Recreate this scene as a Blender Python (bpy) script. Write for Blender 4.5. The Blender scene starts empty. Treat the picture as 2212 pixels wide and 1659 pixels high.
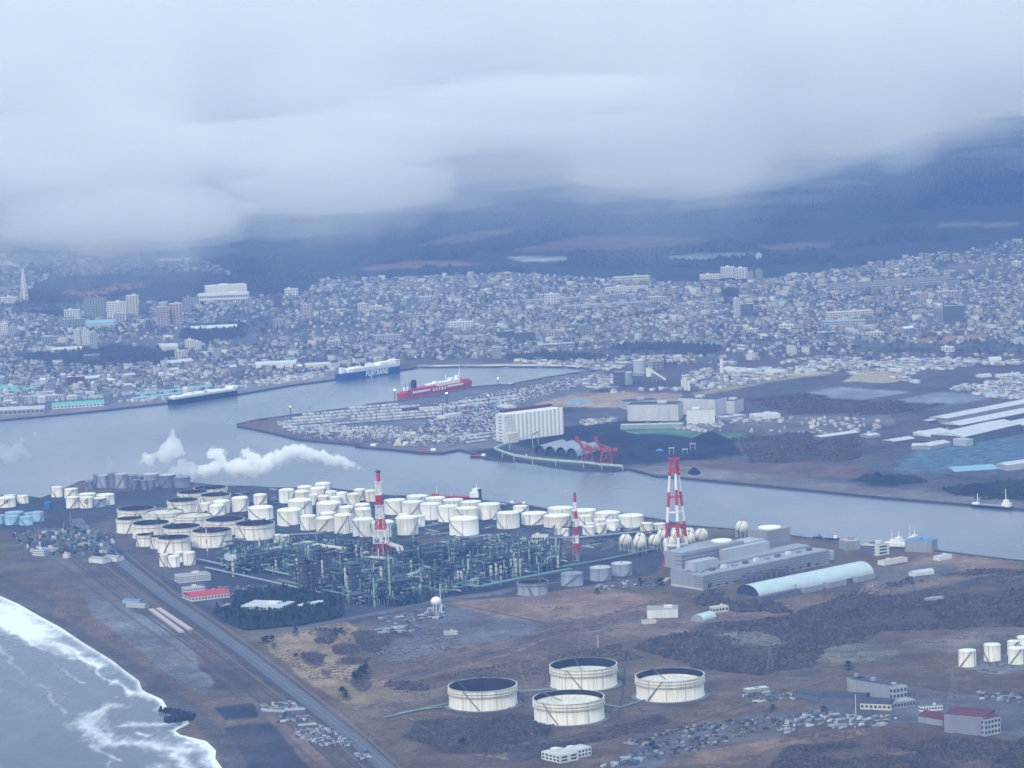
import bpy, math, random
import numpy as np
from mathutils import Matrix, Vector
random.seed(7); rng = np.random.default_rng(7)
S = bpy.context.scene; COL = S.collection

# ------------------------------------------------------------------ camera
CAMH, FPX, CX, CY = 813.0, 6983.0, 1106.0, 829.5
PITCH, ROLL = 6.48, 2.3
RM = Matrix.Rotation(math.radians(90-PITCH), 4, 'X') @ Matrix.Rotation(math.radians(-ROLL), 4, 'Z')
cd = bpy.data.cameras.new('camera'); cam = bpy.data.objects.new('camera', cd); COL.objects.link(cam)
cam.matrix_world = Matrix.Translation((0, 0, CAMH)) @ RM
cd.sensor_width = 36; cd.lens = FPX/2212*36; cd.clip_start = 1; cd.clip_end = 90000
S.camera = cam

# ------------------------------------------------------------------ light
SUN_EL, SUN_AZ = 38, 205      # azimuth the light comes from, degrees clockwise from +Y
w = bpy.data.worlds.new('World'); S.world = w; w.use_nodes = True
nt = w.node_tree; N = nt.nodes; L = nt.links; N.clear()
out = N.new('ShaderNodeOutputWorld'); bg = N.new('ShaderNodeBackground'); bg2 = N.new('ShaderNodeBackground')
sky = N.new('ShaderNodeTexSky'); sky.sky_type = 'NISHITA'; sky.sun_disc = False
sky.sun_elevation = math.radians(SUN_EL); sky.sun_rotation = math.radians(SUN_AZ)
sky.air_density = 1.0; sky.dust_density = 1.0; sky.ozone_density = 2.0
bg.inputs['Strength'].default_value = 0.10
L.new(sky.outputs[0], bg.inputs['Color'])
tc = N.new('ShaderNodeTexCoord')
mp = N.new('ShaderNodeMapping'); mp.inputs['Scale'].default_value = (1, 1, 2.4)
n1 = N.new('ShaderNodeTexNoise'); n1.inputs['Scale'].default_value = 7.0; n1.inputs['Detail'].default_value = 5; n1.inputs['Roughness'].default_value = .45
n1.inputs['Distortion'].default_value = .6
L.new(tc.outputs['Generated'], mp.inputs[0]); L.new(mp.outputs[0], n1.inputs[0])
cr = N.new('ShaderNodeValToRGB'); cr.color_ramp.elements[0].position = .33; cr.color_ramp.elements[1].position = .68
cr.color_ramp.elements[0].color = (.39, .560, .785, 1); cr.color_ramp.elements[1].color = (.57, .732, .945, 1)
L.new(n1.outputs[0], cr.inputs[0]); L.new(cr.outputs[0], bg2.inputs['Color']); 
sx = N.new('ShaderNodeSeparateXYZ'); L.new(tc.outputs['Generated'], sx.inputs[0])      # overcast sky: zenith three times as bright as the horizon
g1 = N.new('ShaderNodeMapRange'); g1.inputs[1].default_value = 0; g1.inputs[2].default_value = 1; g1.inputs[3].default_value = .62; g1.inputs[4].default_value = 1.4
L.new(sx.outputs[2], g1.inputs[0]); L.new(g1.outputs[0], bg2.inputs['Strength'])
mx = N.new('ShaderNodeMixShader'); mx.inputs[0].default_value = .82
L.new(bg.outputs[0], mx.inputs[1]); L.new(bg2.outputs[0], mx.inputs[2]); L.new(mx.outputs[0], out.inputs['Surface'])
sd = bpy.data.lights.new('sun', 'SUN'); so = bpy.data.objects.new('sun', sd); COL.objects.link(so)
sd.energy = 1.15; sd.angle = math.radians(14); sd.color = (1, .97, .94)
a = math.radians(SUN_AZ); e = math.radians(SUN_EL)
sdir = Vector((math.sin(a)*math.cos(e), math.cos(a)*math.cos(e), math.sin(e)))
so.rotation_euler = (-sdir).to_track_quat('-Z', 'Y').to_euler()
S.view_settings.view_transform = 'Standard'; S.view_settings.look = 'None'
S.view_settings.exposure = 0.74; S.view_settings.gamma = 1; S.view_settings.use_curve_mapping = False
try:
    S.cycles.volume_bounces = 11; S.cycles.max_bounces = 12; S.cycles.diffuse_bounces = 2
    S.cycles.transparent_max_bounces = 16; S.cycles.use_denoising = True
    S.cycles.sample_clamp_indirect = 4
except Exception: pass

# ------------------------------------------------------------------ mapping between map points and the view
R3 = np.array(RM.to_3x3()); FWD = R3 @ np.array([0, 0, -1.0])
def fract(v): return v-np.floor(v)
def vnoise(x, y, s=1.0, seed=0):
    x = np.asarray(x, float)/s; y = np.asarray(y, float)/s
    xi = np.floor(x); yi = np.floor(y); xf = x-xi; yf = y-yi
    xf = xf*xf*(3-2*xf); yf = yf*yf*(3-2*yf)
    h = lambda a, b: fract(np.sin(a*127.1+b*311.7+seed*74.7)*43758.5453)
    return (h(xi, yi)*(1-xf)+h(xi+1, yi)*xf)*(1-yf)+(h(xi, yi+1)*(1-xf)+h(xi+1, yi+1)*xf)*yf
def fbm(x, y, s, o=4, seed=0):
    t = 0; amp = 1; tot = 0
    for k in range(o):
        t = t+amp*vnoise(x, y, s/2**k, seed+k*13); tot += amp; amp *= .5
    return t/tot
def terr(x, y):
    x = np.asarray(x, float); y = np.asarray(y, float)
    r = np.hypot(x, y); az = np.arctan2(x, y)
    t = np.clip((r-10300)/5500, 0, 1.2)
    return t**1.25*(25+190*np.clip((az+.08)/.22, 0, 1.3))+(fbm(x, y, 2600, 4, 5)-.35)*85*t
def G(x, y, z=0.0, it=True):
    d = R3 @ np.array([(x-CX)/FPX, -(y-CY)/FPX, -1.0])
    zz = z
    for k in range(8 if it else 1):
        t = (zz-CAMH)/d[2] if d[2] < -1e-4 else 60000
        p = d*t
        if not it or math.hypot(p[0], p[1]) < 10300: break
        zz = z+float(terr(p[0], p[1]))
    return Vector((p[0], p[1], zz))
def PR(x, y, z):
    q = np.stack([x, y, np.asarray(z)-CAMH], -1) @ R3
    return CX+FPX*q[..., 0]/-q[..., 2], CY-FPX*q[..., 1]/-q[..., 2]
def mpp(p):      # metres per picture unit at a ground point
    return float(np.dot(np.array([p[0], p[1], p[2]-CAMH]), FWD))/FPX
def sdep(p): return (CAMH-p[2])/math.sqrt(p[0]**2+p[1]**2+(CAMH-p[2])**2)
def Z(k, row, x, y):     # a position noted in one enlarged quarter of the photograph
    return ((k-1)*553+x/4, {'U': 493.7, 'M': 877.6, 'L': 1244.2}[row]+y/4)
def inpoly(px, py, poly):
    ins = np.zeros(px.shape, bool); n = len(poly)
    for i in range(n):
        x0, y0 = poly[i]; x1, y1 = poly[(i+1) % n]
        if y0 == y1: continue
        c = ((y0 > py) != (y1 > py)) & (px < (x1-x0)*(py-y0)/(y1-y0)+x0)
        ins ^= c
    return ins
def sdist(px, py, poly):      # signed, positive inside
    d = np.full(px.shape, 1e18); n = len(poly)
    for i in range(n):
        ax, ay = poly[i]; bx, by = poly[(i+1) % n]
        vx, vy = bx-ax, by-ay; l2 = vx*vx+vy*vy+1e-9
        t = np.clip(((px-ax)*vx+(py-ay)*vy)/l2, 0, 1)
        d = np.minimum(d, (px-ax-t*vx)**2+(py-ay-t*vy)**2)
    d = np.sqrt(d); return np.where(inpoly(px, py, poly), d, -d)

# ------------------------------------------------------------------ object helpers
def tag(o, label=None, cat=None, group=None, kind=None):
    if label: o['label'] = label
    if cat: o['category'] = cat
    if group: o['group'] = group
    if kind or cat: o['kind'] = kind or 'thing'
    return o
def empty(name, loc, rz=0, label=None, cat=None, group=None):
    o = bpy.data.objects.new(name, None); COL.objects.link(o); o.location = loc; o.rotation_euler = (0, 0, rz)
    return tag(o, label, cat, group)
class MB:
    def __init__(s): s.v = []; s.f = []; s.m = []; s.mi = 0
    def add(s, vs, fs):
        b = len(s.v); s.v += [tuple(q) for q in vs]; s.f += [tuple(b+i for i in f) for f in fs]; s.m += [s.mi]*len(fs); return s
    def box(s, c, d, rz=0.0, taper=1.0):
        x, y, z = d[0]/2, d[1]/2, d[2]; ca, sa = math.cos(rz), math.sin(rz); vs = []
        for zz, t in ((0, 1), (z, taper)):
            for sx, sy in ((-1, -1), (1, -1), (1, 1), (-1, 1)):
                a, b = sx*x*t, sy*y*t; vs.append((c[0]+a*ca-b*sa, c[1]+a*sa+b*ca, c[2]+zz))
        return s.add(vs, [(0, 3, 2, 1), (4, 5, 6, 7), (0, 1, 5, 4), (1, 2, 6, 5), (2, 3, 7, 6), (3, 0, 4, 7)])
    def prism(s, pts, z0, z1):
        n = len(pts); vs = [(p[0], p[1], z0) for p in pts]+[(p[0], p[1], z1) for p in pts]
        return s.add(vs, [tuple(range(n-1, -1, -1)), tuple(range(n, 2*n))]+[(i, (i+1) % n, n+(i+1) % n, n+i) for i in range(n)])
    def gable(s, c, d, rh, rz=0.0, ov=0.0):     # roof only, ridge along x
        x, y = d[0]/2+ov, d[1]/2+ov; ca, sa = math.cos(rz), math.sin(rz)
        P = [(-x, -y, 0), (x, -y, 0), (x, y, 0), (-x, y, 0), (-x, 0, rh), (x, 0, rh)]
        return s.add([(c[0]+a*ca-b*sa, c[1]+a*sa+b*ca, c[2]+z) for a, b, z in P], [(0, 1, 5, 4), (2, 3, 4, 5), (0, 4, 3), (1, 2, 5), (3, 2, 1, 0)])
    def tube(s, p, q, r, n=6, r2=None):
        p = Vector(p); q = Vector(q); r2 = r if r2 is None else r2; d = (q-p).normalized()
        u = d.orthogonal().normalized(); w_ = d.cross(u); vs = []
        for c, rr in ((p, r), (q, r2)):
            for i in range(n):
                a = 2*math.pi*i/n; vs.append(c+u*math.cos(a)*rr+w_*math.sin(a)*rr)
        return s.add(vs, [tuple(range(n-1, -1, -1)), tuple(range(n, 2*n))]+[(i, (i+1) % n, n+(i+1) % n, n+i) for i in range(n)])
    def lathe(s, prof, n=32, c=(0, 0, 0), a0=0.0, a1=2*math.pi):
        full = abs(a1-a0-2*math.pi) < 1e-6; m = n if full else n+1; vs = []
        for r, z in prof:
            for i in range(m):
                a = a0+(a1-a0)*i/n; vs.append((c[0]+r*math.cos(a), c[1]+r*math.sin(a), c[2]+z))
        fs = []
        for j in range(len(prof)-1):
            for i in range(n):
                k = (i+1) % m; fs.append((j*m+i, j*m+k, (j+1)*m+k, (j+1)*m+i))
        return s.add(vs, fs)
    def disc(s, r, z, n=32, c=(0, 0, 0), zc=None):
        vs = [(c[0]+r*math.cos(2*math.pi*i/n), c[1]+r*math.sin(2*math.pi*i/n), c[2]+z) for i in range(n)]+[(c[0], c[1], c[2]+(z if zc is None else zc))]
        return s.add(vs, [(i, (i+1) % n, n) for i in range(n)])
    def ball(s, c, r, n=12, m=7, sq=1.0):
        prof = [(max(r*math.sin(math.pi*j/m), r*.02), -r*sq*math.cos(math.pi*j/m)) for j in range(m+1)]
        return s.lathe(prof, n, c)
    def mesh(s, name, mats, smooth=False):
        me = bpy.data.meshes.new(name); me.from_pydata(s.v, [], s.f)
        for m in (mats if isinstance(mats, (list, tuple)) else [mats]): me.materials.append(m)
        if any(s.m): me.polygons.foreach_set('material_index', s.m)
        if smooth: me.polygons.foreach_set('use_smooth', [True]*len(s.f))
        me.update(); return me
    def build(s, name, mats, parent=None, smooth=False, loc=None, rz=None):
        o = bpy.data.objects.new(name, s.mesh(name, mats, smooth)); COL.objects.link(o)
        if parent: o.parent = parent
        if loc is not None: o.location = loc
        if rz is not None: o.rotation_euler = (0, 0, rz)
        return o
def kids(o): return list(o.children)
def copy_tree(o, loc=None, rz=None, sc=None, label=None, parent=None, top=True):
    c = o.copy(); COL.objects.link(c)
    if parent: c.parent = parent
    if top:
        if loc is not None: c.location = loc
        if rz is not None: c.rotation_euler = (0, 0, rz)
        if sc is not None: c.scale = sc if isinstance(sc, tuple) else (sc,)*3
        if label: c['label'] = label
    for ch in kids(o): copy_tree(ch, parent=c, top=False)
    return c
def ordn(n):
    W = 'first second third fourth fifth sixth seventh eighth ninth tenth eleventh twelfth thirteenth fourteenth fifteenth sixteenth seventeenth eighteenth nineteenth twentieth'.split()
    if n <= 20: return W[n-1]
    t = {2: 'twenty', 3: 'thirty', 4: 'forty', 5: 'fifty', 6: 'sixty'}[n//10]
    return (t+'-'+W[n % 10-1]) if n % 10 else t[:-1]+'ieth'

# ------------------------------------------------------------------ materials
MATS = {}
def mat(name, col, rough=.8, var=.18, sc=.05, streak=0.0, metal=0.0, spec=.3):
    if name in MATS: return MATS[name]
    m = bpy.data.materials.new(name); m.use_nodes = True; t = m.node_tree; b = t.nodes['Principled BSDF']
    b.inputs['Roughness'].default_value = rough; b.inputs['Metallic'].default_value = metal; b.inputs['Specular IOR Level'].default_value = spec
    g = t.nodes.new('ShaderNodeNewGeometry'); n = t.nodes.new('ShaderNodeTexNoise'); n.inputs['Scale'].default_value = sc; n.inputs['Detail'].default_value = 6; n.inputs['Roughness'].default_value = .65
    mpn = t.nodes.new('ShaderNodeMapping'); mpn.inputs['Scale'].default_value = (1, 1, .25 if streak else 1)
    t.links.new(g.outputs['Position'], mpn.inputs[0]); t.links.new(mpn.outputs[0], n.inputs['Vector'])
    mr = t.nodes.new('ShaderNodeMapRange'); mr.inputs[1].default_value = .3; mr.inputs[2].default_value = .7; mr.inputs[3].default_value = 1-var; mr.inputs[4].default_value = 1+var*.6
    t.links.new(n.outputs[0], mr.inputs[0])
    mix = t.nodes.new('ShaderNodeMix'); mix.data_type = 'RGBA'; mix.blend_type = 'MULTIPLY'; mix.inputs[0].default_value = 1
    mix.inputs[6].default_value = (*col, 1)
    last = mr.outputs[0]
    if streak:      # rain and rust streaks running down the plate
        n2 = t.nodes.new('ShaderNodeTexNoise'); n2.inputs['Scale'].default_value = .6; n2.inputs['Detail'].default_value = 4
        mp2 = t.nodes.new('ShaderNodeMapping'); mp2.inputs['Scale'].default_value = (1, 1, .04)
        t.links.new(g.outputs['Position'], mp2.inputs[0]); t.links.new(mp2.outputs[0], n2.inputs['Vector'])
        m2 = t.nodes.new('ShaderNodeMapRange'); m2.inputs[1].default_value = .35; m2.inputs[2].default_value = .55; m2.inputs[3].default_value = 1-streak; m2.inputs[4].default_value = 1
        t.links.new(n2.outputs[0], m2.inputs[0])
        mm = t.nodes.new('ShaderNodeMath'); mm.operation = 'MULTIPLY'; t.links.new(last, mm.inputs[0]); t.links.new(m2.outputs[0], mm.inputs[1]); last = mm.outputs[0]
    t.links.new(last, mix.inputs[7]); t.links.new(mix.outputs[2], b.inputs['Base Color'])
    MATS[name] = m; return m
def attrmat(name, rough=.85, var=.2, sc=.08, ground=False):
    m = bpy.data.materials.new(name); m.use_nodes = True; t = m.node_tree; b = t.nodes['Principled BSDF']
    b.inputs['Roughness'].default_value = rough; b.inputs['Specular IOR Level'].default_value = .15
    at = t.nodes.new('ShaderNodeAttribute'); at.attribute_name = 'col'; g = t.nodes.new('ShaderNodeNewGeometry'); last = None
    for k, (s_, v_) in enumerate(((sc, var),)+(((.012, .30), (.30, .42), (.0025, .15)) if ground else ())):
        n = t.nodes.new('ShaderNodeTexNoise'); n.inputs['Scale'].default_value = s_; n.inputs['Detail'].default_value = 5; n.inputs['Roughness'].default_value = .7
        t.links.new(g.outputs['Position'], n.inputs['Vector'])
        mr = t.nodes.new('ShaderNodeMapRange'); mr.inputs[1].default_value = .32; mr.inputs[2].default_value = .68; mr.inputs[3].default_value = 1-v_; mr.inputs[4].default_value = 1+v_
        t.links.new(n.outputs[0], mr.inputs[0])
        if last is None: last = mr.outputs[0]
        else:
            mm = t.nodes.new('ShaderNodeMath'); mm.operation = 'MULTIPLY'; t.links.new(last, mm.inputs[0]); t.links.new(mr.outputs[0], mm.inputs[1]); last = mm.outputs[0]
    mix = t.nodes.new('ShaderNodeMix'); mix.data_type = 'RGBA'; mix.blend_type = 'MULTIPLY'; mix.inputs[0].default_value = 1
    t.links.new(at.outputs['Color'], mix.inputs[6]); t.links.new(last, mix.inputs[7]); t.links.new(mix.outputs[2], b.inputs['Base Color'])
    return m
def setcol(me, cols, domain='POINT'):
    a = me.color_attributes.new('col', 'FLOAT_COLOR', domain)
    c = np.ones((len(cols), 4)); c[:, :3] = cols; a.data.foreach_set('color', c.ravel())
def lit(name, col, st):
    m = bpy.data.materials.new(name); m.use_nodes = True; b = m.node_tree.nodes['Principled BSDF']
    b.inputs['Emission Color'].default_value = (*col, 1); b.inputs['Emission Strength'].default_value = st; return m
cream = mat('cream_tank_paint', (.74, .70, .60), .55, .12, .04, .26)
whitet = mat('white_tank_paint', (.71, .68, .60), .55, .14, .04, .28)
whitet2 = mat('yellowed_tank_paint', (.66, .61, .50), .6, .14, .04, .34); whitet3 = mat('fresh_white_tank_paint', (.76, .74, .69), .5, .1, .04, .12)
roofw = mat('white_roof_paint', (.82, .79, .70), .6, .10, .08)
skyb = mat('pale_blue_paint', (.27, .42, .55), .6, .1)
greyt = mat('grey_weathered_steel', (.26, .29, .33), .7, .25, .06, .25)
dgreyt = mat('dark_grey_steel', (.14, .16, .20), .7, .25, .06, .2)
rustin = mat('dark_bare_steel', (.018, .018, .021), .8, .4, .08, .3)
rustb = mat('rusty_steel', (.16, .085, .055), .85, .35, .2)
floorr = mat('floating_roof_plate', (.62, .58, .48), .7, .18, .05)
darkm = mat('dark_steelwork', (.045, .055, .07), .7, .3, .3)
stairm = mat('grey_stair_steel', (.12, .13, .15), .7, .2)
redp = mat('red_aviation_paint', (.50, .035, .03), .6, .15, .1)
whp = mat('white_aviation_paint', (.78, .78, .78), .55, .12, .1)
greenp = mat('pale_green_steel', (.36, .48, .42), .6, .2, .1)
palep = mat('pale_grey_green_pipe', (.48, .55, .50), .6, .2, .1)
conc = mat('concrete', (.30, .30, .29), .9, .2, .08)
pconc = mat('pale_concrete', (.48, .48, .46), .9, .18, .06)
blk = mat('black_hull_paint', (.02, .028, .05), .5, .2)
wallw = mat('white_wall', (.66, .66, .64), .8, .12, .06, .1)
wallc = mat('cream_wall', (.60, .56, .46), .8, .12, .06, .1)
wallg = mat('grey_wall', (.30, .31, .33), .8, .15, .06, .12)
walld = mat('dark_grey_wall', (.13, .13, .15), .8, .2, .06)
wallb = mat('brown_wall', (.15, .085, .08), .8, .2, .06)
wallp = mat('pinkish_beige_wall', (.44, .36, .34), .8, .15, .06)
glass = mat('dark_window_glass', (.05, .065, .085), .25, .2, .2, spec=.6)
broof = mat('blue_sheet_roof', (.07, .22, .42), .6, .2, .1)
lbroof = mat('light_blue_roof', (.20, .36, .46), .6, .15, .1)
teal = mat('turquoise_roof', (.10, .38, .33), .6, .12, .1)
rroof = mat('red_roof', (.42, .05, .055), .7, .18, .1)
drroof = mat('dark_red_roof', (.11, .025, .035), .7, .2, .1)
droof = mat('dark_roof', (.045, .05, .075), .7, .3, .1)
wroof = mat('white_sheet_roof', (.46, .47, .50), .6, .14, .08)
aroof = mat('pale_aqua_sheet_roof', (.44, .53, .54), .55, .12, .05)
orange = mat('orange_crane_paint', (.32, .06, .045), .6, .2, .1)
coal = mat('coal', (.012, .012, .015), .95, .4, .15)
bark = mat('bark', (.06, .045, .035), .95, .2)
leafd = mat('dark_conifer_needles', (.022, .034, .024), .9, .5, .3)
# ------------------------------------------------------------------ shorelines
FAR = [(-260, 938), (0, 908), (190, 890), (375, 869), (520, 851), (630, 832), (737, 818), (800, 806), (878, 797), (903, 793), (1000, 792), (1106, 791.5), (1200, 792), (1256, 794), (1306, 794),
       (1290, 799), (1231, 806), (1156, 819), (1103, 829), (1028, 834), (943, 853), (873, 864), (803, 872), (766, 879), (636, 895), (553, 906), (511, 916), (513, 921),
       (553, 928), (600, 938), (645, 949), (773, 961), (780, 966), (848, 971), (908, 978), (953, 979), (993, 971), (1015, 977), (1053, 990), (1106, 995), (1173, 1003), (1246, 1014),
       (1323, 1017), (1358, 1013), (1416, 1028), (1463, 1031), (1659, 1050), (1909, 1075), (2094, 1090), (2212, 1100), (2500, 1126)]
NEAR = [(2500, 1252), (2212, 1211), (2059, 1193), (2024, 1189), (1959, 1182), (1900, 1181), (1834, 1177), (1779, 1166), (1656, 1148), (1593, 1143), (1481, 1134), (1438, 1124), (1391, 1116), (1340, 1108),
        (1260, 1102), (1181, 1099), (1148, 1092), (1106, 1088), (1040, 1080), (928, 1072), (840, 1070), (715, 1054), (577, 1053), (553, 1050), (480, 1049), (410, 1042), (240, 1032), (172, 1040), (150, 1050),
        (110, 1068), (87, 1076), (62, 1072), (0, 1070), (-260, 1084)]
HARB = FAR+NEAR
SEA = [(-260, 1160), (0, 1284), (40, 1301), (85, 1327), (130, 1351), (187, 1389), (240, 1421), (272, 1446), (300, 1466), (306, 1484), (315, 1491), (350, 1506), (361, 1524), (356, 1532), (385, 1544), (400, 1549), (410, 1558),
       (377, 1574), (390, 1583), (445, 1596), (466, 1616), (465, 1634), (483, 1659), (520, 1720), (600, 1850), (700, 2600), (-4000, 2600), (-4000, 1000)]
gw = lambda P: [tuple(G(x, y, 0, False)[:2]) for x, y in P]
HARBW, SEAW = gw(HARB), gw(SEA)

# ------------------------------------------------------------------ ground colours, noted patch by patch
def ZP(k, row, pts): return [Z(k, row, x, y) for x, y in pts]
PT = []      # (polygon, albedo, edge raggedness, opacity, edge softness)
def P_(poly, col, rag=4, op=1.0, soft=3): PT.append((poly, col, rag, op, soft))
def EL(cx, cy, rx, ry, col, rag=4, op=1.0, soft=4, tilt=0):
    P_([(cx+rx*math.cos(a), cy+ry*math.sin(a)+tilt*rx*math.cos(a)) for a in np.linspace(0, 2*math.pi, 15)[:-1]], col, rag, op, soft)
SCRUB, DRY, TAN, SAND, ASPH, GREY, PALE, CITY = (.052, .043, .040), (.112, .084, .060), (.24, .175, .105), (.075, .068, .066), (.055, .058, .066), (.10, .105, .115), (.30, .31, .33), (.085, .092, .105)
HILL = (.030, .036, .040)
# far side
P_([(-400, 930), (-400, 300), (2600, 300), (2600, 1120)], HILL, 0, 1)
P_([(-400, 940), (-400, 555), (150, 548), (430, 560), (500, 590), (430, 640), (640, 640), (700, 604), (900, 600), (1106, 592), (1300, 605), (1420, 612), (1650, 606), (1780, 592), (1900, 572), (2050, 545), (2212, 518), (2600, 470), (2600, 800), (1900, 790), (1300, 800), (1050, 850), (500, 940)], CITY, 8)
P_([(120, 600), (430, 588), (640, 612), (640, 640), (430, 655), (60, 655), (60, 620)], (.045, .045, .05), 8)
P_(ZP(1, 'U', [(530, 545), (640, 530), (760, 545), (900, 510), (1000, 480), (1230, 470), (1290, 490), (1150, 520), (1000, 550), (760, 590), (540, 590)]), (.30, .14, .085), 1.5, .75)
P_(ZP(1, 'U', [(890, 915), (1090, 908), (1090, 925), (900, 935)]), (.32, .13, .07), 1, .8)
P_([(150, 757), (250, 742), (350, 755), (385, 766), (340, 784), (200, 792), (60, 780), (20, 765)], (.028, .036, .040), 4)
P_([(780, 578), (900, 563), (1010, 566), (1040, 570), (900, 578), (800, 584)], (.20, .12, .085), 3, .8)
P_([(890, 532), (1000, 505), (1120, 493), (1100, 505), (980, 528), (900, 540)], (.13, .09, .07), 4, .7)
P_([(1090, 540), (1250, 512), (1400, 505), (1540, 515), (1500, 530), (1300, 540), (1150, 545)], (.14, .09, .07), 6, .6)
P_([(1090, 556), (1160, 553), (1225, 555), (1225, 563), (1130, 566)], (.35, .38, .36), 3, .7)
P_([(1380, 562), (1500, 549), (1620, 544), (1630, 550), (1500, 562)], (.22, .30, .28), 3, .5)
P_([(1630, 530), (1790, 522), (1800, 534), (1650, 540)], (.16, .11, .09), 4, .6)
P_([(2020, 480), (2200, 478), (2205, 488), (2030, 490)], (.25, .24, .24), 5, .5)
P_([(2040, 575), (2140, 570), (2200, 576), (2060, 582)], (.16, .10, .09), 3, .6)
P_([(1980, 730), (2110, 722), (2150, 722), (2130, 730), (2040, 742), (1990, 738)], (.30, .17, .11), 2, .8)
P_([(790, 776), (1300, 770), (1330, 790), (1256, 793), (1000, 790), (860, 794)], (.10, .085, .085), 3)
P_([(900, 789.5), (1106, 787.5), (1250, 789), (1300, 792.5), (1256, 793.6), (1106, 791), (903, 792.5)], (.62, .60, .58), .3)
P_([(1106, 786), (1300, 788), (1300, 780), (1106, 779)], (.24, .16, .12), 2, .7)
P_([(1290, 755), (1900, 742), (2300, 765), (2300, 1110), (1909, 1074), (1463, 1030), (1330, 1014), (1106, 994), (1090, 930), (1350, 860), (1300, 800)], (.075, .070, .078), 6)
P_([(1150, 850), (1300, 847), (1470, 850), (1500, 868), (1350, 880), (1220, 880), (1130, 872)], (.30, .22, .15), 4, .9)
P_([(1490, 850), (1530, 842), (1660, 805), (1790, 802), (1800, 806), (1660, 826), (1560, 846), (1500, 856)], (.30, .25, .17), 1, .9)
P_([(1820, 826), (1840, 812), (1867, 796), (1980, 800), (1975, 806), (1900, 822)], (.32, .27, .19), 1)
P_(ZP(4, 'U', [(240, 1440), (500, 1385), (640, 1372), (1230, 1412), (1000, 1450), (820, 1480)]), (.20, .215, .25), 1)
P_(ZP(4, 'U', [(1040, 1495), (1490, 1412), (2000, 1450), (1750, 1500), (1500, 1525)]), (.18, .195, .23), 1)
P_([(1600, 862), (1720, 850), (1850, 868), (2050, 872), (1900, 900), (1700, 890)], SCRUB, 5)
P_([(1580, 895), (1920, 893), (1940, 915), (1700, 940), (1590, 930)], (.13, .115, .12), 6, .8)
P_([(1600, 940), (1830, 942), (1860, 985), (1700, 1010), (1620, 1000)], SCRUB, 6)
P_([(1460, 995), (1860, 1000), (1900, 1030), (1600, 1035)], (.11, .075, .07), 6)
P_([(1330, 1017), (1460, 1003), (1640, 1025), (2212, 1085), (2300, 1108), (1909, 1074), (1463, 1030)], (.16, .145, .14), 4, .8)
P_([(1230, 985), (1106, 960), (1180, 925), (1400, 905), (1480, 930), (1590, 955), (1600, 985), (1430, 1000), (1330, 1008)], (.016, .017, .022), 5)
P_([(1340, 930), (1430, 925), (1600, 937), (1615, 948), (1560, 955), (1440, 938), (1350, 936)], (.07, .15, .09), 2)
P_([(1640, 1040), (1700, 1035), (1830, 1040)], GREY, 3)
P_([(2000, 962), (2212, 940), (2300, 940), (2300, 1000), (2212, 1010), (2120, 1030), (2060, 1020), (1960, 1018), (1930, 998)], (.085, .14, .20), 5, .7)
P_([(2030, 1060), (2100, 1050), (2212, 1045), (2212, 1080), (2120, 1075)], (.025, .03, .035), 5)
P_([(1830, 1040), (1870, 1026), (1970, 1026), (2000, 1042), (1930, 1050)], (.025, .03, .035), 4)
# port peninsula and quay
P_([(511, 917), (636, 894), (803, 871), (1028, 832), (1156, 818), (1231, 805), (1300, 798), (1345, 830), (1150, 872), (1100, 930), (1106, 960), (1015, 977), (908, 978), (640, 948), (553, 928)], (.105, .105, .118), 2)
P_([(511, 917), (553, 903), (600, 905), (640, 945), (553, 928)], (.13, .10, .095), 2)
P_([(600, 925), (760, 930), (1000, 950), (993, 970), (848, 970), (640, 949)], (.12, .095, .10), 3, .8)
P_([(0, 908), (190, 890), (375, 869), (520, 851), (737, 818), (730, 800), (500, 835), (200, 878), (0, 895), (-300, 910), (-300, 940)], (.17, .155, .165), 1.5)
# near side
NEARBASE = [(-400, 1060), (0, 1070), (553, 1050), (1106, 1087), (1481, 1133), (2212, 1210), (2700, 1250), (2700, 2700), (-400, 2700)]
P_(NEARBASE, DRY, 0)
P_([(0, 1070), (553, 1050), (1106, 1087), (1481, 1133), (1420, 1240), (1180, 1280), (740, 1350), (480, 1350), (160, 1140), (0, 1150)], (.048, .050, .062), 5)
P_([(870, 1165), (1180, 1150), (1400, 1170), (1180, 1200), (1000, 1190)], (.095, .078, .075), 4, .9)
P_([(0, 1165), (160, 1165), (430, 1350), (560, 1450), (460, 1470), (200, 1310), (0, 1180)], (.10, .083, .070), 4)
P_([(260, 1120), (400, 1125), (440, 1260), (520, 1340), (420, 1290), (180, 1135)], (.085, .072, .075), 3)
P_([(600, 1250), (700, 1245), (750, 1262), (740, 1290), (640, 1285), (560, 1270)], (.10, .09, .10), 3)
# beach
P_([(-300, 1150), (0, 1284), (130, 1351), (240, 1421), (300, 1466), (362, 1524), (420, 1560), (470, 1616), (483, 1659), (620, 1900), (720, 1900), (560, 1659), (480, 1540), (380, 1470), (300, 1400), (200, 1345), (100, 1290), (0, 1240), (-300, 1130)], SAND, 3)
P_([(105, 1318), (130, 1305), (240, 1350), (330, 1412), (420, 1480), (520, 1570), (620, 1700), (560, 1650), (430, 1530), (330, 1450), (220, 1385)], (.15, .105, .08), 6, .6, 9)
P_([(185, 1290), (270, 1305), (400, 1398), (462, 1478), (440, 1500), (380, 1470), (280, 1390), (200, 1330)], (.135, .135, .145), 3, .9)
P_([(265, 1315), (330, 1335), (395, 1380), (470, 1470), (455, 1480), (380, 1400)], (.16, .165, .175), 2, .9)
P_([(420, 1380), (470, 1370), (540, 1440), (560, 1490), (470, 1490), (425, 1430)], (.085, .062, .062), 4)
P_([(462, 1528), (545, 1519), (561, 1541), (555, 1550), (485, 1556)], (.016, .022, .032), .6)
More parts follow.
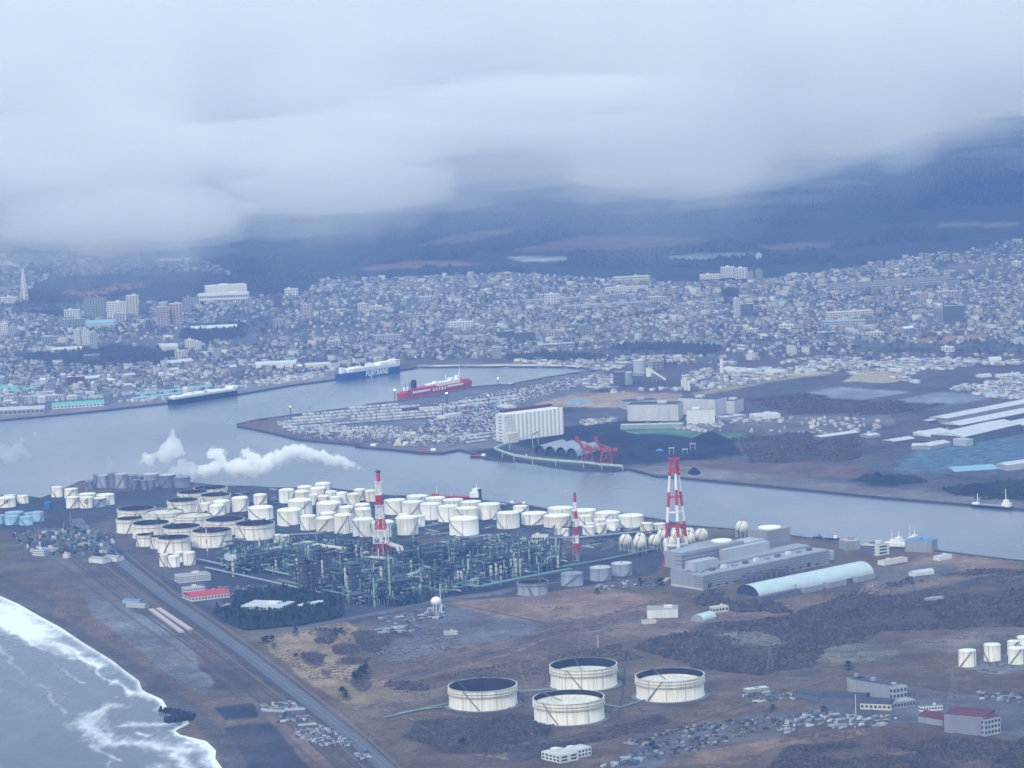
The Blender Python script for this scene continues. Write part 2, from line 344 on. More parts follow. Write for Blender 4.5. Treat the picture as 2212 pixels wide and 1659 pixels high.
P_([(480, 1570), (590, 1560), (640, 1600), (700, 1680), (760, 1800), (600, 1800), (540, 1659)], (.042, .042, .056), 3)
P_([(560, 1540), (600, 1545), (700, 1620), (760, 1700), (700, 1700), (640, 1620)], (.16, .11, .085), 4, .8)
# highway verge
P_([(553, 1378), (740, 1342), (775, 1362), (762, 1420), (800, 1470), (880, 1480), (860, 1500), (745, 1520), (700, 1500), (600, 1420)], TAN, 6)
P_([(745, 1520), (900, 1490), (960, 1480), (960, 1500), (860, 1530), (800, 1545)], (.16, .12, .09), 5)
for c in ((708, 1372, 26, 13), (676, 1422, 26, 17), (745, 1400, 26, 15), (758, 1428, 30, 8), (705, 1452, 10, 8), (780, 1475, 22, 20), (660, 1355, 10, 5), (640, 1372, 8, 4)): EL(*c, SCRUB, 3, .9)
P_([(760, 1365), (870, 1355), (900, 1378), (830, 1415), (775, 1400)], (.055, .045, .052), 4)
P_([(795, 1410), (860, 1380), (1000, 1350), (1090, 1345), (1180, 1345), (1130, 1375), (1000, 1395), (880, 1428), (830, 1425)], (.115, .115, .13), 2, .95)
P_([(800, 1350), (900, 1310), (960, 1305), (1180, 1345), (1000, 1370), (860, 1375)], (.10, .10, .115), 3, .9)
P_([(957, 1300), (1050, 1292), (1106, 1290), (1290, 1265), (1410, 1290), (1430, 1305), (1300, 1330), (1180, 1347), (1060, 1330)], (.20, .135, .10), 2)
P_([(1180, 1352), (1400, 1310), (1500, 1330), (1700, 1320), (1500, 1370), (1250, 1400)], (.14, .10, .082), 4, .9)
P_([(1380, 1395), (1500, 1350), (1700, 1330), (1960, 1245), (2212, 1230), (2500, 1230), (2500, 1340), (2212, 1350), (1900, 1370), (1780, 1400), (1760, 1440), (1640, 1460), (1500, 1440)], SCRUB, 15, .85, 9)
EL(1655, 1378, 116, 17, (.16, .145, .115), 3); EL(1832, 1411, 113, 22, (.16, .145, .11), 3)
EL(2130, 1272, 40, 6, (.14, .11, .09), 3, .6)
P_([(1850, 1290), (1880, 1240), (2000, 1200), (2059, 1194), (2212, 1212), (2500, 1250), (2500, 1262), (2212, 1222), (2050, 1262), (1930, 1290), (1700, 1330), (1500, 1330), (1620, 1315)], (.18, .125, .09), 4)
P_([(1850, 1230), (1950, 1225), (2060, 1215), (2080, 1235), (1980, 1262), (1900, 1275)], (.115, .11, .115), 3, .9)
P_([(2060, 1440), (2250, 1390), (2500, 1380), (2500, 1420), (2300, 1430), (2150, 1458)], (.15, .15, .165), 1.5)
P_([(1930, 1390), (2120, 1360), (2250, 1350), (2250, 1370), (2060, 1410)], (.14, .12, .11), 5, .8)
P_([(900, 1560), (1106, 1540), (1200, 1560), (1180, 1590), (1080, 1630), (950, 1625), (860, 1590)], SCRUB, 14, .85, 9)
P_([(1106, 1610), (1300, 1575), (1430, 1545), (1440, 1560), (1300, 1600), (1160, 1640), (1080, 1650)], (.05, .045, .055), 5)
P_([(1350, 1625), (1500, 1570), (1650, 1540), (1720, 1550), (1800, 1560), (1700, 1590), (1500, 1610), (1420, 1659), (1340, 1680)], (.11, .11, .125), 5, .9)
P_([(1500, 1625), (1700, 1590), (1880, 1570), (1850, 1590), (1660, 1620), (1520, 1690)], (.19, .12, .085), 5, .9)
P_([(1750, 1510), (1900, 1500), (2100, 1500), (2240, 1530), (2300, 1600), (2000, 1570), (1800, 1560)], (.095, .095, .11), 5, .85)
P_([(1700, 1620), (1900, 1580), (2212, 1600), (2500, 1600), (2500, 1900), (1600, 1900), (1640, 1680)], (.062, .046, .044), 10)
for c in ((1900, 1625, 60, 10), (2080, 1640, 70, 9), (1780, 1660, 60, 10)): EL(*c, (.12, .08, .065), 8, .6)
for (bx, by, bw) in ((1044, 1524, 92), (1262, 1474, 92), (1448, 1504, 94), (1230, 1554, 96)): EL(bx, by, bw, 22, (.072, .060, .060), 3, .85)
def line(pts, wpx, col, op=1.0):      # a track or verge as a narrow patch
    up = [(x, y-wpx/2) for x, y in pts]; dn = [(x, y+wpx/2) for x, y in pts][::-1]; P_(up+dn, col, .6, op, 1)
line([(840, 1470), (960, 1440), (1106, 1400), (1181, 1369), (1300, 1352)], 5, (.05, .05, .06)); line([(850, 1482), (960, 1450), (1106, 1411), (1181, 1378), (1310, 1358)], 4, (.18, .14, .12))
line([(835, 1460), (1000, 1410), (1110, 1380), (1260, 1340), (1500, 1290)], 3, (.16, .12, .10), .8)
line([(1250, 1560), (1420, 1580), (1106, 1608)], 3, (.15, .115, .10), .6); line([(1700, 1465), (1860, 1462), (2050, 1500), (2212, 1515)], 4, (.15, .125, .115), .8)
line([(870, 1545), (900, 1560), (1000, 1625), (1100, 1640)], 5, (.20, .15, .105), .7); line([(950, 1540), (1000, 1548), (1110, 1560)], 4, (.18, .14, .12), .7)
HWY = [(165, 1120), (183, 1142), (240, 1195), (300, 1243), (360, 1290), (430, 1338), (530, 1410), (600, 1465), (690, 1535), (770, 1600), (840, 1665), (940, 1770)]
for off, wd, cl, o_ in ((-34, 5, (.05, .045, .05), .8), (-22, 4, (.15, .14, .14), .6), (22, 5, (.06, .045, .045), .8), (32, 4, (.17, .13, .10), .6), (44, 3, (.05, .04, .045), .6), (-52, 5, (.06, .055, .055), .6), (-70, 4, (.14, .12, .11), .4), (-92, 5, (.05, .05, .055), .5), (-120, 4, (.13, .12, .12), .5), (-140, 7, (.055, .05, .052), .5)):
    line([(x_+off, y_) for x_, y_ in HWY[2:]], wd, cl, o_)
for x0_, y0_, x1_, y1_ in ((1106, 1440, 1500, 1385), (1340, 1480, 1600, 1500), (1530, 1500, 1760, 1470), (1290, 1590, 1500, 1560), (830, 1500, 960, 1480), (1140, 1460, 1200, 1440), (1560, 1460, 1700, 1480), (1850, 1440, 2060, 1400), (1150, 1560, 1160, 1580), (960, 1500, 1010, 1480), (1300, 1545, 1420, 1540), (1690, 1430, 1850, 1450), (1350, 1365, 1600, 1330), (1430, 1410, 1540, 1390), (820, 1440, 1080, 1372), (900, 1350, 1150, 1360), (1000, 1300, 1350, 1300), (1200, 1340, 1420, 1288), (1600, 1300, 1880, 1255), (1700, 1480, 2000, 1440), (1560, 1560, 1700, 1530), (1150, 1620, 1400, 1590), (880, 1520, 1000, 1500), (1450, 1630, 1750, 1600), (1800, 1640, 2100, 1610), (1620, 1440, 1640, 1560)): line([(x0_, y0_), ((x0_+x1_)/2, (y0_+y1_)/2+3), (x1_, y1_)], 3, (.14, .11, .095), .6)
line([(553, 1378), (740, 1340), (960, 1296), (1106, 1276)], 6, (.13, .125, .12), .9)
line([(0, 1176), (60, 1180), (160, 1225)], 5, (.10, .15, .12), .5)

def gridmesh(name, az, rr, zf, colf, mt, keep=None):
    A, Rr = np.meshgrid(az, rr); X = Rr*np.sin(A); Y = Rr*np.cos(A); x, y = X.ravel(), Y.ravel()
    z = zf(x, y); na, nr = len(az), len(rr)
    idx = np.arange(na*nr).reshape(nr, na); q = np.stack([idx[:-1, :-1], idx[:-1, 1:], idx[1:, 1:], idx[1:, :-1]], -1).reshape(-1, 4)
    if keep is not None: q = q[keep(x[q].mean(1), y[q].mean(1))]
    me = bpy.data.meshes.new(name); me.vertices.add(len(x)); me.vertices.foreach_set('co', np.stack([x, y, z], -1).ravel())
    me.loops.add(q.size); me.loops.foreach_set('vertex_index', q.ravel().astype(np.int32)); me.polygons.add(len(q))
    me.polygons.foreach_set('loop_start', np.arange(0, q.size, 4, dtype=np.int32)); me.polygons.foreach_set('loop_total', np.full(len(q), 4, np.int32))
    me.polygons.foreach_set('use_smooth', np.ones(len(q), bool)); me.update(calc_edges=True); me.validate()
    if colf: setcol(me, colf(x, y, z))
    me.materials.append(mt); o = bpy.data.objects.new(name, me); COL.objects.link(o); return o
def ground_z(x, y):
    z = terr(x, y)
    near = np.hypot(x, y) < 10300
    for poly, sl in ((HARBW, .55), (SEAW, .06)):
        s = np.full(x.shape, -1e3); s[near] = sdist(x[near], y[near], poly)
        z = np.minimum(z, np.clip(-2.5-s*sl, -9, 5000))
    return np.where(np.hypot(x, y) < 10300, np.minimum(z, 0), z)
def ground_col(x, y, z):
    px, py = PR(x, y, z); c = np.tile(np.array(DRY), (len(x), 1))
    wx = (fbm(x, y, 60, 4, 1)-.5)*2; wy = (fbm(x, y, 60, 4, 9)-.5)*2; bx = (fbm(x, y, 400, 3, 21)-.5)*2
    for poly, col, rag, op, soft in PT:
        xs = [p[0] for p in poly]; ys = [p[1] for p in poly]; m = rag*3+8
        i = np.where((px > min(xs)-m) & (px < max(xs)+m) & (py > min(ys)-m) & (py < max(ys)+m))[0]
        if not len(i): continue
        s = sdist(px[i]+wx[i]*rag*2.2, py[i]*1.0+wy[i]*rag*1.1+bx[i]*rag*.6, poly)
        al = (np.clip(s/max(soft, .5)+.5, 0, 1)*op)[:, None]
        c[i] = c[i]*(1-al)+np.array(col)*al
    v = (fbm(x, y, 130, 5, 33)-.5)*.55; u = (fbm(x, y, 25, 3, 41)-.5)*.5
    g = np.clip((fbm(x, y, 210, 4, 55)-.55)*5, 0, 1)*.35     # drier, paler grass among the scrub
    nearm = np.where((py > 1180) & (c[:, 0] < .2), g, 0)[:, None]
    c = c*(1+v+u)[:, None]; c = c*(1-nearm)+np.array((.15, .11, .08))*nearm
    return np.clip(c, .008, .8)
STEP = math.radians(.00814*3.2)
azs = np.concatenate([np.radians(np.linspace(-70, -12.4, 14)), np.arange(-math.radians(11.8), math.radians(11.8), STEP), np.radians(np.linspace(12.4, 70, 14))])
deps = np.arange(math.radians(14.6), math.radians(2.25), -STEP); rfar = CAMH/np.tan(deps)
rrs = np.concatenate([np.linspace(60, rfar[0]-60, 14), rfar[rfar < 20500], [20600]])
gm = attrmat('ground_surface', .95, .25, .07, True)
tag(gridmesh('ground', azs, rrs, ground_z, ground_col, gm), kind='structure')

# ------------------------------------------------------------------ water
def watermat(name, col, bump, rough, foam=False):
    m = bpy.data.materials.new(name); m.use_nodes = True; t = m.node_tree; b = t.nodes['Principled BSDF']
    b.inputs['Base Color'].default_value = (*col, 1); b.inputs['Roughness'].default_value = rough; b.inputs['IOR'].default_value = 1.33
    g = t.nodes.new('ShaderNodeNewGeometry'); mp_ = t.nodes.new('ShaderNodeMapping'); mp_.inputs['Scale'].default_value = (1, .35, 1); mp_.inputs['Rotation'].default_value = (0, 0, .5)
    n = t.nodes.new('ShaderNodeTexNoise'); n.inputs['Scale'].default_value = .09 if not foam else .05; n.inputs['Detail'].default_value = 9; n.inputs['Roughness'].default_value = .62
    t.links.new(g.outputs['Position'], mp_.inputs[0]); t.links.new(mp_.outputs[0], n.inputs['Vector'])
    bp = t.nodes.new('ShaderNodeBump'); bp.inputs['Strength'].default_value = 1; bp.inputs['Distance'].default_value = bump
    t.links.new(n.outputs[0], bp.inputs['Height']); t.links.new(bp.outputs[0], b.inputs['Normal'])
    n3 = t.nodes.new('ShaderNodeTexNoise'); n3.inputs['Scale'].default_value = .004; n3.inputs['Detail'].default_value = 4; t.links.new(mp_.outputs[0], n3.inputs['Vector'])
    r3 = t.nodes.new('ShaderNodeMapRange'); r3.inputs[1].default_value = .35; r3.inputs[2].default_value = .65; r3.inputs[3].default_value = rough*.75; r3.inputs[4].default_value = rough*1.35
    t.links.new(n3.outputs[0], r3.inputs[0]); t.links.new(r3.outputs[0], b.inputs['Roughness'])
    if foam:
        at = t.nodes.new('ShaderNodeAttribute'); at.attribute_name = 'col'
        nf = t.nodes.new('ShaderNodeTexNoise'); nf.inputs['Scale'].default_value = .13; nf.inputs['Detail'].default_value = 8; nf.inputs['Roughness'].default_value = .7; nf.inputs['Distortion'].default_value = .15
        t.links.new(mp_.outputs[0], nf.inputs['Vector'])
        ad = t.nodes.new('ShaderNodeMath'); ad.operation = 'ADD'; t.links.new(at.outputs['Fac'], ad.inputs[0]); t.links.new(nf.outputs[0], ad.inputs[1])
        rf = t.nodes.new('ShaderNodeMapRange'); rf.inputs[1].default_value = .66; rf.inputs[2].default_value = 1.30; t.links.new(ad.outputs[0], rf.inputs[0])
        mc = t.nodes.new('ShaderNodeMix'); mc.data_type = 'RGBA'; mc.inputs[6].default_value = (*col, 1); mc.inputs[7].default_value = (.72, .74, .76, 1)
        t.links.new(rf.outputs[0], mc.inputs[0]); t.links.new(mc.outputs[2], b.inputs['Base Color'])
        rm = t.nodes.new('ShaderNodeMix'); rm.data_type = 'FLOAT'; t.links.new(rf.outputs[0], rm.inputs[0]); t.links.new(r3.outputs[0], rm.inputs[2]); rm.inputs[3].default_value = .9
        t.links.new(rm.outputs[0], b.inputs['Roughness'])
    return m
hw = watermat('harbour_water', (.115, .135, .165), .16, .22)
mb = MB(); mb.add([(x, y, -2.5) for x, y in gw([(-420, 740), (2700, 740), (2700, 1300), (1450, 1200), (1000, 1120), (100, 1085), (-420, 1110)])], [tuple(range(7))])
tag(mb.build('harbour_water', hw), kind='structure')
SH = gw(SEA[:-3]); SHW = SH
def shore_d(x, y): return sdist(x, y, SEAW)
BREAK = [gw([(0, 1347), (30, 1360), (55, 1372), (92, 1385), (125, 1398), (150, 1407)]), gw([(150, 1418), (185, 1420), (210, 1436)]), gw([(0, 1300), (50, 1330), (92, 1355)]),
         gw([(185, 1540), (200, 1575), (225, 1600), (300, 1600), (350, 1612), (395, 1616)]), gw([(270, 1562), (330, 1560), (365, 1556)]), gw([(200, 1530), (240, 1515), (250, 1520)]), gw([(300, 1575), (312, 1585)]),
         gw([(370, 1625), (400, 1640), (420, 1655), (400, 1645)]), gw([(420, 1600), (445, 1600), (460, 1620), (462, 1640), (475, 1659)]), gw([(380, 1575), (400, 1585), (440, 1597)]), gw([(155, 1471), (190, 1470)]),
         gw([(245, 1465), (250, 1475)]), gw([(255, 1500), (258, 1501)]), gw([(262, 1636), (272, 1640)]), gw([(280, 1490), (350, 1510), (358, 1525)]), gw([(350, 1655), (420, 1690), (470, 1720)]), gw([(0, 1330), (40, 1350), (90, 1372)]),
         gw([(-200, 1240), (-60, 1310), (0, 1335)])]
def pl_d(x, y, pl):
    d = np.full(x.shape, 1e9)
    for (ax, ay), (bx, by) in zip(pl[:-1], pl[1:]):
        vx, vy = bx-ax, by-ay; t = np.clip(((x-ax)*vx+(y-ay)*vy)/(vx*vx+vy*vy+1e-9), 0, 1); d = np.minimum(d, np.hypot(x-ax-t*vx, y-ay-t*vy))
    return d
def sea_z(x, y):
    s = shore_d(x, y); a = .9*np.sin((s+fbm(x, y, 300, 3, 3)*120)/58*2*math.pi)*np.clip(s/160, 0, 1)+.5*(fbm(x, y, 22, 3, 8)-.5)*np.clip(s/60, 0, 1)
    return -2.5+a
def sea_col(x, y, z):
    s = shore_d(x, y); X = x+(fbm(x, y, 45, 4, 61)-.5)*30; Y = y+(fbm(x, y, 45, 4, 67)-.5)*30
    f = .5*np.clip(1-s/9, 0, 1)+.20*np.clip(1-s/70, 0, 1)*(.3+fbm(x, y, 70, 3, 77))
    px, py = PR(x, y, z)
    f += .26*np.clip(1-s/200, 0, 1)*np.clip((1470-py)/120, 0, 1)*(.4+fbm(x, y, 90, 3, 71))
    for k, pl in enumerate(BREAK):
        wd = (26, 16, 34, 30, 14, 20, 7, 12, 14, 9, 5, 4, 3, 6, 14, 30, 30, 30)[k]; d = pl_d(X, Y, pl); f += .46*np.exp(-(d/(wd*.62))**1.5)
    sw = s+(fbm(x, y, 90, 3, 5)-.5)*36
    for s0_, wd_, g_ in ((30, 3.2, .40), (64, 4, .36), (112, 4, .30), (175, 3.5, .25)): f += g_*np.exp(-((sw-s0_)/wd_)**2)*np.clip((vnoise(x, y, 150, int(s0_))-.45)*5, 0, 1)
    f += .10*np.clip(1-pl_d(X, Y, BREAK[3])/120, 0, 1)
    return np.stack([np.clip(f, 0, .9)]*3, -1)
seam = watermat('sea_water', (.095, .11, .12), 1.3, .26, True)
azn = np.arange(-math.radians(11.8), math.radians(-3.6), STEP*.8); rn = CAMH/np.tan(np.arange(math.radians(14.6), math.radians(8.6), -STEP*.8))
azn = np.concatenate([np.radians(np.linspace(-60, -12.4, 10)), azn, np.radians(np.linspace(-3.4, 20, 6))]); rn = np.concatenate([np.linspace(200, rn[0]-60, 12), rn])
o = gridmesh('sea', azn, rn, sea_z, sea_col, seam, keep=lambda x, y: sdist(x, y, SEAW) > -60)
tag(o, kind='structure')
# quay walls: concrete coping with a dark face
def quay(pts, name, wdt, top, m1):
    P = [G(x, y, 0, False) for x, y in pts]; vs = []; fs = []
    nrm = []
    for i in range(len(P)):
        d = (P[min(i+1, len(P)-1)]-P[max(i-1, 0)]).normalized(); nrm.append(Vector((-d.y, d.x, 0)))
    for p, n in zip(P, nrm): vs += [(p.x-n.x*.5, p.y-n.y*.5, -6), (p.x-n.x*.5, p.y-n.y*.5, top), (p.x+n.x*wdt, p.y+n.y*wdt, top), (p.x+n.x*wdt, p.y+n.y*wdt, -1)]
    for i in range(len(P)-1):
        for k in range(3): fs.append((4*i+k, 4*i+k+1, 4*i+5+k, 4*i+4+k))
    m = MB(); m.add(vs, fs); return tag(m.build(name, m1), kind='structure')
quayc = mat('quay_concrete', (.16, .155, .155), .9, .3, .05)
quayd = mat('dark_quay_wall', (.06, .06, .07), .9, .3, .05)
quay(FAR[1:14], 'quay_edge', 8, .5, quayd)
quay(FAR[14:40], 'quay_edge', 7, .5, quayd)
quay(FAR[40:-1], 'quay_edge', 7, .5, quayd)
quay(NEAR[1:-1], 'quay_edge', 7, .5, quayd)

# ------------------------------------------------------------------ roads
def ribbon(name, pts, wm, m, z=.25, cols=None):
    P = [G(x, y, 0, False) for x, y in pts]; vs = []; fs = []
    for i, p in enumerate(P):
        d = (P[min(i+1, len(P)-1)]-P[max(i-1, 0)]).normalized(); n = Vector((-d.y, d.x, 0))*wm/2
        vs += [(p.x-n.x, p.y-n.y, z), (p.x+n.x, p.y+n.y, z)]
    for i in range(len(P)-1): fs.append((2*i, 2*i+2, 2*i+3, 2*i+1))
    mbx = MB(); mbx.add(vs, fs); return tag(mbx.build(name, m), kind='structure')
asph = mat('worn_asphalt', (.10, .105, .12), .9, .2, .05); asph2 = mat('dark_asphalt', (.05, .053, .062), .9, .2, .05)
paint = mat('road_paint', (.20, .20, .21), .8, .2, .3); pipeg = mat('green_guard_rail', (.18, .34, .28), .7, .2, .2)
HW = [(165, 1120), (183, 1142), (240, 1195), (300, 1243), (360, 1290), (430, 1338), (530, 1410), (600, 1465), (690, 1535), (770, 1600), (840, 1665), (940, 1770)]
ribbon('highway', HW, 20, asph)
ribbon('highway_verge', [(x-16, y+1) for x, y in HW], 9, asph2, .15)
trk, trk2 = mat('dark_earth_track', (.055, .050, .050), .95, .3, .1), mat('pale_earth_track', (.13, .11, .095), .95, .25, .1)
for off, wd, m_ in ((-28, 3, trk), (19, 2.5, trk), (30, 2, trk2), (-47, 2.5, trk2), (-66, 3, trk), (-104, 3, trk)): ribbon('track', [(x_+off, y_) for x_, y_ in HW[2:]], wd, m_, .18)
for pts in ([(840, 1473), (960, 1441), (1106, 1402), (1181, 1371), (1320, 1350)], [(1106, 1456), (1300, 1420), (1500, 1392), (1640, 1460)], [(1340, 1470), (1560, 1530), (1690, 1500), (1800, 1462)], [(1290, 1592), (1500, 1560), (1640, 1515)], [(880, 1552), (905, 1568), (1000, 1628), (1090, 1645)], [(1700, 1335), (1850, 1300), (1960, 1250), (2100, 1222)], [(1120, 1440), (1145, 1500), (1150, 1600)], [(1350, 1440), (1345, 1500), (1330, 1580)], [(960, 1300), (1180, 1346), (1300, 1330), (1420, 1300)]): ribbon('track', pts, 3, random.choice((trk, trk2)), .2)
ribbon('lane_line', [(x-1, y) for x, y in HW], .8, paint, .4)
ribbon('lane_line', [(x+9, y) for x, y in HW], .6, paint, .4)
ribbon('road', [(180, 1132), (210, 1125), (262, 1110), (330, 1090), (420, 1068)], 9, asph2)
ribbon('road', [(560, 1374), (740, 1338), (960, 1294), (1106, 1272), (1300, 1245), (1500, 1280)], 9, asph)
ribbon('road', [(1300, 1352), (1500, 1322), (1700, 1318), (1900, 1290), (2250, 1218)], 8, asph)
ribbon('road', [(1500, 1590), (1700, 1545), (1830, 1560), (2000, 1560), (2212, 1590)], 8, asph)
ribbon('road', [(1900, 1480), (2050, 1500), (2212, 1512), (2400, 1530)], 9, asph)
ribbon('road', [(1106, 1215), (1300, 1190), (1450, 1172), (1650, 1160)], 7, asph2)
for pts in ([(500, 735), (700, 728), (950, 700), (1050, 683), (1200, 676)], [(553, 800), (900, 770), (1300, 750), (1700, 742), (2300, 760)], [(0, 800), (400, 790), (553, 800)], [(1450, 780), (1800, 760), (2300, 770)]):
    ribbon('city_road', pts, 12, asph, .3)
# haze: one closed box of thin blue-grey air
def volmat(name, col, dens, an=.2, ab=1):
    m = bpy.data.materials.new(name); m.use_nodes = True; t = m.node_tree; t.nodes.clear()
    o_ = t.nodes.new('ShaderNodeOutputMaterial'); v = t.nodes.new('ShaderNodeVolumePrincipled')
    v.inputs['Color'].default_value = (*col, 1); v.inputs['Density'].default_value = dens; v.inputs['Absorption Color'].default_value = (ab, ab, ab, 1); v.inputs['Anisotropy'].default_value = an
    t.links.new(v.outputs[0], o_.inputs['Volume']); return m
mb = MB(); mb.box((0, 10200, -12), (46000, 21600, 1480))
tag(mb.build('haze', volmat('thin_blue_air', (.25, .46, 1.0), .000056, .1)), kind='stuff')
# low cloud bank resting on the hills
CB = [(-500, 560), (0, 548), (120, 535), (250, 545), (400, 548), (450, 512), (520, 492), (700, 485), (850, 470), (930, 445), (1000, 420), (1200, 412), (1320, 415), (1400, 432), (1500, 428), (1600, 405), (1700, 355), (1850, 335), (1980, 300), (2080, 262), (2212, 225), (2800, 180)]
def cloudbank(name, dens, seed, dy, rend, amp):
    nx, nr = 170, 22; vs = []; fs = []; xs = np.linspace(-900, 3100, nx)
    for x in xs:
        az = math.atan((x-CX)/FPX); yb = np.interp(x, [c[0] for c in CB], [c[1] for c in CB])+dy
        yb += (float(fbm(x, seed*100., 170, 4, seed))-.5)*amp+(float(fbm(x, seed*77., 34, 3, seed+3))-.5)*amp*.12
        d = R3 @ np.array([(x-CX)/FPX, -(yb-CY)/FPX, -1.0]); tn = -d[2]/math.hypot(d[0], d[1]); az = math.atan2(d[0], d[1])
        zb = 70+375*min(max((x-1100)/1100, 0), 1.2)**1.3+20*max(0, -(x-300)/300)
        r0 = (CAMH-zb)/max(tn, .02)
        for k in range(nr):
            r = r0+(rend-r0)*(k/(nr-1))**1.3; X, Y = r*math.sin(az), r*math.cos(az)
            vs.append((X, Y, zb+(float(fbm(X, Y, 700, 3, seed+8))-.5)*70*(k > 0)))
        for k in range(nr):
            r = r0+(rend-r0)*(k/(nr-1))**1.3; X, Y = r*math.sin(az), r*math.cos(az)
            vs.append((X, Y, min(1400, zb+90+(1400-zb-90)*min(1, k/4.)**.8)-6*float(fbm(X, Y, 500, 2, seed+5))))
    w_ = 2*nr
    for i in range(nx-1):
        a, b = i*w_, (i+1)*w_
        for k in range(nr-1): fs += [(a+k, a+k+1, b+k+1, b+k), (a+nr+k, b+nr+k, b+nr+k+1, a+nr+k+1)]
        fs += [(a, b, b+nr, a+nr), (a+nr-1, a+2*nr-1, b+2*nr-1, b+nr-1)]
    for e in (0, (nx-1)*w_):
        loop = [e+k for k in range(nr)]+[e+nr+k for k in range(nr-1, -1, -1)]; fs.append(tuple(loop if e == 0 else loop[::-1]))
    m = MB(); m.add(vs, fs); return tag(m.build(name, volmat(name+'_vapour', (.978, .975, .965), dens, .2, 0)), kind='stuff')
cloudbank('clouds', .0011, 3, 0, 20000, 34)
cloudbank('clouds', .0004, 11, 40, 19400, 120); cloudbank('clouds', .00010, 17, 130, 18800, 90)

# separate lobes of cloud hanging in front of the bank
def lobe(x, y, dist, rx, rz_, dens, seed):
    d = R3 @ np.array([(x-CX)/FPX, -(y-CY)/FPX, -1.0]); c = d*dist; cz = c[2]+CAMH; b = MB(); nn, mm = 36, 16; vs = []
    for j in range(mm+1):
        t = math.pi*j/mm
        for i in range(nn):
            a = 2*math.pi*i/nn; u = (math.sin(t)*math.cos(a), math.sin(t)*math.sin(a), -math.cos(t)); k = 1+.55*(float(fbm(u[0]*3+seed, u[1]*3+u[2]*5, 1.2, 4, seed))-.5)
            vs.append((c[0]+rx*u[0]*k, c[1]+rx*.8*u[1]*k, min(cz+rz_*u[2]*k, 1400)))
    b.add(vs, [(j*nn+i, j*nn+(i+1) % nn, (j+1)*nn+(i+1) % nn, (j+1)*nn+i) for j in range(mm) for i in range(nn)]); o = b.build('clouds', volmat('cloud_lobe_vapour', (1, 1, 1), dens, .2), None, True); tag(o, kind='stuff')
for q in ((2080, 150, 11400, 560, 130, .0024, 1), (1850, 225, 11900, 460, 100, .0018, 2), (1500, 400, 12900, 420, 50, .0006, 3), (1640, 385, 12700, 260, 45, .0006, 4), (700, 300, 11000, 800, 90, .0014, 5), (150, 330, 10800, 600, 130, .0016, 6), (1150, 230, 11300, 700, 100, .0014, 7), (2150, 235, 13200, 260, 40, .0008, 8), (300, 470, 11600, 330, 60, .0006, 9), (900, 440, 12400, 300, 40, .0007, 10), (1800, 400, 13000, 160, 22, .0006, 11), (1690, 372, 12300, 230, 38, .0007, 12), (1790, 345, 12400, 200, 30, .0007, 13), (1900, 322, 12500, 240, 34, .0008, 14), (2010, 290, 12600, 220, 34, .0008, 15), (2100, 262, 12700, 230, 36, .0008, 16), (2200, 232, 12700, 220, 40, .0008, 17), (1300, 425, 12000, 240, 22, .0006, 18), (1560, 440, 12200, 200, 18, .0005, 19), (600, 500, 11300, 240, 30, .0006, 20), (420, 545, 10900, 150, 30, .0007, 21)): lobe(*q)
rl = random.Random(5)
for i in range(30):
    x_ = rl.uniform(-50, 2260); yb_ = float(np.interp(x_, [c[0] for c in CB], [c[1] for c in CB])); y_ = rl.uniform(20, max(40, yb_-45)); s_ = rl.uniform(.5, 1.3)
    lobe(x_, y_, rl.uniform(10300, 11700), 420*s_, 95*s_, rl.choice((.0005, .0012, .0022, .003)), 30+i)
for q in ((2080, 300, 12300, 210, 34, .0006, 71), (2190, 275, 12300, 230, 40, .0007, 72), (2150, 330, 12500, 160, 22, .0005, 73), (1960, 345, 12400, 150, 18, .0005, 74), (1700, 430, 12200, 200, 20, .0004, 75), (2235, 350, 12200, 120, 40, .0006, 76), (2180, 222, 12100, 330, 62, .002, 81), (2020, 262, 12100, 240, 44, .0018, 82), (2130, 275, 12000, 150, 24, .0012, 83), (1880, 318, 12000, 190, 26, .0014, 84), (1400, 455, 12000, 160, 14, .0004, 77), (1040, 450, 12000, 150, 18, .0005, 78)): lobe(*q)
# ------------------------------------------------------------------ storage tanks
def wall_shell(R, H, m, n=44):
    b = MB(); b.lathe([(R*1.03, 0), (R*1.03, .5), (R, .5), (R, H)], n); return b
def stair(R, H, a0, sweep, name='stair', par=None):
    b = MB(); n = 14
    for i in range(n):
        a = a0+sweep*i/n; a2 = a0+sweep*(i+1)/n; z0, z1 = H*i/n, H*(i+1)/n; r = R+.9
        for rr in (R+.25, R+1.5):
            b.tube((rr*math.cos(a), rr*math.sin(a), z0+.6), (rr*math.cos(a2), rr*math.sin(a2), z1+.6), .32, 4)
        b.box((r*math.cos((a+a2)/2), r*math.sin((a+a2)/2), (z0+z1)/2+.2), (1.3, 1.3, .3), (a+a2)/2)
    return b.build(name, stairm, par)
FACE = lambda p: math.atan2(-p.y, -p.x)          # direction towards the viewer's side
def tank_at(xl, xr, ybot=None, ycen=None):
    xm = (xl+xr)/2; y = ybot if ycen is None else ycen
    for _ in range(6):
        p = G(xm, y, 0, False); m = mpp(p); R = (xr-xl)/2*m
        if ycen is None: y = ybot-R*sdep(p)/m
    return p, R, m
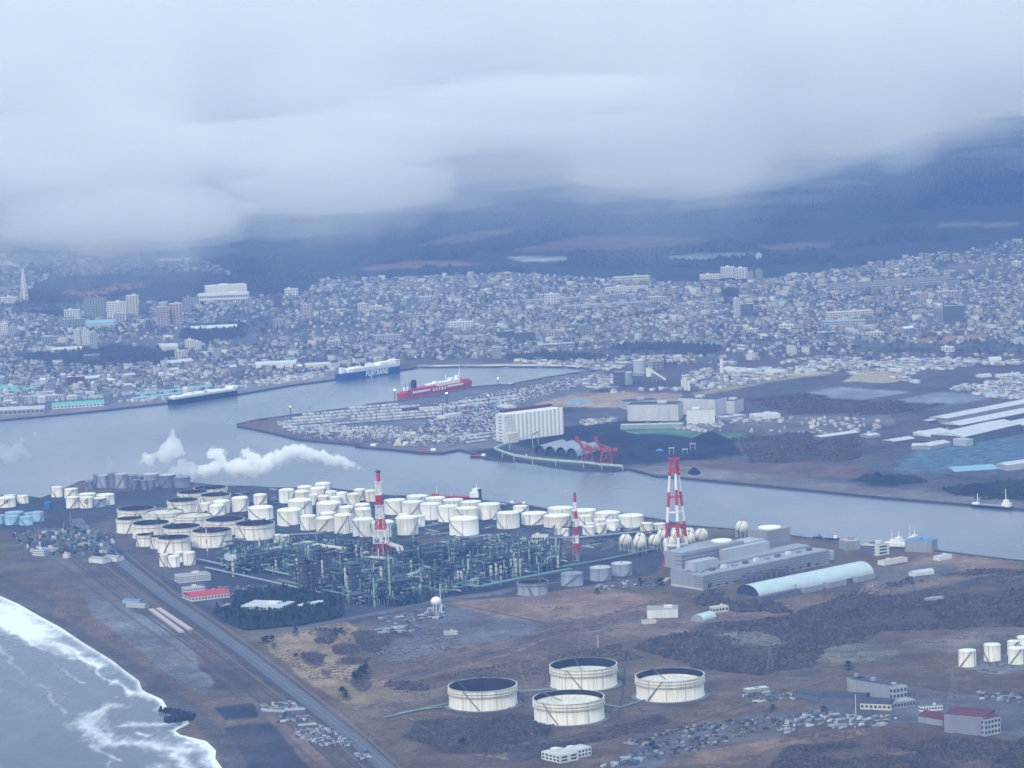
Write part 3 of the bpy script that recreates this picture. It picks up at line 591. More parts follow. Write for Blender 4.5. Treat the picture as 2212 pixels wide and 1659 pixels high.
def fixed_tank(xl, xr, ytop, ybot, label, group, paint=whitet, flat=False, low=False, legs=0, cat='storage tank', par_roof=None, hidden_h=None):
    if paint is whitet: paint = random.choice((whitet, whitet, whitet2, whitet3))
    p, R, m = tank_at(xl, xr, ybot); sd_ = sdep(p); cz = math.sqrt(1-sd_**2)
    hp = (ybot-ytop)*m      # apex to front foot
    rise = R*(.05 if flat else .17)
    H = (hp-R*sd_-(rise*cz if not flat else R*sd_))/cz if hidden_h is None else hidden_h
    H = max(H, R*.35)
    o = empty('storage_tank', p, 0, label, cat, group)
    sh_ = wall_shell(R, H, paint).build('shell', paint, o, True)
    b = MB()
    if flat: b.lathe([(R*1.012, H-.1), (R*1.012, H+.25), (R*.98, H+.3), (R*.5, H+rise*.6), (.3, H+rise)], 44)
    else:
        pr = [(R*1.012, H-.1), (R*1.012, H+.3)]+[(R*math.cos(t), H+.3+rise*math.sin(t)) for t in np.linspace(.1, 1.5, 6)]; b.lathe(pr, 44)
    rf_ = b.build('roof', par_roof or roofw, o, True)
    f = FACE(p); rnd = random.uniform(-.95, .35)
    stair(R, H, f+rnd, random.choice((-1, 1))*min(1.3, H*1.35/R), par=sh_)
    b = MB()       # hand rail round the roof edge and the vertical pipe
    b.lathe([(R*.99, H+1.25), (R*.99, H+1.4), (R*.975, H+1.4), (R*.975, H+1.25)], 44)
    for i in range(22):
        a = i*2*math.pi/22; b.tube((R*.985*math.cos(a), R*.985*math.sin(a), H), (R*.985*math.cos(a), R*.985*math.sin(a), H+1.3), .08, 3)
    b.build('railing', stairm, rf_)
    a = f+random.uniform(-.5, .9); b = MB(); b.tube(((R+.35)*math.cos(a), (R+.35)*math.sin(a), .3), ((R+.35)*math.cos(a), (R+.35)*math.sin(a), H+.5), .28, 6); b.build('pipe', stairm, sh_)
    b = MB(); b.lathe([(1.1, H+rise*.93), (1.1, H+rise+1.0), (.1, H+rise+1.2)], 8); b.build('vent', paint, rf_)
    return o
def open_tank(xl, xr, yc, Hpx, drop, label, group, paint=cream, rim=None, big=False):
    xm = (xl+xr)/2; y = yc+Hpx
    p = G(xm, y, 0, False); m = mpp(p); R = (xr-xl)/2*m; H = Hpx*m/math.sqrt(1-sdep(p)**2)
    o = empty('floating_roof_tank', p, 0, label, 'storage tank', group); n = 64
    b = MB(); b.lathe([(R*1.02, 0), (R*1.02, .4), (R, .4), (R, H)], n); sh_ = b.build('shell', paint, o, True)
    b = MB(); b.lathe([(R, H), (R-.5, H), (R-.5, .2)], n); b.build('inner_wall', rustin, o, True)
    b = MB()
    for k, zz in enumerate((H-.35, H*.83, H*.70, H*.64) if big else (H-.35, H*.80)):
        wd = 1.5 if k else 1.1
        b.lathe([(R, zz-.5), (R+wd, zz), (R+wd, zz+.3), (R, zz+.3)], n)
    b.build('wind_girder', paint, o)
    if rim is not None:
        b = MB(); b.lathe([(R-.52, H*.93), (R-.52, H-.02)], n, a0=0, a1=2*math.pi); b.build('inner_rim', rim, o)
    rz = max(H-drop, 1.2); b = MB()
    b.lathe([(R-.9, rz), (R-1.6, rz+.9), (R-5, rz+.9), (R-5.4, rz+.25), (R*.5, rz+.1), (.1, rz+.35)], n)
    fr_ = b.build('floating_roof', floorr, o, True)
    b = MB()
    for i in range(20): a = i*2*math.pi/20; b.tube((R*.62*math.cos(a), R*.62*math.sin(a), rz+.2), (R*.62*math.cos(a), R*.62*math.sin(a), rz+1.3), .35, 5)
    b.build('roof_leg', rustb, fr_)['kind'] = 'stuff'
    f = FACE(p); a = f+random.choice((-1, 1))*random.uniform(2.2, 2.9)
    b = MB(); q = (R-.3)
    for s_ in (-.7, .7): b.tube((q*math.cos(a)+s_*math.sin(a), q*math.sin(a)-s_*math.cos(a), H+1.2), (q*.25*math.cos(a)+s_*math.sin(a), q*.25*math.sin(a)-s_*math.cos(a), rz+1), .28, 4)
    b.box((q*math.cos(a), q*math.sin(a), H), (4, 4, 2.2), a); b.build('rolling_ladder', stairm, fr_)
    stair(R, H, f+random.uniform(-.9, .5), random.choice((-1, 1))*.5, par=sh_)
    for k in range(3):
        b = MB(); a = f-.6+k*.55+random.uniform(-.1, .1); b.tube(((R+.3)*math.cos(a), (R+.3)*math.sin(a), .3), ((R+.3)*math.cos(a), (R+.3)*math.sin(a), H*.95), .2, 5); b.build('pipe', stairm, sh_)
    # bund ring and apron
    b = MB(); b.lathe([(R*1.02, .12), (R*1.13, .15), (R*1.16, 0)], n); b.build('apron', quayc, o)
    return o
GT = 'four huge open-topped crude tanks in the near field'
def LX(k, *x): return [(k-1)*553+v/4 for v in x]
open_tank(1154, 1305.5, 1505.5, 45, 6.5, 'huge cream open-topped tank standing nearest, its pale roof plate showing inside', GT, big=True)
open_tank(1190, 1333, 1434.5, 44, 11, 'huge cream open-topped tank farthest back of the four in the field', GT, big=True)
open_tank(1375, 1521.5, 1457.5, 44, 8, 'huge cream open-topped tank at the right of the four in the field', GT, big=True)
open_tank(970.5, 1117, 1479, 42, 21, 'huge cream open-topped tank at the left of the four, dark and empty inside', GT, big=True)
# crude tanks of the refinery (open tops)
OT = [(1680, 1965, 700, 25, 15, 0), (1540, 1800, 738, 27, 17, 0), (1738, 1995, 762, 27, 18, 0), (1450, 1718, 808, 28, 18, 0), (1020, 1345, 880, 28, 19, 0), (1270, 1590, 908, 28, 2.2, 1), (1522, 1838, 938, 29, 2.2, 1),
      (1780, 2112, 974, 29, 18, 0), (1010, 1242, 966, 29, 16, 2), (1150, 1468, 1003, 30, 19, 0), (1405, 1735, 1035, 30, 19, 0), (2035, 2376, 1008, 31, 19, 0), (1665, 2008, 1068, 32, 17, 2), (1180, 1338, 1106, 24, 16, 0),
      (1303, 1450, 1122, 25, 16, 2), (1365, 1648, 1130, 30, 19, 0)]
srt = sorted(range(len(OT)), key=lambda i: (OT[i][0]+OT[i][1])/2); rank = {i: k+1 for k, i in enumerate(srt)}
for i, (a, b_, yc, H, dr, st) in enumerate(OT):
    look = ('dark and empty inside', 'with cream roof plate near its rim', 'with a rusty brown inner wall')[st]
    size = 'small' if b_-a < 200 else ('medium' if b_-a < 290 else 'large')
    open_tank(a/4, b_/4, 877.6+yc/4, H, dr, f'{size} open-topped tank {look}, {ordn(rank[i])} from left in its cluster', 'open-topped crude tanks of the refinery', rim=(rustb if st else None))
# white domed tanks
D2 = [(200, 338, 712, 838), (315, 460, 725, 830), (358, 492, 685, 780), (512, 652, 657, 775), (468, 612, 697, 810), (460, 545, 758, 860), (600, 705, 730, 825), (530, 640, 768, 860), (635, 738, 778, 860),
      (695, 795, 740, 845), (788, 897, 750, 857), (848, 950, 712, 815), (942, 1040, 722, 828), (280, 490, 797, 940), (525, 740, 820, 975), (185, 400, 880, 1037), (385, 525, 937, 1072), (522, 680, 953, 1088),
      (550, 692, 912, 1020), (678, 838, 927, 1107), (718, 852, 860, 975), (850, 990, 838, 940), (855, 1000, 877, 985), (838, 1025, 963, 1130), (1000, 1200, 985, 1135), (1225, 1325, 925, 1010), (1210, 1405, 945, 1114),
      (1370, 1462, 940, 1042), (155, 232, 1105, 1187), (215, 292, 1110, 1192), (-20, 98, 755, 850), (-65, 152, 858, 985)]
D1 = [(1685, 1765, 838, 925), (1725, 1825, 833, 930), (1843, 1990, 808, 930), (1812, 1945, 848, 945), (2003, 2152, 780, 915), (1380, 1457, 1275, 1387), (1453, 1555, 1288, 1392), (1500, 1600, 1255, 1350), (1585, 1692, 1255, 1375)]
dom = [(553+a/4, 553+b_/4, 877.6+c/4, 877.6+d/4) for a, b_, c, d in D2]+[(a/4, b_/4, 877.6+c/4, 877.6+d/4) for a, b_, c, d in D1]
order = sorted(range(len(dom)), key=lambda i: dom[i][0]+dom[i][1]); rk = {i: k+1 for k, i in enumerate(order)}
for i, t in enumerate(dom):
    sz = 'small' if t[1]-t[0] < 26 else ('medium' if t[1]-t[0] < 38 else 'large')
    fixed_tank(*t, f'{sz} white dome-roofed tank, {ordn(rk[i])} from left among dome-roofed tanks behind the refinery', 'white dome-roofed tanks behind the refinery')
# tall white flat-topped tanks right of the striped stack
D3 = [(1110, 1300, 795, 938), (1265, 1445, 812, 958), (1303, 1490, 760, 870), (1420, 1598, 828, 985), (1460, 1640, 777, 890), (1575, 1752, 848, 1002), (1612, 1795, 793, 900), (1725, 1922, 863, 1010), (1768, 1950, 810, 930),
      (1920, 2118, 828, 983), (1673, 1927, 953, 1122), (2083, 2280, 903, 1060)]
D4 = [(82, 308, 905, 1027), (310, 532, 860, 965), (275, 508, 925, 1050), (515, 732, 880, 1000), (570, 700, 935, 1035), (715, 938, 900, 1010), (705, 817, 968, 1050), (610, 715, 1030, 1117), (635, 722, 1002, 1070), (717, 817, 1010, 1102),
      (810, 934, 978, 1079), (917, 1140, 925, 1050), (1110, 1218, 1000, 1100), (1218, 1327, 1005, 1082), (10, 145, 852, 915), (365, 430, 1045, 1112), (430, 495, 1053, 1122)]
fl = [(553+a/4, 553+b_/4, 877.6+c/4, 877.6+d/4) for a, b_, c, d in D3]+[(1106+a/4, 1106+b_/4, 877.6+c/4, 877.6+d/4) for a, b_, c, d in D4]
order = sorted(range(len(fl)), key=lambda i: fl[i][0]+fl[i][1]); rk = {i: k+1 for k, i in enumerate(order)}
for i, t in enumerate(fl):
    sz = 'small' if t[1]-t[0] < 30 else ('large' if t[1]-t[0] < 50 else 'broad')
    fixed_tank(*t, f'{sz} white low-roofed tank, {ordn(rk[i])} from left between striped stacks and channel', 'white low-roofed tanks by the channel', flat=(i != 10))
for a, b_, c, d, lb, mt_ in [(675, 858, 1375, 1512, 'grey flat-topped tank between the open rusty tank and the next grey tank', greyt), (860, 1040, 1340, 1470, 'grey flat-topped tank nearest the stepped power station on its left side', greyt),
                      (425, 617, 1425, 1557, 'grey tank with darker top just right of the open rusty one', greyt)]:
    fixed_tank(1106+a/4, 1106+b_/4, 877.6+c/4, 877.6+d/4, lb, 'grey tanks at the refinery edge', mt_, flat=True, par_roof=(wroof if d < 1555 else greyt))
open_tank(1106+50/4, 1106+312/4, 877.6+1512/4, 26, 12, 'weathered grey open tank with rust inside at the refinery corner', 'grey tanks at the refinery edge', paint=greyt, rim=rustb)
# left side tank groups
for a, b_, c, d, lb, mt_, g in [(-30, 138, 778, 877, 'cream tank marked with a ring at the left edge by the water', cream, 'a'), (35, 140, 762, 850, 'cream tank half hidden behind the ring-marked tank', cream, 'a'),
     (145, 248, 765, 842, 'cream tank with dark stair right of the ring-marked tank', cream, 'a'), (45, 207, 903, 990, 'broad pale blue tank behind two small blue tanks', skyb, 'b'), (48, 168, 940, 1027, 'small pale blue tank, middle of the front blue row', skyb, 'b'),
     (168, 286, 945, 1030, 'small pale blue tank at the right of the front blue row', skyb, 'b'), (270, 382, 905, 1000, 'pale blue tank at the right end of the blue group', skyb, 'b'), (205, 300, 915, 985, 'small pale blue tank tucked left of the right-end blue tank', skyb, 'b'),
     (-70, 45, 935, 1020, 'pale blue tank cut by the left edge of the view', skyb, 'b'),
     (445, 545, 690, 787, 'cream tank standing alone nearest the water, left of the cream cluster', cream, 'c'), (558, 675, 705, 795, 'cream tank at the back left of the cream cluster', cream, 'c'), (573, 692, 775, 882, 'cream tank at the front left of the cream cluster', cream, 'c'),
     (690, 806, 778, 882, 'cream tank with a dark round emblem at the front of the cream cluster', cream, 'c'), (682, 832, 745, 840, 'broad cream tank behind the emblem tank', cream, 'c'), (835, 992, 750, 857, 'broad cream tank at the right end of the cream cluster', cream, 'c'),
     (808, 918, 785, 873, 'small grey tank in front of the right-end cream tank', greyt, 'c')]:
    fixed_tank(a/4, b_/4, 877.6+c/4, 877.6+d/4, lb, {'a': 'cream tanks at the left edge', 'b': 'pale blue tanks at the left', 'c': 'cream tanks near the smoke'}[g], mt_, flat=True, par_roof=(mt_ if mt_ is skyb else None))
GB = [(810, 880, 585, 700), (842, 940, 590, 708), (940, 1025, 573, 705), (995, 1112, 575, 710), (1108, 1190, 590, 705), (1180, 1245, 600, 700), (1235, 1382, 573, 700), (1375, 1525, 580, 706), (1500, 1645, 600, 706), (1150, 1215, 630, 722), (1220, 1280, 634, 724),
      (1285, 1345, 630, 724), (735, 810, 640, 735)]
order = sorted(range(len(GB)), key=lambda i: GB[i][0]+GB[i][1]); rk = {i: k+1 for k, i in enumerate(order)}
for i, (a, b_, c, d) in enumerate(GB):
    fixed_tank(a/4, b_/4, 877.6+c/4, 877.6+d/4, f'grey-blue tank veiled by steam at the shore, {ordn(rk[i])} from the left of that block', 'grey tanks in the steam by the water', dgreyt if i not in (1, 3, 6) else greyt, flat=True, par_roof=(wroof if i in (1, 3, 6, 7) else greyt))
# cream tanks at the right edge
for a, b_, c, d, lb in [(1648, 1800, 628, 790, 'cream tank farthest left of the right-edge group'), (1866, 2012, 577, 740, 'cream tank between the left-hand one and the front one of the right-edge group'), (2078, 2225, 608, 768, 'cream tank in front at the very right edge'),
                        (2070, 2180, 552, 690, 'cream tank just behind the front one at the very right edge'), (2150, 2290, 512, 640, 'grey-cream tank farthest back at the very right edge')]:
    fixed_tank(1659+a/4, 1659+b_/4, 1244.2+c/4, 1244.2+d/4, lb, 'cream tanks at the right edge', cream, flat=True)
def emblem(x, y, r, label, fill):
    p, R, m = tank_at(*x, y); f = FACE(p); b = MB(); n = 20; rr = r*m
    for i in range(n):
        a0, a1 = 2*math.pi*i/n, 2*math.pi*(i+1)/n
        for k, (ri, ro) in enumerate(((.62, 1.0),)+(((0, .3),) if fill else ())):
            q = [(ro*rr*math.cos(a0), ro*rr*math.sin(a0)), (ro*rr*math.cos(a1), ro*rr*math.sin(a1)), (ri*rr*math.cos(a1), ri*rr*math.sin(a1)), (ri*rr*math.cos(a0), ri*rr*math.sin(a0))]
            vs = []
            for u, v in q:
                t = f+u/R; vs.append(((R+.25)*math.cos(t), (R+.25)*math.sin(t), 11+v))
            b.add(vs, [(0, 1, 2, 3)])
    o_ = min((o for o in COL.objects if o.get('category') == 'storage tank'), key=lambda o: (o.location-p).length)
    return b.build('emblem', darkm, o_)
emblem((-30/4, 138/4), 877.6+877/4, 4.2, '', False); emblem((690/4, 806/4), 877.6+882/4, 4.6, '', True)
# spheres
SP = [(985, 1160, 58), (1112, 1140, 50), (1107, 1178, 60), (1237, 1160, 55), (1300, 1112, 46), (1365, 1185, 60), (1422, 1088, 48), (1425, 1118, 50), (1535, 1095, 48), (1533, 1138, 54), (1640, 1112, 58), (1990, 1045, 57)]
order = sorted(range(len(SP)), key=lambda i: SP[i][0]); rk = {i: k+1 for k, i in enumerate(order)}
for i, (x, y, r) in enumerate(SP):
    X, Yc = 1106+x/4, 877.6+y/4; rp = r/4; p = G(X, Yc+rp*1.55, 0, False); m = mpp(p); R = rp*m; zc = R*1.6
    lb = 'white gas sphere standing alone by the channel, far right of the others' if i == 11 else f'white gas sphere on legs, {ordn(rk[i])} from left behind the striped tripod stack'
    o = empty('gas_sphere', p, 0, lb, 'gas sphere', 'spherical gas tanks on legs')
    b = MB(); b.ball((0, 0, zc), R, 24, 14); b.build('sphere', cream, o, True)
    for k in range(9):
        a = k*2*math.pi/9+.2; b = MB(); b.tube((R*.97*math.cos(a), R*.97*math.sin(a), 0), (R*.97*math.cos(a), R*.97*math.sin(a), zc), .45, 6); b.build('leg', palep, o)
    b = MB()
    for k in range(12):
        a = FACE(p)-.9+k*.09; a2 = a+.09; t = -1.0+k*.2; t2 = t+.2; rr = R*1.05
        b.tube((rr*math.cos(t)*math.cos(a), rr*math.cos(t)*math.sin(a), zc+rr*math.sin(t)), (rr*math.cos(t2)*math.cos(a2), rr*math.cos(t2)*math.sin(a2), zc+rr*math.sin(t2)), .45, 5)
    b.build('stair', stairm, o)
    b = MB(); b.lathe([(2, zc+R*.97), (2, zc+R+1.2)], 8); b.build('top_platform', stairm, o)

# ------------------------------------------------------------------ stacks
def lat(b, p, q, r): b.tube(p, q, r, 5)
def bands(o, x0, y0, x1, y1, r0, r1, segs, name='band', n=14):
    """a tapering flue from (x1,y1,0) up to (x0,y0,H) in coloured lengths; segs = [(fraction from top, paint)]"""
    top = Vector(x0); bot = Vector(x1)
def stack_bands(b_top, b_bot, r_top, r_bot, H, segs, parent, n=14, nm='flue_section'):
    f0 = 0
    for f1, m_ in segs:
        pa = Vector(b_top).lerp(Vector(b_bot), f0); pb = Vector(b_top).lerp(Vector(b_bot), f1); b = MB()
        b.tube(pb, pa, r_bot*f1+r_top*(1-f1), n, r_bot*f0+r_top*(1-f0)); b.build(nm, m_, parent, False); f0 = f1
def height_px(p, ytop, xbase, ybase): m = mpp(p); return (ybase-ytop)*m/math.sqrt(1-sdep(p)**2)
RW = [(.19, redp), (.33, whp), (.47, redp), (.61, whp), (.73, redp), (.87, whp), (1.0, redp)]
# striped stack in the refinery (left)
p = G(825, 1206, 0, False); H = height_px(p, 1018, 825, 1206)
o = empty('striped_stack', p, 0, 'red and white banded stack in a lattice frame in the middle of the refinery', 'chimney')
top, bot = (0, 0, H), (0, 0, 0); sg = [(.125, redp), (.27, whp), (.39, redp), (.54, whp), (.67, redp), (.815, whp), (.93, redp), (1.0, palep)]
stack_bands(top, bot, 2.9, 2.9, H, sg, o)
f0 = 0
for k, (f1, m_) in enumerate(sg):
    z1, z0 = H*(1-f0), H*(1-f1); f0 = f1
    if k == 0: continue
    s1, s0 = 4.8+max(0, .5-z1/H)*19+(1-z1/H)*4, 4.8+max(0, .5-z0/H)*19+(1-z0/H)*4; b = MB()
    c1 = [(s1*math.cos(a), s1*math.sin(a), z1) for a in (.6, 2.17, 3.74, 5.31)]; c0 = [(s0*math.cos(a), s0*math.sin(a), z0) for a in (.6, 2.17, 3.74, 5.31)]
    for i in range(4):
        j = (i+1) % 4; lat(b, c0[i], c1[i], .85); lat(b, c0[i], c1[j], .4); lat(b, c0[j], c1[i], .4); lat(b, c0[i], c0[j], .6)
    if k in (1, 3, 5): b.lathe([(s1+1.2, z1-.4), (s1+1.2, z1+.4), (s1-1.5, z1+.4)], 14)
    b.build('lattice_bay', m_ if k < 7 else whp, o)
b = MB(); b.lathe([(3.6, H-1.5), (4.3, H-1), (4.3, H+.6), (3.1, H+.6), (3.1, H-3)], 14); b.build('rim', darkm, o)
# slim middle stack
p = G(1247, 1211, 0, False); H = height_px(p, 1064, 1247, 1211)
o = empty('striped_stack', p, 0, 'slim red and white flare stack between the other two striped stacks', 'chimney')
sg = [(.03, darkm), (.14, redp), (.27, whp), (.38, redp), (.5, whp), (.62, redp), (.74, whp), (.87, redp), (1, greyt)]
stack_bands((0, 0, H), (0, 0, 0), 1.3, 1.9, H, sg, o, 10); f0 = 0
for k, (f1, m_) in enumerate(sg):
    z1, z0 = H*(1-f0), H*(1-f1); f0 = f1; s1, s0 = 2.2+(1-z1/H)*4.5, 2.2+(1-z0/H)*4.5
    if k == 0: continue
    b = MB(); c1 = [(s1*math.cos(a), s1*math.sin(a), z1) for a in (.9, 3.0, 5.1)]; c0 = [(s0*math.cos(a), s0*math.sin(a), z0) for a in (.9, 3.0, 5.1)]
    for i in range(3):
        j = (i+1) % 3; lat(b, c0[i], c1[i], .5); lat(b, c0[i], c1[j], .26); lat(b, c0[j], c1[i], .26); lat(b, c0[i], c0[j], .3)
    b.build('lattice_bay', m_, o)
# power station stack on three legs
p = G(1463, 1224, 0, False); m = mpp(p); H = height_px(p, 989, 1460, 1224)
o = empty('striped_stack', p, 0, 'tall red and white tripod stack rising beside the stepped power station', 'chimney')
sg = [(.135, redp), (.29, whp), (.43, redp), (.575, whp), (.72, redp), (.87, whp), (1.0, redp)]
dirs = [(-1, -.15), (.35, -.9), (1.0, .55)]
for k, (dx, dy) in enumerate(dirs):
    tp, bt = (dx*4.8, dy*4.8, H*(1 if k == 1 else .965)), (dx*(18 if k != 1 else 7), dy*18, 0)
    stack_bands(tp, bt, 2.0, 2.5, H, sg, o, 12)
for f, m_ in ((.1, redp), (.36, redp), (.5, whp), (.63, redp), (.8, whp), (.93, redp)):
    b = MB(); z = H*(1-f); P = [Vector((dx*4.8, dy*4.8, H)).lerp(Vector((dx*(18 if k != 1 else 7), dy*18, 0)), f) for k, (dx, dy) in enumerate(dirs)]
    for i in range(3): b.tube(P[i], P[(i+1) % 3], .9, 6)
    b.build('cross_brace', m_, o)
b = MB(); b.lathe([(7.5, H*.98), (9, H*.985), (9, H*.99), (4, H*.99)], 16); b.lathe([(8.6, H*.86), (10, H*.862), (10, H*.868), (5, H*.868)], 16); b.build('platform', redp, o)
# far stack at the left with its frame
p = G(53, 653, 0); H = height_px(p, 579, 53, 653)
o = empty('far_stack', p, 0, 'pale stack in a spreading frame at the far left, trailing white smoke', 'chimney'); b = MB(); b.tube((0, 0, 0), (0, 0, H), 5, 12, 3.6); b.build('flue', wallw, o)
b = MB()
for i in range(4):
    a = .8+i*math.pi/2; b.tube((17*math.cos(a), 17*math.sin(a), 0), (5.5*math.cos(a), 5.5*math.sin(a), H*.8), .9, 5)
for z in (.2, .4, .6):
    r = 5.5+11.5*max(0, 1-z/.8)
    for i in range(4): a = .8+i*math.pi/2; b.tube((r*math.cos(a), r*math.sin(a), H*z), (r*math.cos(a+math.pi/2), r*math.sin(a+math.pi/2), H*z), .6, 4)
b.build('frame', wallw, o)
p = G(1560, 838, 0, False); H = height_px(p, 778, 1560, 838)
o = empty('far_stack', p, 0, 'thin pale grey chimney standing among the sheds right of the silos', 'chimney'); b = MB(); b.tube((0, 0, 0), (0, 0, H*.55), 4.5, 12, 4); b.build('base', wallg, o); b = MB(); b.tube((0, 0, H*.55), (0, 0, H), 4, 12, 3.2); b.build('flue', wallw, o)
# masts and light poles
def pole(x, y, ytop, label, cat='mast', r=.5, m_=palep, lampc=None, group=None, red=False):
    p = G(x, y, 0, False); H = height_px(p, ytop, x, y); o = empty('light_mast' if lampc else 'mast', p, 0, label, cat, group)
    b = MB(); b.tube((0, 0, 0), (0, 0, H), r, 6, r*.6); b.build('post', m_, o)
    if lampc:
        b = MB(); b.lathe([(3.4, H-.6), (3.4, H)], 10); b.disc(3.4, H, 10); b.build('lamp_ring', darkm, o)
        b = MB(); b.ball((0, -.5, H+.6), lampc[1], 10, 6, .7); b.build('lamp', lampc[0], o)
    return o
lo, lw_ = lit('warm_floodlight', (1, .62, .25), 7), lit('white_floodlight', (1, .92, .75), 5)
pole(628, 904, 879, 'slim floodlight mast at the pier tip with a small lit lamp', r=1.2, m_=darkm, lampc=(lw_, 1.0))
pole(853, 862, 843, 'floodlight mast with a bright orange lamp beside the red ship', r=1.2, m_=darkm, lampc=(lo, 2.6))
pole(966, 874, 850, 'floodlight mast with a bright white lamp in the car park', r=1.2, m_=darkm, lampc=(lw_, 2.2))
pole(1056, 876, 855, 'floodlight mast with a dim lamp right of the bright white one', r=1.2, m_=darkm, lampc=(lw_, 1.1))
pole(1076, 830, 818, 'short floodlight mast with orange lamp at the basin edge', r=1, m_=darkm, lampc=(lo, 1.4))
pole(726, 905, 888, 'dark unlit mast among the trailer rows at the left', r=1, m_=darkm); pole(813, 911, 891, 'dark unlit mast among the trailer rows in the middle', r=1, m_=darkm); pole(957, 905, 868, 'tall dark unlit mast beside the white shed in the port', r=1, m_=darkm)
pole(84, 1168, 1133, 'thin mast left of the lattice masts by the pump station', r=.8, m_=greyt)
pole(154.5, 1165, 1107, 'tall grey mast by the pump station', r=1.2, m_=greyt); pole(139, 1160, 1128, 'lower grey mast left of the tall one by the pump station', r=1, m_=greyt); pole(158, 1150, 1122, 'thin leaning grey mast behind the tall pump station mast', r=.7, m_=greyt)
p = G(448, 1200, 0, False); H = height_px(p, 1122, 448, 1186)
o = empty('striped_mast', p, 0, 'thin red and white mast in front of a big open tank', 'mast'); stack_bands((0, 0, H), (0, 0, 0), .7, 1.1, H, [(.1, redp), (.45, whp), (.5, redp), (.6, redp), (.85, whp), (.9, redp), (1, greyt)], o, 6)
# ------------------------------------------------------------------ buildings noted by their corners
V2 = lambda v: Vector((v[0], v[1], 0))
def quad(P0, P1, P2):       # footprint: P0 nearest corner, P1 and P2 its neighbours
    a, b, c = G(*P0, 0, False), G(*P1, 0, False), G(*P2, 0, False); return [a, b, b+c-a, c]
def obox(P0, P1, dep, side=1):       # front edge P0-P1 in the view, depth in metres away from viewer
    a, b = G(*P0, 0, False), G(*P1, 0, False); d = (b-a).normalized(); n = Vector((-d.y, d.x, 0))
    if n.dot(V2(a)) < 0: n = -n
    return [a, b, b+n*dep, a+n*dep]
def loc_pts(pts, o): return [(p.x-o.x, p.y-o.y) for p in pts]
def windows(o, q, h, nfl, ncol, sides=(0,), z0=1.2, m_=glass, ww=.6, hh=.55, name='window', stuff=True):
    """rows of windows standing 8 cm proud of the wall, in one part when far too small to pick out"""
    b = MB()
    for s in sides:
        a, c = Vector((*q[s], 0)), Vector((*q[(s+1) % 4], 0)); d = c-a; Ld = d.length; d.normalize(); n = Vector((d.y, -d.x, 0)); cen = sum((Vector((*v, 0)) for v in q), Vector())/4
        if n.dot(a-cen) < 0: n = -n
        nc = max(1, int(ncol*(1 if s % 2 == 0 else .5))); rz = math.atan2(d.y, d.x); fh = (h-z0-.6)/nfl; cw = Ld/nc
        for i in range(nc):
            for j in range(nfl):
                p = a+d*(cw*(i+.5))+n*.04; b.box((p.x, p.y, z0+fh*j+fh*.2), (cw*ww, .3, fh*hh), rz)
    w_ = b.build(name, m_, next((c for c in o.children if c.name.split('.')[0] == 'wall'), o))
    if stuff: w_['kind'] = 'stuff'
    return w_
def building(name, q, h, label, cat, wm, rm=None, group=None, roof='flat', rh=3, win=None, sides=(0,), extra=True, parapet=True, z=0.0):
    c = (q[0]+q[2])/2; o = empty(name, (c.x, c.y, z), 0, label, cat, group); L_ = loc_pts(q, c)
    b = MB(); b.prism(L_, 0, h); b.build('wall', wm, o); rm = rm or conc
    d = Vector((L_[1][0]-L_[0][0], L_[1][1]-L_[0][1], 0)); n = Vector((L_[3][0]-L_[0][0], L_[3][1]-L_[0][1], 0)); b = MB()
    if roof == 'flat':
        sc = 1.0; b.prism([(x*.985, y*.985) for x, y in L_], h, h+.3)
    elif roof == 'gable':       # ridge along the first edge
        m0 = [(L_[0][0]+n.x/2, L_[0][1]+n.y/2), (L_[1][0]+n.x/2, L_[1][1]+n.y/2)]; e = 1.02; Q = [(x*e, y*e, h+.02) for x, y in L_]+[(m0[0][0]*e, m0[0][1]*e, h+rh), (m0[1][0]*e, m0[1][1]*e, h+rh)]
        b.add(Q, [(0, 1, 5, 4), (2, 3, 4, 5), (0, 4, 3), (1, 2, 5), (3, 2, 1, 0)])
    elif roof == 'arch':
        k = 12; vs = []
        for e_ in (0, 1):
            base = Vector((L_[e_][0], L_[e_][1], 0))
            for i in range(k+1):
                t = math.pi*i/k; u = (1-math.cos(t))/2; vs.append((base.x+n.x*u, base.y+n.y*u, h+.02+rh*math.sin(t)))
        b.add(vs, [(i, i+1, k+2+i, k+1+i) for i in range(k)]); b.build('roof', rm, o, True); b = MB(); b.add(vs[:k+1], [tuple(range(k+1))]); b.build('gable_wall', win or wm, o); b = MB(); b.add(vs[k+1:], [tuple(range(k, -1, -1))]); b.build('gable_wall', win or wm, o); win = None; b = None
    elif roof == 'shed':
        b.add([(*L_[0], h+.02), (*L_[1], h+.02), (*L_[2], h+rh), (*L_[3], h+rh), (*L_[2], h+.02), (*L_[3], h+.02)], [(0, 1, 2, 3), (5, 4, 1, 0), (3, 2, 4, 5), (0, 3, 5), (1, 4, 2)])
    if b: b.build('roof', rm, o)
    if win: windows(o, L_, h, win[0], win[1], sides)
    if roof == 'flat' and extra:
        b = MB(); u = random.uniform(.25, .7); cx_, cy_ = L_[0][0]+d.x*u+n.x*.5, L_[0][1]+d.y*u+n.y*.5; s = min(d.length, n.length)*.28
        b.box((cx_, cy_, h+.3), (s*1.3, s, min(3.5, h*.25)+.5), math.atan2(d.y, d.x)); b.build('plant_room', wm, o)
    return o
def hfrom(P, ytop): p = G(*P, 0, False); return height_px(p, ytop, P[0], P[1])
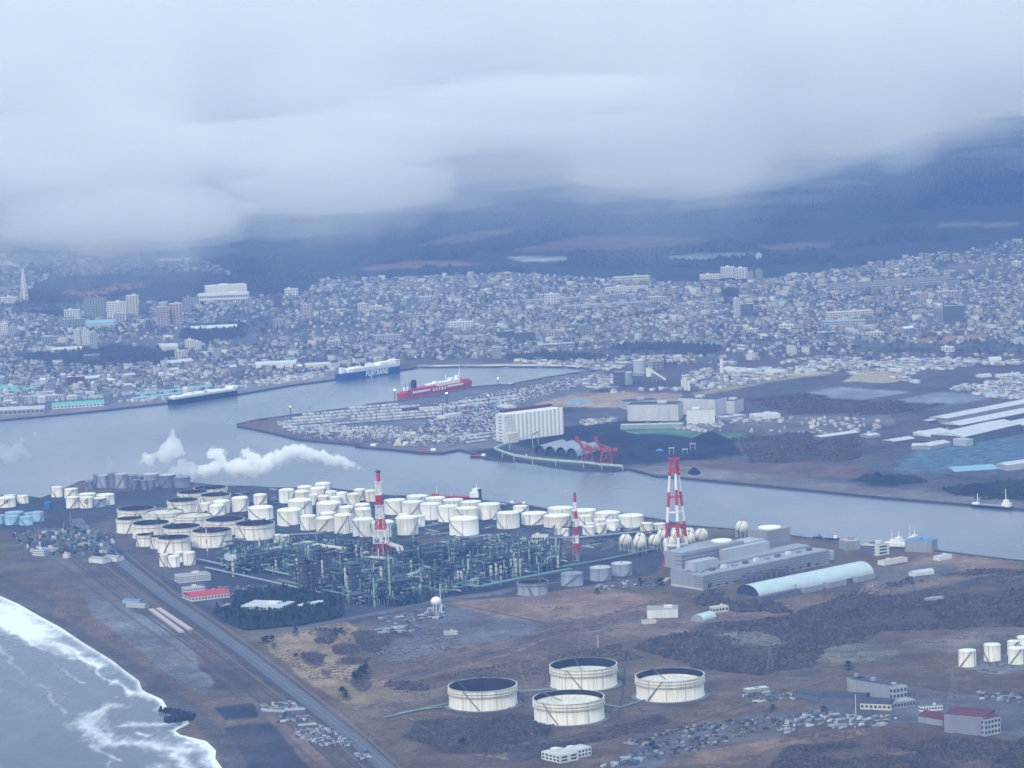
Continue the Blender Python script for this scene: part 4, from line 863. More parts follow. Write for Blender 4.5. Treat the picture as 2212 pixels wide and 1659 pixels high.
# --- power station: stepped grey blocks
A, Bq, Cq = (1519, 1275.5), (1792, 1218), (1451, 1265)
a, b_, c_ = G(*A, 0, False), G(*Bq, 0, False), G(*Cq, 0, False); u = (b_-a).normalized(); Lw = (b_-a).length; v = Vector((-u.y, u.x, 0)); v = v if v.dot(c_-a) > 0 else -v
D_ = abs((c_-a).dot(v))
ps = empty('power_station', a, 0, 'long stepped grey power station clad in horizontal bands beside the tripod stack', 'power station')
h0 = hfrom(Cq, 1228)
def blockuv(u0, u1, v0, v1, z0, z1, m_, nm='block', par=ps, z=None):
    P = [u*u0+v*v0, u*u1+v*v0, u*u1+v*v1, u*u0+v*v1]; b = MB(); b.prism([(q.x, q.y) for q in P], z0, z1); return b.build(nm, m_, par)
skew = (c_-a).dot(u)
clad = mat('grey_corrugated_cladding', (.29, .31, .35), .7, .12, .03, .14); cladl = mat('pale_cladding', (.40, .42, .45), .7, .12, .03, .1); cladt = mat('taupe_cladding', (.27, .265, .27), .7, .12, .03, .12)
print('PS', Lw, D_, skew, h0)
blockuv(0, Lw, 0, D_*.55, 0, h0*.86, clad); blockuv(0, Lw*.99, D_*.55+.01, D_, 0, h0, clad); blockuv(Lw+.02, Lw*1.12, D_*.3, D_*.8, 0, h0*.55, cladl)
blockuv(Lw*.02, Lw*.26, D_*.72, D_*1.25, h0+.02, h0*1.95, clad, 'boiler_house'); blockuv(Lw*.04, Lw*.22, D_*.4, D_*.71, h0*.9, h0*1.45, cladl, 'turbine_hall_roof')
blockuv(Lw*.30, Lw*.58, D_*1.02, D_*1.75, 0, h0*1.75, cladt, 'boiler_house'); blockuv(Lw*.38, Lw*.74, D_*.85, D_*1.01, 0, h0*1.55, cladl, 'boiler_house')
blockuv(Lw*.585, Lw*.80, D_*1.2, D_*1.7, 0, h0*1.5, cladl, 'boiler_house')
blockuv(Lw*.80+.5, Lw*.99, D_*1.15, D_*1.75, 0, h0*1.95, cladt, 'boiler_house')
for k in range(1, 6):
    z = h0*.86*k/6; blockuv(-.25, Lw+.2, -.3, D_*.3, z, z+.7, walld, 'cladding_seam')
for k in range(1, 4):
    z = h0*(1+.95*k/4); blockuv(Lw*.018, Lw*.262, D_*.7, D_*.9, z, z+.8, walld, 'cladding_seam'); blockuv(Lw*.298, Lw*.5, D_*1.005, D_*1.1, z*.9, z*.9+.8, walld, 'cladding_seam')
b = MB(); q = u*Lw*.9+v*D_*1.45; b.lathe([(17, h0*1.95+.1), (17, h0*1.95+2), (.2, h0*1.95+3.5)], 24, (q.x, q.y, 0)); b.build('roof_dome', roofw, ps)
b = MB(); q = u*Lw*.5+v*D_*1.4; b.lathe([(15, h0*1.75+.1), (15, h0*1.75+2), (.2, h0*1.75+3)], 24, (q.x, q.y, 0)); b.build('roof_dome', roofw, ps)
blockuv(-.35, -.05, -.02, D_, 0, 3.2, pconc, 'plinth'); b = MB()
for i in range(9): q = u*(Lw*(.28+.04*i))+v*(-9); b.box((q.x, q.y, 0), (7, 10, 8+3*(i % 3)), math.atan2(u.y, u.x))
b.build('duct_row', walld, ps)['kind'] = 'stuff'
# --- barrel-roofed hall
q = obox((1640, 1298), (1888, 1246), 44)
ah = building('barrel_roofed_hall', q, hfrom((1640, 1298), 1290), 'very long hall with a pale aqua barrel roof in front of the power station', 'storage hall', walld, aroof, roof='arch', rh=15, win=droof)
L_ = loc_pts(q, (q[0]+q[2])/2)
for t in (.05, .22, .42, .62, .88):
    b = MB(); p0 = Vector((*L_[0], 0)).lerp(Vector((*L_[1], 0)), t); d = Vector((L_[1][0]-L_[0][0], L_[1][1]-L_[0][1], 0)).normalized(); b.box((p0.x-d.y*-7, p0.y-d.x*7, 0), (38, 9, 8), math.atan2(d.y, d.x)); b.build('lean_to', wallg if t > .3 else walld, ah)
for i in range(11): b = MB(); q = u*(Lw*(.06+.085*i))+v*(D_*.28); b.box((q.x, q.y, h0*.86), (8, 5, 3+(i % 3)), math.atan2(u.y, u.x)); b.build('roof_fan', (greyt, walld, wallw)[i % 3], ps)
for i in range(14): b = MB(); q = u*(Lw*(.05+.065*i))+v*(-.2); b.box((q.x, q.y, h0*.1), (6, .8, 2.2 if i % 4 else 6), math.atan2(u.y, u.x)); b.build('window' if i % 4 else 'door', glass, ps)
shipw0 = mat('clean_white_paint', (.74, .74, .73), .7, .06, .05, .08)
# --- grain silos: white bins in a row with head house
q = obox((1090, 955), (1220, 938), 46); c = (q[0]+q[2])/2; H = hfrom((1220, 938), 881)
gs = empty('grain_silo', c, 0, 'row of tall ribbed white grain bins under a dark red roof by the coal yard', 'grain silo'); L_ = [Vector((*p_, 0)) for p_ in loc_pts(q, c)]
d = (L_[1]-L_[0]); n = (L_[3]-L_[0]); nb = 13; s0 = .13
for i in range(nb):
    t = s0+(1-s0)*(i+.5)/nb; r = d.length*(1-s0)/nb/2*1.18
    for row in (.12, .5, .88):
        p_ = L_[0]+d*t+n*row; b = MB(); b.lathe([(r, 0), (r, H)], 14, (p_.x, p_.y, 0)); b.disc(r, H, 14, (p_.x, p_.y, 0)); b.build('bin', shipw0, gs, True)
b = MB(); b.prism([tuple((L_[0]+d*x+n*y)[:2]) for x, y in ((s0+.01, .1), (.995, .1), (.995, .9), (s0+.01, .9))], 0, H-.5); b.build('core_wall', wallw, gs)
b = MB(); b.prism([tuple((L_[0]+d*x+n*y)[:2]) for x, y in ((s0+.02, .78), (.99, .78), (.99, 1.0), (s0+.02, 1.0))], H+.1, H+5); b.build('roof', drroof, gs)
b = MB(); P = [tuple((L_[0]+d*x+n*y)[:2]) for x, y in ((0, -.05), (s0-.01, -.05), (s0-.01, .6), (0, .6))]; b.prism(P, 0, H*1.02); b.build('head_house', wallw, gs); windows(gs, P, H, 8, 3, (0, 3), ww=.28, hh=.3)
b = MB(); b.prism([tuple((L_[0]+d*x+n*y)[:2]) for x, y in ((-.05, -.5), (.12, -.5), (.12, -.1), (-.05, -.1))], 0, H*.36); b.build('annex', wallc, gs); 
wallp2 = mat('pale_plastered_wall', (.54, .54, .55), .8, .15, .05, .15)
# --- white processing blocks
for P0, P1, dep, yt, lb, wm, rm, win in [
    ((1356, 910), (1466, 909), 50, 873, 'long white processing hall left of the twin grey-white blocks', wallp2, droof, (3, 7)),
    ((1467, 895), (1545, 899), 45, 858, 'tall pale block with dark flat roof behind the square white one', wallp2, droof, (2, 4)),
    ((1484, 921), (1545, 919), 40, 886, 'square white block with dark slots in front of the pale blocks', wallw, conc, None),
    ((1547, 893), (1587, 894), 45, 864, 'pale narrow block at the right end of the processing works', wallp2, droof, (3, 2)),
    ((1350, 885), (1420, 880), 40, 867, 'low pale hall behind the long processing hall', cladl, droof, None),
    ((1340, 928), (1475, 925), 20, 918, 'low green-grey shed in front of the processing hall', wallg, greenp, None),
    ((1629, 907), (1686, 903), 30, 896, 'low white shed with pale roof right of the processing works', wallw, wroof, None),
    ((1565, 909), (1612, 903), 25, 901, 'low grey shed below the narrow pale block', wallg, wroof, None),
    ((1559, 804), (1690, 808), 30, 797, 'row of low white tanks and sheds beside the thin chimney', wallw, wroof, (1, 12)),
    ((1556, 800), (1600, 803), 20, 793, 'small white shed above the row beside the thin chimney', wallw, wroof, None)]:
    building('processing_block', obox(P0, P1, dep), hfrom(P0, yt+ (dep*sdep(G(*P0, 0, False))/mpp(G(*P0, 0, False)))*.25), lb, 'factory building', wm, rm, 'processing works across the channel', win=(win[0], 2) if win and win[0] == 4 else None, sides=(0, 1, 3))
# cement silos around the basin end
for x, y, yt, w_, lb, m_ in [(1381, 806, 777, 26, 'big pale round silo at the basin end', cladl), (1354, 830, 803, 26, 'grey round silo below the big pale one', clad), (1402, 813, 794, 13, 'small white silo at the head of the slanting conveyor', wallw),
                       (1475, 842, 819, 7, 'slim white silo, left of the trio at the works', wallw), (1481, 843, 817, 7, 'slim white silo, middle of the trio at the works', wallw), (1488, 844, 822, 7, 'slim white silo, right of the trio at the works', wallw)]:
    p = G(x, y, 0, False); m = mpp(p); R = w_*m/2; H = height_px(p, yt, x, y)*.95; o = empty('silo', p, 0, lb, 'silo', 'silos at the basin end'); b = MB(); b.lathe([(R, 0), (R, H)], 20); b.build('shell', m_, o, True); b = MB(); b.lathe([(R*1.03, H), (R*1.03, H+.8), (.2, H+R*.2)], 20); b.build('roof', wroof, o)
for P0, P1, dep, yt, lb, wm in [((1325, 832), (1342, 833), 20, 800, 'dark open-framed tower left of the round silos', walld), ((1410, 800), (1434, 798), 25, 778, 'grey boxy plant right of the big round silo', wallg), ((1367, 812), (1390, 812), 20, 803, 'low pale block below the big round silo', cladl),
                          ((1250, 826), (1275, 826), 15, 817, 'small white tank shed on legs by the basin corner', wallw), ((1306, 842), (1333, 842), 20, 834, 'dark low shed below the open-framed tower', walld)]:
    building('silo_plant', obox(P0, P1, dep), hfrom(P0, yt+3), lb, 'industrial building', wm, None, 'silo plant at the basin end', win=(3, 3))
def conveyor(P, Q, z0, z1, label, r=2.2, m_=wallw):
    a, b__ = G(*P, z0, False), G(*Q, z1, False); o = empty('conveyor', (a.x, a.y, 0), 0, label, 'conveyor'); d = b__-a; b = MB(); b.tube((0, 0, a.z), (d.x, d.y, b__.z), r, 4); b.build('gallery', m_, o)
    for t in (.25, .5, .75):
        if min(z0, z1)+abs(z1-z0)*.2 > 3: b = MB(); p = Vector((d.x*t, d.y*t, 0)); b.tube((p.x-r, p.y, 0), (p.x, p.y, a.z+(b__.z-a.z)*t), .7, 4); b.tube((p.x+r*2, p.y, 0), (p.x, p.y, a.z+(b__.z-a.z)*t), .7, 4); b.build('trestle_leg', greyt, o)
    return o
conveyor((1403, 798), (1438, 820), 28, 4, 'bright white conveyor slanting down right of the round silos', 3); conveyor((1485, 822), (1530, 840), 20, 3, 'thin pale conveyor slanting down from the trio of slim silos', 1.5, cladl)
# green gallery along the coal quay
cg = [((1068, 968), 9), ((1085, 975), 12), ((1110, 983), 12), ((1150, 989), 12), ((1200, 994), 11), ((1260, 998), 11), ((1300, 1003), 10), ((1345, 1006), 9)]
pts = [G(*p_, z, False) for p_, z in cg]; o = empty('conveyor', (pts[0].x, pts[0].y, 0), 0, 'long pale green conveyor gallery curving along the coal quay past the cranes', 'conveyor')
for i in range(len(pts)-1):
    b = MB(); b.tube(pts[i]-V2(pts[0]), pts[i+1]-V2(pts[0]), 2.6, 4); b.build('gallery', greenp, o); b = MB(); q = pts[i+1]-V2(pts[0]); b.tube((q.x, q.y, 0), q, .9, 5); b.build('trestle_leg', greenp, o)
pts = [G(*p_, z, False) for p_, z in [((1068, 968), 10), ((1100, 955), 16), ((1150, 938), 26), ((1162, 932), 28)]]; o = empty('conveyor', (pts[0].x, pts[0].y, 0), 0, 'pale green conveyor climbing from the coal quay corner to the grain bins', 'conveyor')
for i in range(3):
    b = MB(); b.tube(pts[i]-V2(pts[0]), pts[i+1]-V2(pts[0]), 2.0, 4); b.build('gallery', greenp, o); b = MB(); q = pts[i+1]-V2(pts[0]); b.tube((q.x, q.y, 0), q, .8, 5); b.build('trestle_leg', greenp, o)
# wavy-roofed coal shed: four barrel bays side by side
a, b_ = G(1155, 982, 0, False), G(1247, 990, 0, False); d = b_-a; w_ = d.length/4; dn = d.normalized(); n = Vector((-dn.y, dn.x, 0)); n = n if n.dot(V2(a)) > 0 else -n
sh = empty('barrel_roofed_shed', a, 0, 'grey shed with four wavy barrel roofs left of the red cranes', 'storage shed'); hh = 15
for k in range(4):
    P = []; M_ = 10; vs = []
    for e_ in (0, 1):
        for i in range(M_+1):
            t = math.pi*i/M_; q = dn*(w_*k+w_*(1-math.cos(t))/2)+n*(e_*85)+dn*(-20*e_); vs.append((q.x, q.y, 3+hh*math.sin(t)))
    b = MB(); b.add(vs, [(i, i+1, M_+2+i, M_+1+i) for i in range(M_)]); b.build('roof', clad, sh, True)
    b = MB(); q0 = dn*(w_*k+1)+n*3; b.add([((q0+dn*(w_-2)*(1-math.cos(math.pi*i/M_))/2).x, (q0+dn*(w_-2)*(1-math.cos(math.pi*i/M_))/2).y, hh*.93*math.sin(math.pi*i/M_)) for i in range(M_+1)], [tuple(range(M_+1))]); b.build('bay_opening', droof, sh)
# --- coal heaps
def heap(x, y, wpx, hm, dpx, label, m_=coal, seed=1, name='coal_heap', cat='coal heap'):
    p = G(x, y, 0, False); m = mpp(p); W = wpx*m/2; Dd = dpx*m/sdep(p)/2; b = MB(); nn = 22; vs = []
    for j in range(9):
        t = j/8; r = 1-t
        for i in range(nn):
            a = 2*math.pi*i/nn; k = 1+.3*(float(vnoise(math.cos(a)*2+seed, math.sin(a)*2, 1, seed))-.5); zz = hm*min(1, t*1.35)*(1+.25*(float(vnoise(a*2, t*6+seed, 1, seed+2))-.5)) if j else -.3
            vs.append((W*r*k*math.cos(a), Dd*r*k*math.sin(a), zz))
    b.add(vs, [(j*nn+i, j*nn+(i+1) % nn, (j+1)*nn+(i+1) % nn, (j+1)*nn+i) for j in range(8) for i in range(nn)]); o = b.build(name, m_, None, True, loc=p); tag(o, label, cat, 'heaps of coal in the yards' if m_ is coal else None); return o
for i, h_ in enumerate([(1530, 955, 100, 17, 22, 'peaked black coal heap below the green field at the right of the coal yard'), (1330, 945, 110, 12, 22, 'broad low coal heap behind the red cranes'), (1250, 940, 80, 10, 12, 'low coal heap just right of the grain bins'),
                        (1420, 965, 90, 9, 16, 'low coal heap in the middle of the coal yard'), (1560, 975, 90, 10, 14, 'long low coal heap at the right front of the coal yard'), (1500, 988, 90, 8, 10, 'flat coal heap nearest the water at the yard front'),
                        (1360, 985, 70, 8, 14, 'dark coal heap right behind the cranes\' feet'), (1500, 1022, 30, 9, 9, 'small conical dark heap by the channel right of the coal yard'), (1925, 1042, 95, 12, 12, 'long dark heap near the channel below the blue-sheeted yard'),
                        (2115, 1062, 120, 13, 16, 'big dark heap at the right edge beside the barge'), (1895, 1032, 26, 10, 7, 'small knob of dark coal on the left end of the long heap')]):
    heap(*h_, seed=i+3)
mound = mat('sandy_soil', (.30, .25, .17), .95, .15, .05)
heap(1895, 815, 120, 9, 24, 'flat-topped mound of pale sand beyond the right-hand yards', mound, 8, 'sand_mound', 'sand mound'); heap(1250, 868, 60, 6, 12, 'low pale blue covered heap behind the grain bins', mat('pale_blue_grey_cover', (.20, .27, .33), .8, .4, .1), 9, 'covered_heap', 'covered heap')
heap(1425, 973, 20, 3, 3, 'bright blue tarpaulin over coal in the yard', mat('bright_blue_tarpaulin', (.03, .16, .55), .6), 5, 'tarpaulin', 'tarpaulin')
# small frames in the coal yard
for x, y, yt in ((1451, 982, 969), (1497, 973, 960), (1480, 980, 972)):
    p = G(x, y, 0, False); H = height_px(p, yt, x, y); o = empty('reclaimer_portal', p, 0, {1451: 'small pale portal frame among coal heaps, left one', 1497: 'small pale portal frame beside the peaked coal heap', 1480: 'low pale frame between the two portal frames'}[x], 'machine frame'); b = MB()
    for s_ in (-4, 4): b.tube((s_, 0, 0), (s_, 0, H), .8, 4); b.tube((s_, 8, 0), (s_, 8, H), .8, 4)
    b.build('leg', wallg, o); b = MB(); b.box((0, 4, H), (11, 10, 1.5)); b.build('deck', wallg, o)
# --- two red unloading cranes
def crane(x, y, ytop, label):
    p = G(x, y, 0, False); m = mpp(p); Ht = height_px(p, ytop, x, y); o = empty('unloading_crane', p, 0, label, 'crane', 'red unloading cranes on the coal quay')
    hd = Ht*.50; w2, d2 = 9.5, 8
    for sx in (-1, 1):
        for sy in (-1, 1):
            b = MB(); b.tube((sx*w2*1.15, sy*d2*1.1, 0), (sx*w2*.8, sy*d2*.7, hd), 1.35, 6); b.build('leg', orange, o)
    b = MB()
    for sy in (-1, 1):
        b.tube((-w2*1.1, sy*d2, hd*.28), (w2*1.1, sy*d2, hd*.28), .8, 5); b.tube((-w2*1.1, sy*d2, hd*.3), (w2*.85, sy*d2*.75, hd*.95), .6, 5); b.tube((w2*1.1, sy*d2, hd*.3), (-w2*.85, sy*d2*.75, hd*.95), .6, 5)
    for sx in (-1, 1): b.tube((sx*w2, -d2, hd*.5), (sx*w2, d2, hd*.5), .8, 5); b.tube((sx*w2, -d2, hd*.1), (sx*w2*.85, d2*.8, hd*.8), .5, 5)
    b.build('portal_bracing', orange, o)
    b = MB(); b.box((1, 0, hd), (17, 12, 7)); b.build('machinery_house', orange, o); b = MB(); b.box((2, 0, hd+7), (9, 8, 2)); b.build('roof', orange, o)
    b = MB(); b.box((17, 0, hd+1), (9, 8, 5.5), 0, .8); b.tube((9, 0, hd+3), (23, 0, hd-1), 1.5, 6); b.build('counterweight', orange, o)
    b = MB(); b.tube((-8, 0, hd+4), (-17, 0, Ht*.98), 2.6, 6, 1.5); b.tube((6, 0, hd+8), (-15, 0, Ht*.8), 1.0, 5); b.tube((-6, 3, hd+8), (-17, 0, Ht*.93), .8, 5); b.tube((-6, -3, hd+8), (-17, 0, Ht*.93), .8, 5)
    b.tube((-15, 0, Ht*.78), (-20, 0, Ht*.97), 1.6, 6); b.build('raised_boom', orange, o)
    b = MB(); b.box((-17, 0, Ht*.95), (6, 4, 4)); b.build('boom_head', orange, o)
    b = MB(); b.add([(-6, 0, hd*.75), (6, 0, hd*.75), (0, 6, hd*.75), (0, -6, hd*.75), (0, 0, hd*.45)], [(0, 3, 4), (3, 1, 4), (1, 2, 4), (2, 0, 4), (0, 2, 1, 3)]); b.build('hopper', rustb, o)
    return o
crane(1269, 1004, 943, 'red giraffe-shaped unloading crane, left of the pair, on the coal quay'); crane(1310, 1007, 945, 'red giraffe-shaped unloading crane, right of the pair, on the coal quay')

# ------------------------------------------------------------------ ships
def hull(b, L_, B_, z0, z1, bow=.16, stern=.06, flare=1.0, n=20):
    P = []
    for i in range(n+1):
        t = i/n; wd = 1.0
        if t > 1-bow: wd = math.cos((t-1+bow)/bow*math.pi/2)**.7
        if t < stern: wd = .75+.25*(t/stern)
        P.append((-L_/2+L_*t, B_/2*wd))
    loop = [(x, -y) for x, y in P]+[(x, y) for x, y in P[::-1]]; k = len(loop)
    vs = [(x*.985*1, y*.93, z0) for x, y in loop]+[(x, y, z1) for x, y in loop]; b.add(vs, [tuple(range(k, 2*k)), tuple(range(k-1, -1, -1))]+[(i, (i+1) % k, k+(i+1) % k, k+i) for i in range(k)])
def ship(P0, P1, label, cat='ship', beam=None, inward=1, name='cargo_ship'):
    a, b = G(*P0, -2.5, False), G(*P1, -2.5, False); d = b-a; Ls = d.length; rz = math.atan2(d.y, d.x); beam = beam or Ls*.15
    n = Vector((-math.sin(rz), math.cos(rz), 0)); c = (a+b)/2+n*beam/2*inward; return empty(name, (c.x, c.y, -2.5), rz, label, cat), Ls, beam
def bx(o, nm, m_, *boxes):
    for c, d in boxes: b = MB(); b.box(c, d); r_ = b.build(nm, m_, o)
    return r_
bluep = mat('blue_hull_paint', (.018, .075, .22), .5, .12, .1, .1); shipw = mat('white_ship_paint', (.80, .80, .78), .5, .08, .1, .06); redh = mat('red_hull_paint', (.48, .045, .035), .55, .2, .1, .15); funn = mat('dark_blue_funnel', (.025, .03, .10), .5)
o, Ls, Bm = ship((738, 824), (873, 805), 'blue and white car carrier with large white lettering moored at the far quay', beam=26, name='car_carrier')
hz = 17.0; b = MB(); hull(b, Ls, Bm, -.5, hz, .10, .05); b.build('hull', bluep, o)
b = MB(); hull(b, Ls*.86, Bm*.99, hz+.02, hz+8.5, .07, .02); up = b.build('upper_hull', shipw, o); up.location = (Ls*.062, 0, 0)
bx(o, 'stern_ramp', shipw, ((-Ls*.455, -4, hz), (9, 8, 13))); bx(o, 'stern_deckhouse', shipw, ((-Ls*.40, 4, hz), (6, 12, 9)), ((-Ls*.37, 0, hz+.1), (4, 22, 5)))
bx(o, 'deckhouse', shipw, ((Ls*.28, 0, hz+8.5), (Ls*.3, Bm*.9, 5)), ((-Ls*.02, 0, hz+8.5), (26, Bm*.7, 6)), ((-Ls*.2, 0, hz+8.5), (30, Bm*.6, 2))); bx(o, 'bridge', shipw, ((Ls*.40, 0, hz+8.6), (14, Bm*1.05, 7)))
b = MB(); [b.tube((Ls*x, y, hz+8), (Ls*x, y, hz+h), .5, 4) for x, y, h in ((-.05, 0, 24), (-.12, 6, 19), (-.22, -6, 17), (.2, 4, 20), (.33, 0, 21), (.41, 0, 24), (-.3, 5, 16))]; b.build('masts', shipw, o)['kind'] = 'stuff'
bx(o, 'funnel', funn, ((-Ls*.08, 0, hz+8.5), (10, 8, 7))); windows(o, [(Ls*.40-7, -Bm*.53), (Ls*.40+7, -Bm*.53), (Ls*.40+7, Bm*.53), (Ls*.40-7, Bm*.53)], hz+16, 1, 6, (0, 3), z0=hz+12)
windows(o, [(-Ls*.33, -Bm*.5), (Ls*.4, -Bm*.5), (Ls*.4, Bm*.5), (-Ls*.33, Bm*.5)], hz+8, 2, 30, (0,), z0=hz+1.5, m_=mat('grey_vent', (.35, .38, .40), .7), ww=.3, hh=.4, name='side_vent')
fc = bpy.data.curves.new('lettering', 'FONT'); fc.body = 'FUJITRANS'; fc.size = 18; fc.extrude = .15; fc.align_x = 'CENTER'; fc.align_y = 'CENTER'; fc.space_character = 1.02; fc.shear = .25; fc.offset = .35
fc.materials.append(shipw); fo = bpy.data.objects.new('lettering', fc); COL.objects.link(fo); fo.parent = o; fo.location = (Ls*.06, -Bm/2*.985-.25, hz*.56); fo.rotation_euler = (math.pi/2-.04, 0, 0); fo.scale = (.78, 1, 1); bpy.context.view_layer.update(); lm_ = bpy.data.meshes.new_from_object(fo); lo_ = bpy.data.objects.new('lettering_', lm_); COL.objects.link(lo_); lo_.parent = o; lo_.location = fo.location; lo_.rotation_euler = fo.rotation_euler; lo_.scale = fo.scale; bpy.data.objects.remove(fo); lo_.name = 'lettering'
# black and white ship
o, Ls, Bm = ship((376, 876), (521, 854), 'long ship with a black hull and white upper works at the left quay', beam=25, name='car_carrier')
b = MB(); hull(b, Ls, Bm, -.5, 12.5, .07, .04); b.build('hull', blk, o); b = MB(); hull(b, Ls*.965, Bm*.98, 12.52, 17.5, .05, .02); b.build('upper_hull', shipw, o)
bx(o, 'deckhouse', shipw, ((Ls*.42, 0, 17.5), (16, Bm, 5)), ((0, 3, 17.5), (Ls*.5, 14, 2.5)), ((-Ls*.2, -2, 17.5), (14, 10, 4)), ((-Ls*.42, 2, 17.5), (10, 12, 2)))
for k in range(7): bx(o, 'vent_house', wallg if k % 2 else shipw, ((-Ls*.3+k*Ls*.1, -6+(k % 3)*5, 17.5), (6, 5, 3.6)))
windows(o, [(-Ls*.46, -Bm*.49), (Ls*.44, -Bm*.49), (Ls*.44, Bm*.49), (-Ls*.46, Bm*.49)], 17.4, 1, 30, (0,), z0=13.2, m_=mat('grey_vent', (.35, .38, .40), .7), ww=.3, hh=.45, name='side_vent')
# red ship
o, Ls, Bm = ship((874, 861), (1030, 833), 'red ship with white deck housings and dark funnel moored at the car terminal', beam=26, name='cargo_ship')
b = MB(); hull(b, Ls, Bm, -.5, 10.5, .16, .06); b.build('hull', redh, o)
bx(o, 'bow_cowl', redh, ((Ls*.36, 0, 13), (Ls*.1, Bm*.75, 5)), ((Ls*.43, 0, 13), (8, Bm*.4, 3)), ((-Ls*.2, 0, 13), (Ls*.3, Bm*.8, 3.5)), ((0, 0, 10.52), (Ls*.9, Bm*.85, 2.4)))
bx(o, 'deckhouse', shipw, ((Ls*.1, 3, 13), (Ls*.42, Bm*.6, 7)), ((Ls*.22, 3, 20), (14, 10, 5)), ((-.0*Ls, 3, 20), (10, 9, 3)), ((Ls*.31, 4, 20), (10, 8, 8)))
bx(o, 'funnel', funn, ((-Ls*.30, 2, 16), (9, 9, 16)), ((-Ls*.30, 2, 32), (7, 7, 3))); bx(o, 'stern_house', shipw, ((-Ls*.38, 4, 13), (10, 14, 8)))
bx(o, 'white_side_panel', shipw, ((-Ls*.27, -Bm/2-.05, 7.5), (Ls*.24, .4, 4.5)), ((Ls*.2, -Bm/2-.05, 8), (Ls*.22, .4, 4))); b = MB()
for i, (x, w_) in enumerate(((-.10, 5), (-.06, 5), (-.02, 4), (.02, 6), (.06, 5))): b.box((Ls*x, -Bm/2-.1, 5), (w_, .4, 6.5)); 
b.build('white_mark', shipw, o); b = MB(); [b.tube((Ls*x, -6, 8), (Ls*x-2, -6, 31), 1.1, 5) for x in (-.44, -.385)]; b.box((-Ls*.415, -7, 6), (14, 7, 8)); b.build('stern_ramp', funn, o)
b = MB(); b.tube((Ls*.33, 4, 26), (Ls*.35, 4, 45), .6, 4); b.tube((Ls*.4, 0, 13), (Ls*.33, 0, 32), .5, 4); b.tube((Ls*.15, 4, 22), (Ls*.15, 4, 34), .5, 4); b.build('masts', shipw, o)['kind'] = 'stuff'
# red and white tanker behind the white tanks
o, Ls, Bm = ship((927, 1079), (1037, 1082), 'small tanker with red deck and white bridge behind the white tanks', beam=16, inward=1, name='tanker')
b = MB(); hull(b, Ls, Bm, -.5, 5, .1, .05); b.build('hull', blk, o); bx(o, 'deck', redh, ((-Ls*.05, 0, 5), (Ls*.8, Bm*.8, 1.2)), ((-Ls*.42, 0, 5), (12, 8, 4))); bx(o, 'bridge', shipw, ((Ls*.38, 0, 5), (16, Bm*.9, 9)), ((Ls*.39, 0, 14), (10, Bm*.7, 6)))
b = MB(); b.tube((-Ls*.38, 0, 5), (-Ls*.38, 0, 22), .6, 4); b.tube((Ls*.4, 0, 20), (Ls*.4, 0, 28), .5, 4); b.tube((-.1*Ls, 0, 5), (-.1*Ls, 0, 12), .5, 4); b.build('masts', shipw, o)['kind'] = 'stuff'; bx(o, 'funnel', funn, ((Ls*.45, 0, 5), (6, 6, 14)))
# white ships at the near bank
for P0, P1, lb, k in [((1908, 1180), (1958, 1184), 'white ship with slim masts moored behind the small sheds', 0), ((1952, 1175), (1985, 1178), 'white ship mostly hidden behind the blue-roofed shed', 1)]:
    o, Ls, Bm = ship(P0, P1, lb, beam=11, name='white_ship'); b = MB(); hull(b, Ls, Bm, -.5, 6, .2, .05); b.build('hull', shipw, o); bx(o, 'deckhouse', shipw, ((0, 0, 6), (Ls*.5, 8, 5)), ((Ls*.1, 0, 11), (Ls*.2, 7, 4)))
    b = MB(); b.tube((-Ls*.2, 0, 11), (-Ls*.2, 0, 26), .45, 4); b.tube((Ls*.1, 0, 15), (Ls*.1, 0, 23), .6, 4); b.build('mast', shipw, o)
for x, y, lb, s_ in [(1766, 1163, 'small dark tug just right of the power station', 16), (1797, 1166, 'dark fishing vessel with thin masts right of the small tug', 26), (1097, 1091, 'dark workboat with a thin mast behind the tall white tank', 30), (1125, 1092, 'dark workboat moored just right of the other workboat', 24),
                     (1036, 988, 'small barge moored in front of the coal quay corner', 36), (1135, 989, 'tiny white launch near the coal quay', 9), (924, 977, 'red-decked coaster moored at the port peninsula', 48), (795, 966, 'flat dark barge along the port peninsula edge', 52)]:
    p = G(x, y, -2.5, False); o = empty('small_vessel', (p.x, p.y, -2.5), random.uniform(-.2, .2)-.1, lb, 'boat', 'small vessels in the harbour'); b = MB(); hull(b, s_, s_*.26, -.4, 2.6, .2, .1, n=8); b.build('hull', blk if 'white' not in lb else shipw, o)
    bx(o, 'wheelhouse', shipw if s_ > 20 or 'white' in lb else walld, ((s_*.22, 0, 2.6), (s_*.2, s_*.16, 4))); b = MB(); b.tube((-s_*.1, 0, 2.5), (-s_*.1, 0, 13 if 'thin mast' in lb else 7), .3, 4); b.build('mast', darkm, o)
    if 'red' in lb: bx(o, 'deck', redh, ((-s_*.15, 0, 2.6), (s_*.5, s_*.18, 1.5)))
# barge with white wheelhouse by the far right bank
o, Ls, Bm = ship((2097, 1095), (2184, 1102), 'dark survey vessel with white bow and bridge moored at the far right bank', beam=13, name='survey_vessel')
b = MB(); hull(b, Ls, Bm, -.5, 4, .1, .05); b.build('hull', blk, o); bx(o, 'bridge', shipw, ((Ls*.34, 0, 4), (14, 9, 6)), ((Ls*.33, 0, 10), (7, 7, 5))); bx(o, 'bow_house', shipw, ((-Ls*.42, 0, 4), (12, 8, 2.5))); bx(o, 'deck', wallg, ((0, 0, 4), (Ls*.6, 9, 1)))
b = MB(); b.tube((Ls*.33, 0, 15), (Ls*.32, 0, 33), .6, 4); b.tube((-Ls*.38, 0, 6), (-Ls*.38, 0, 22), .6, 4); b.build('mast', shipw, o)
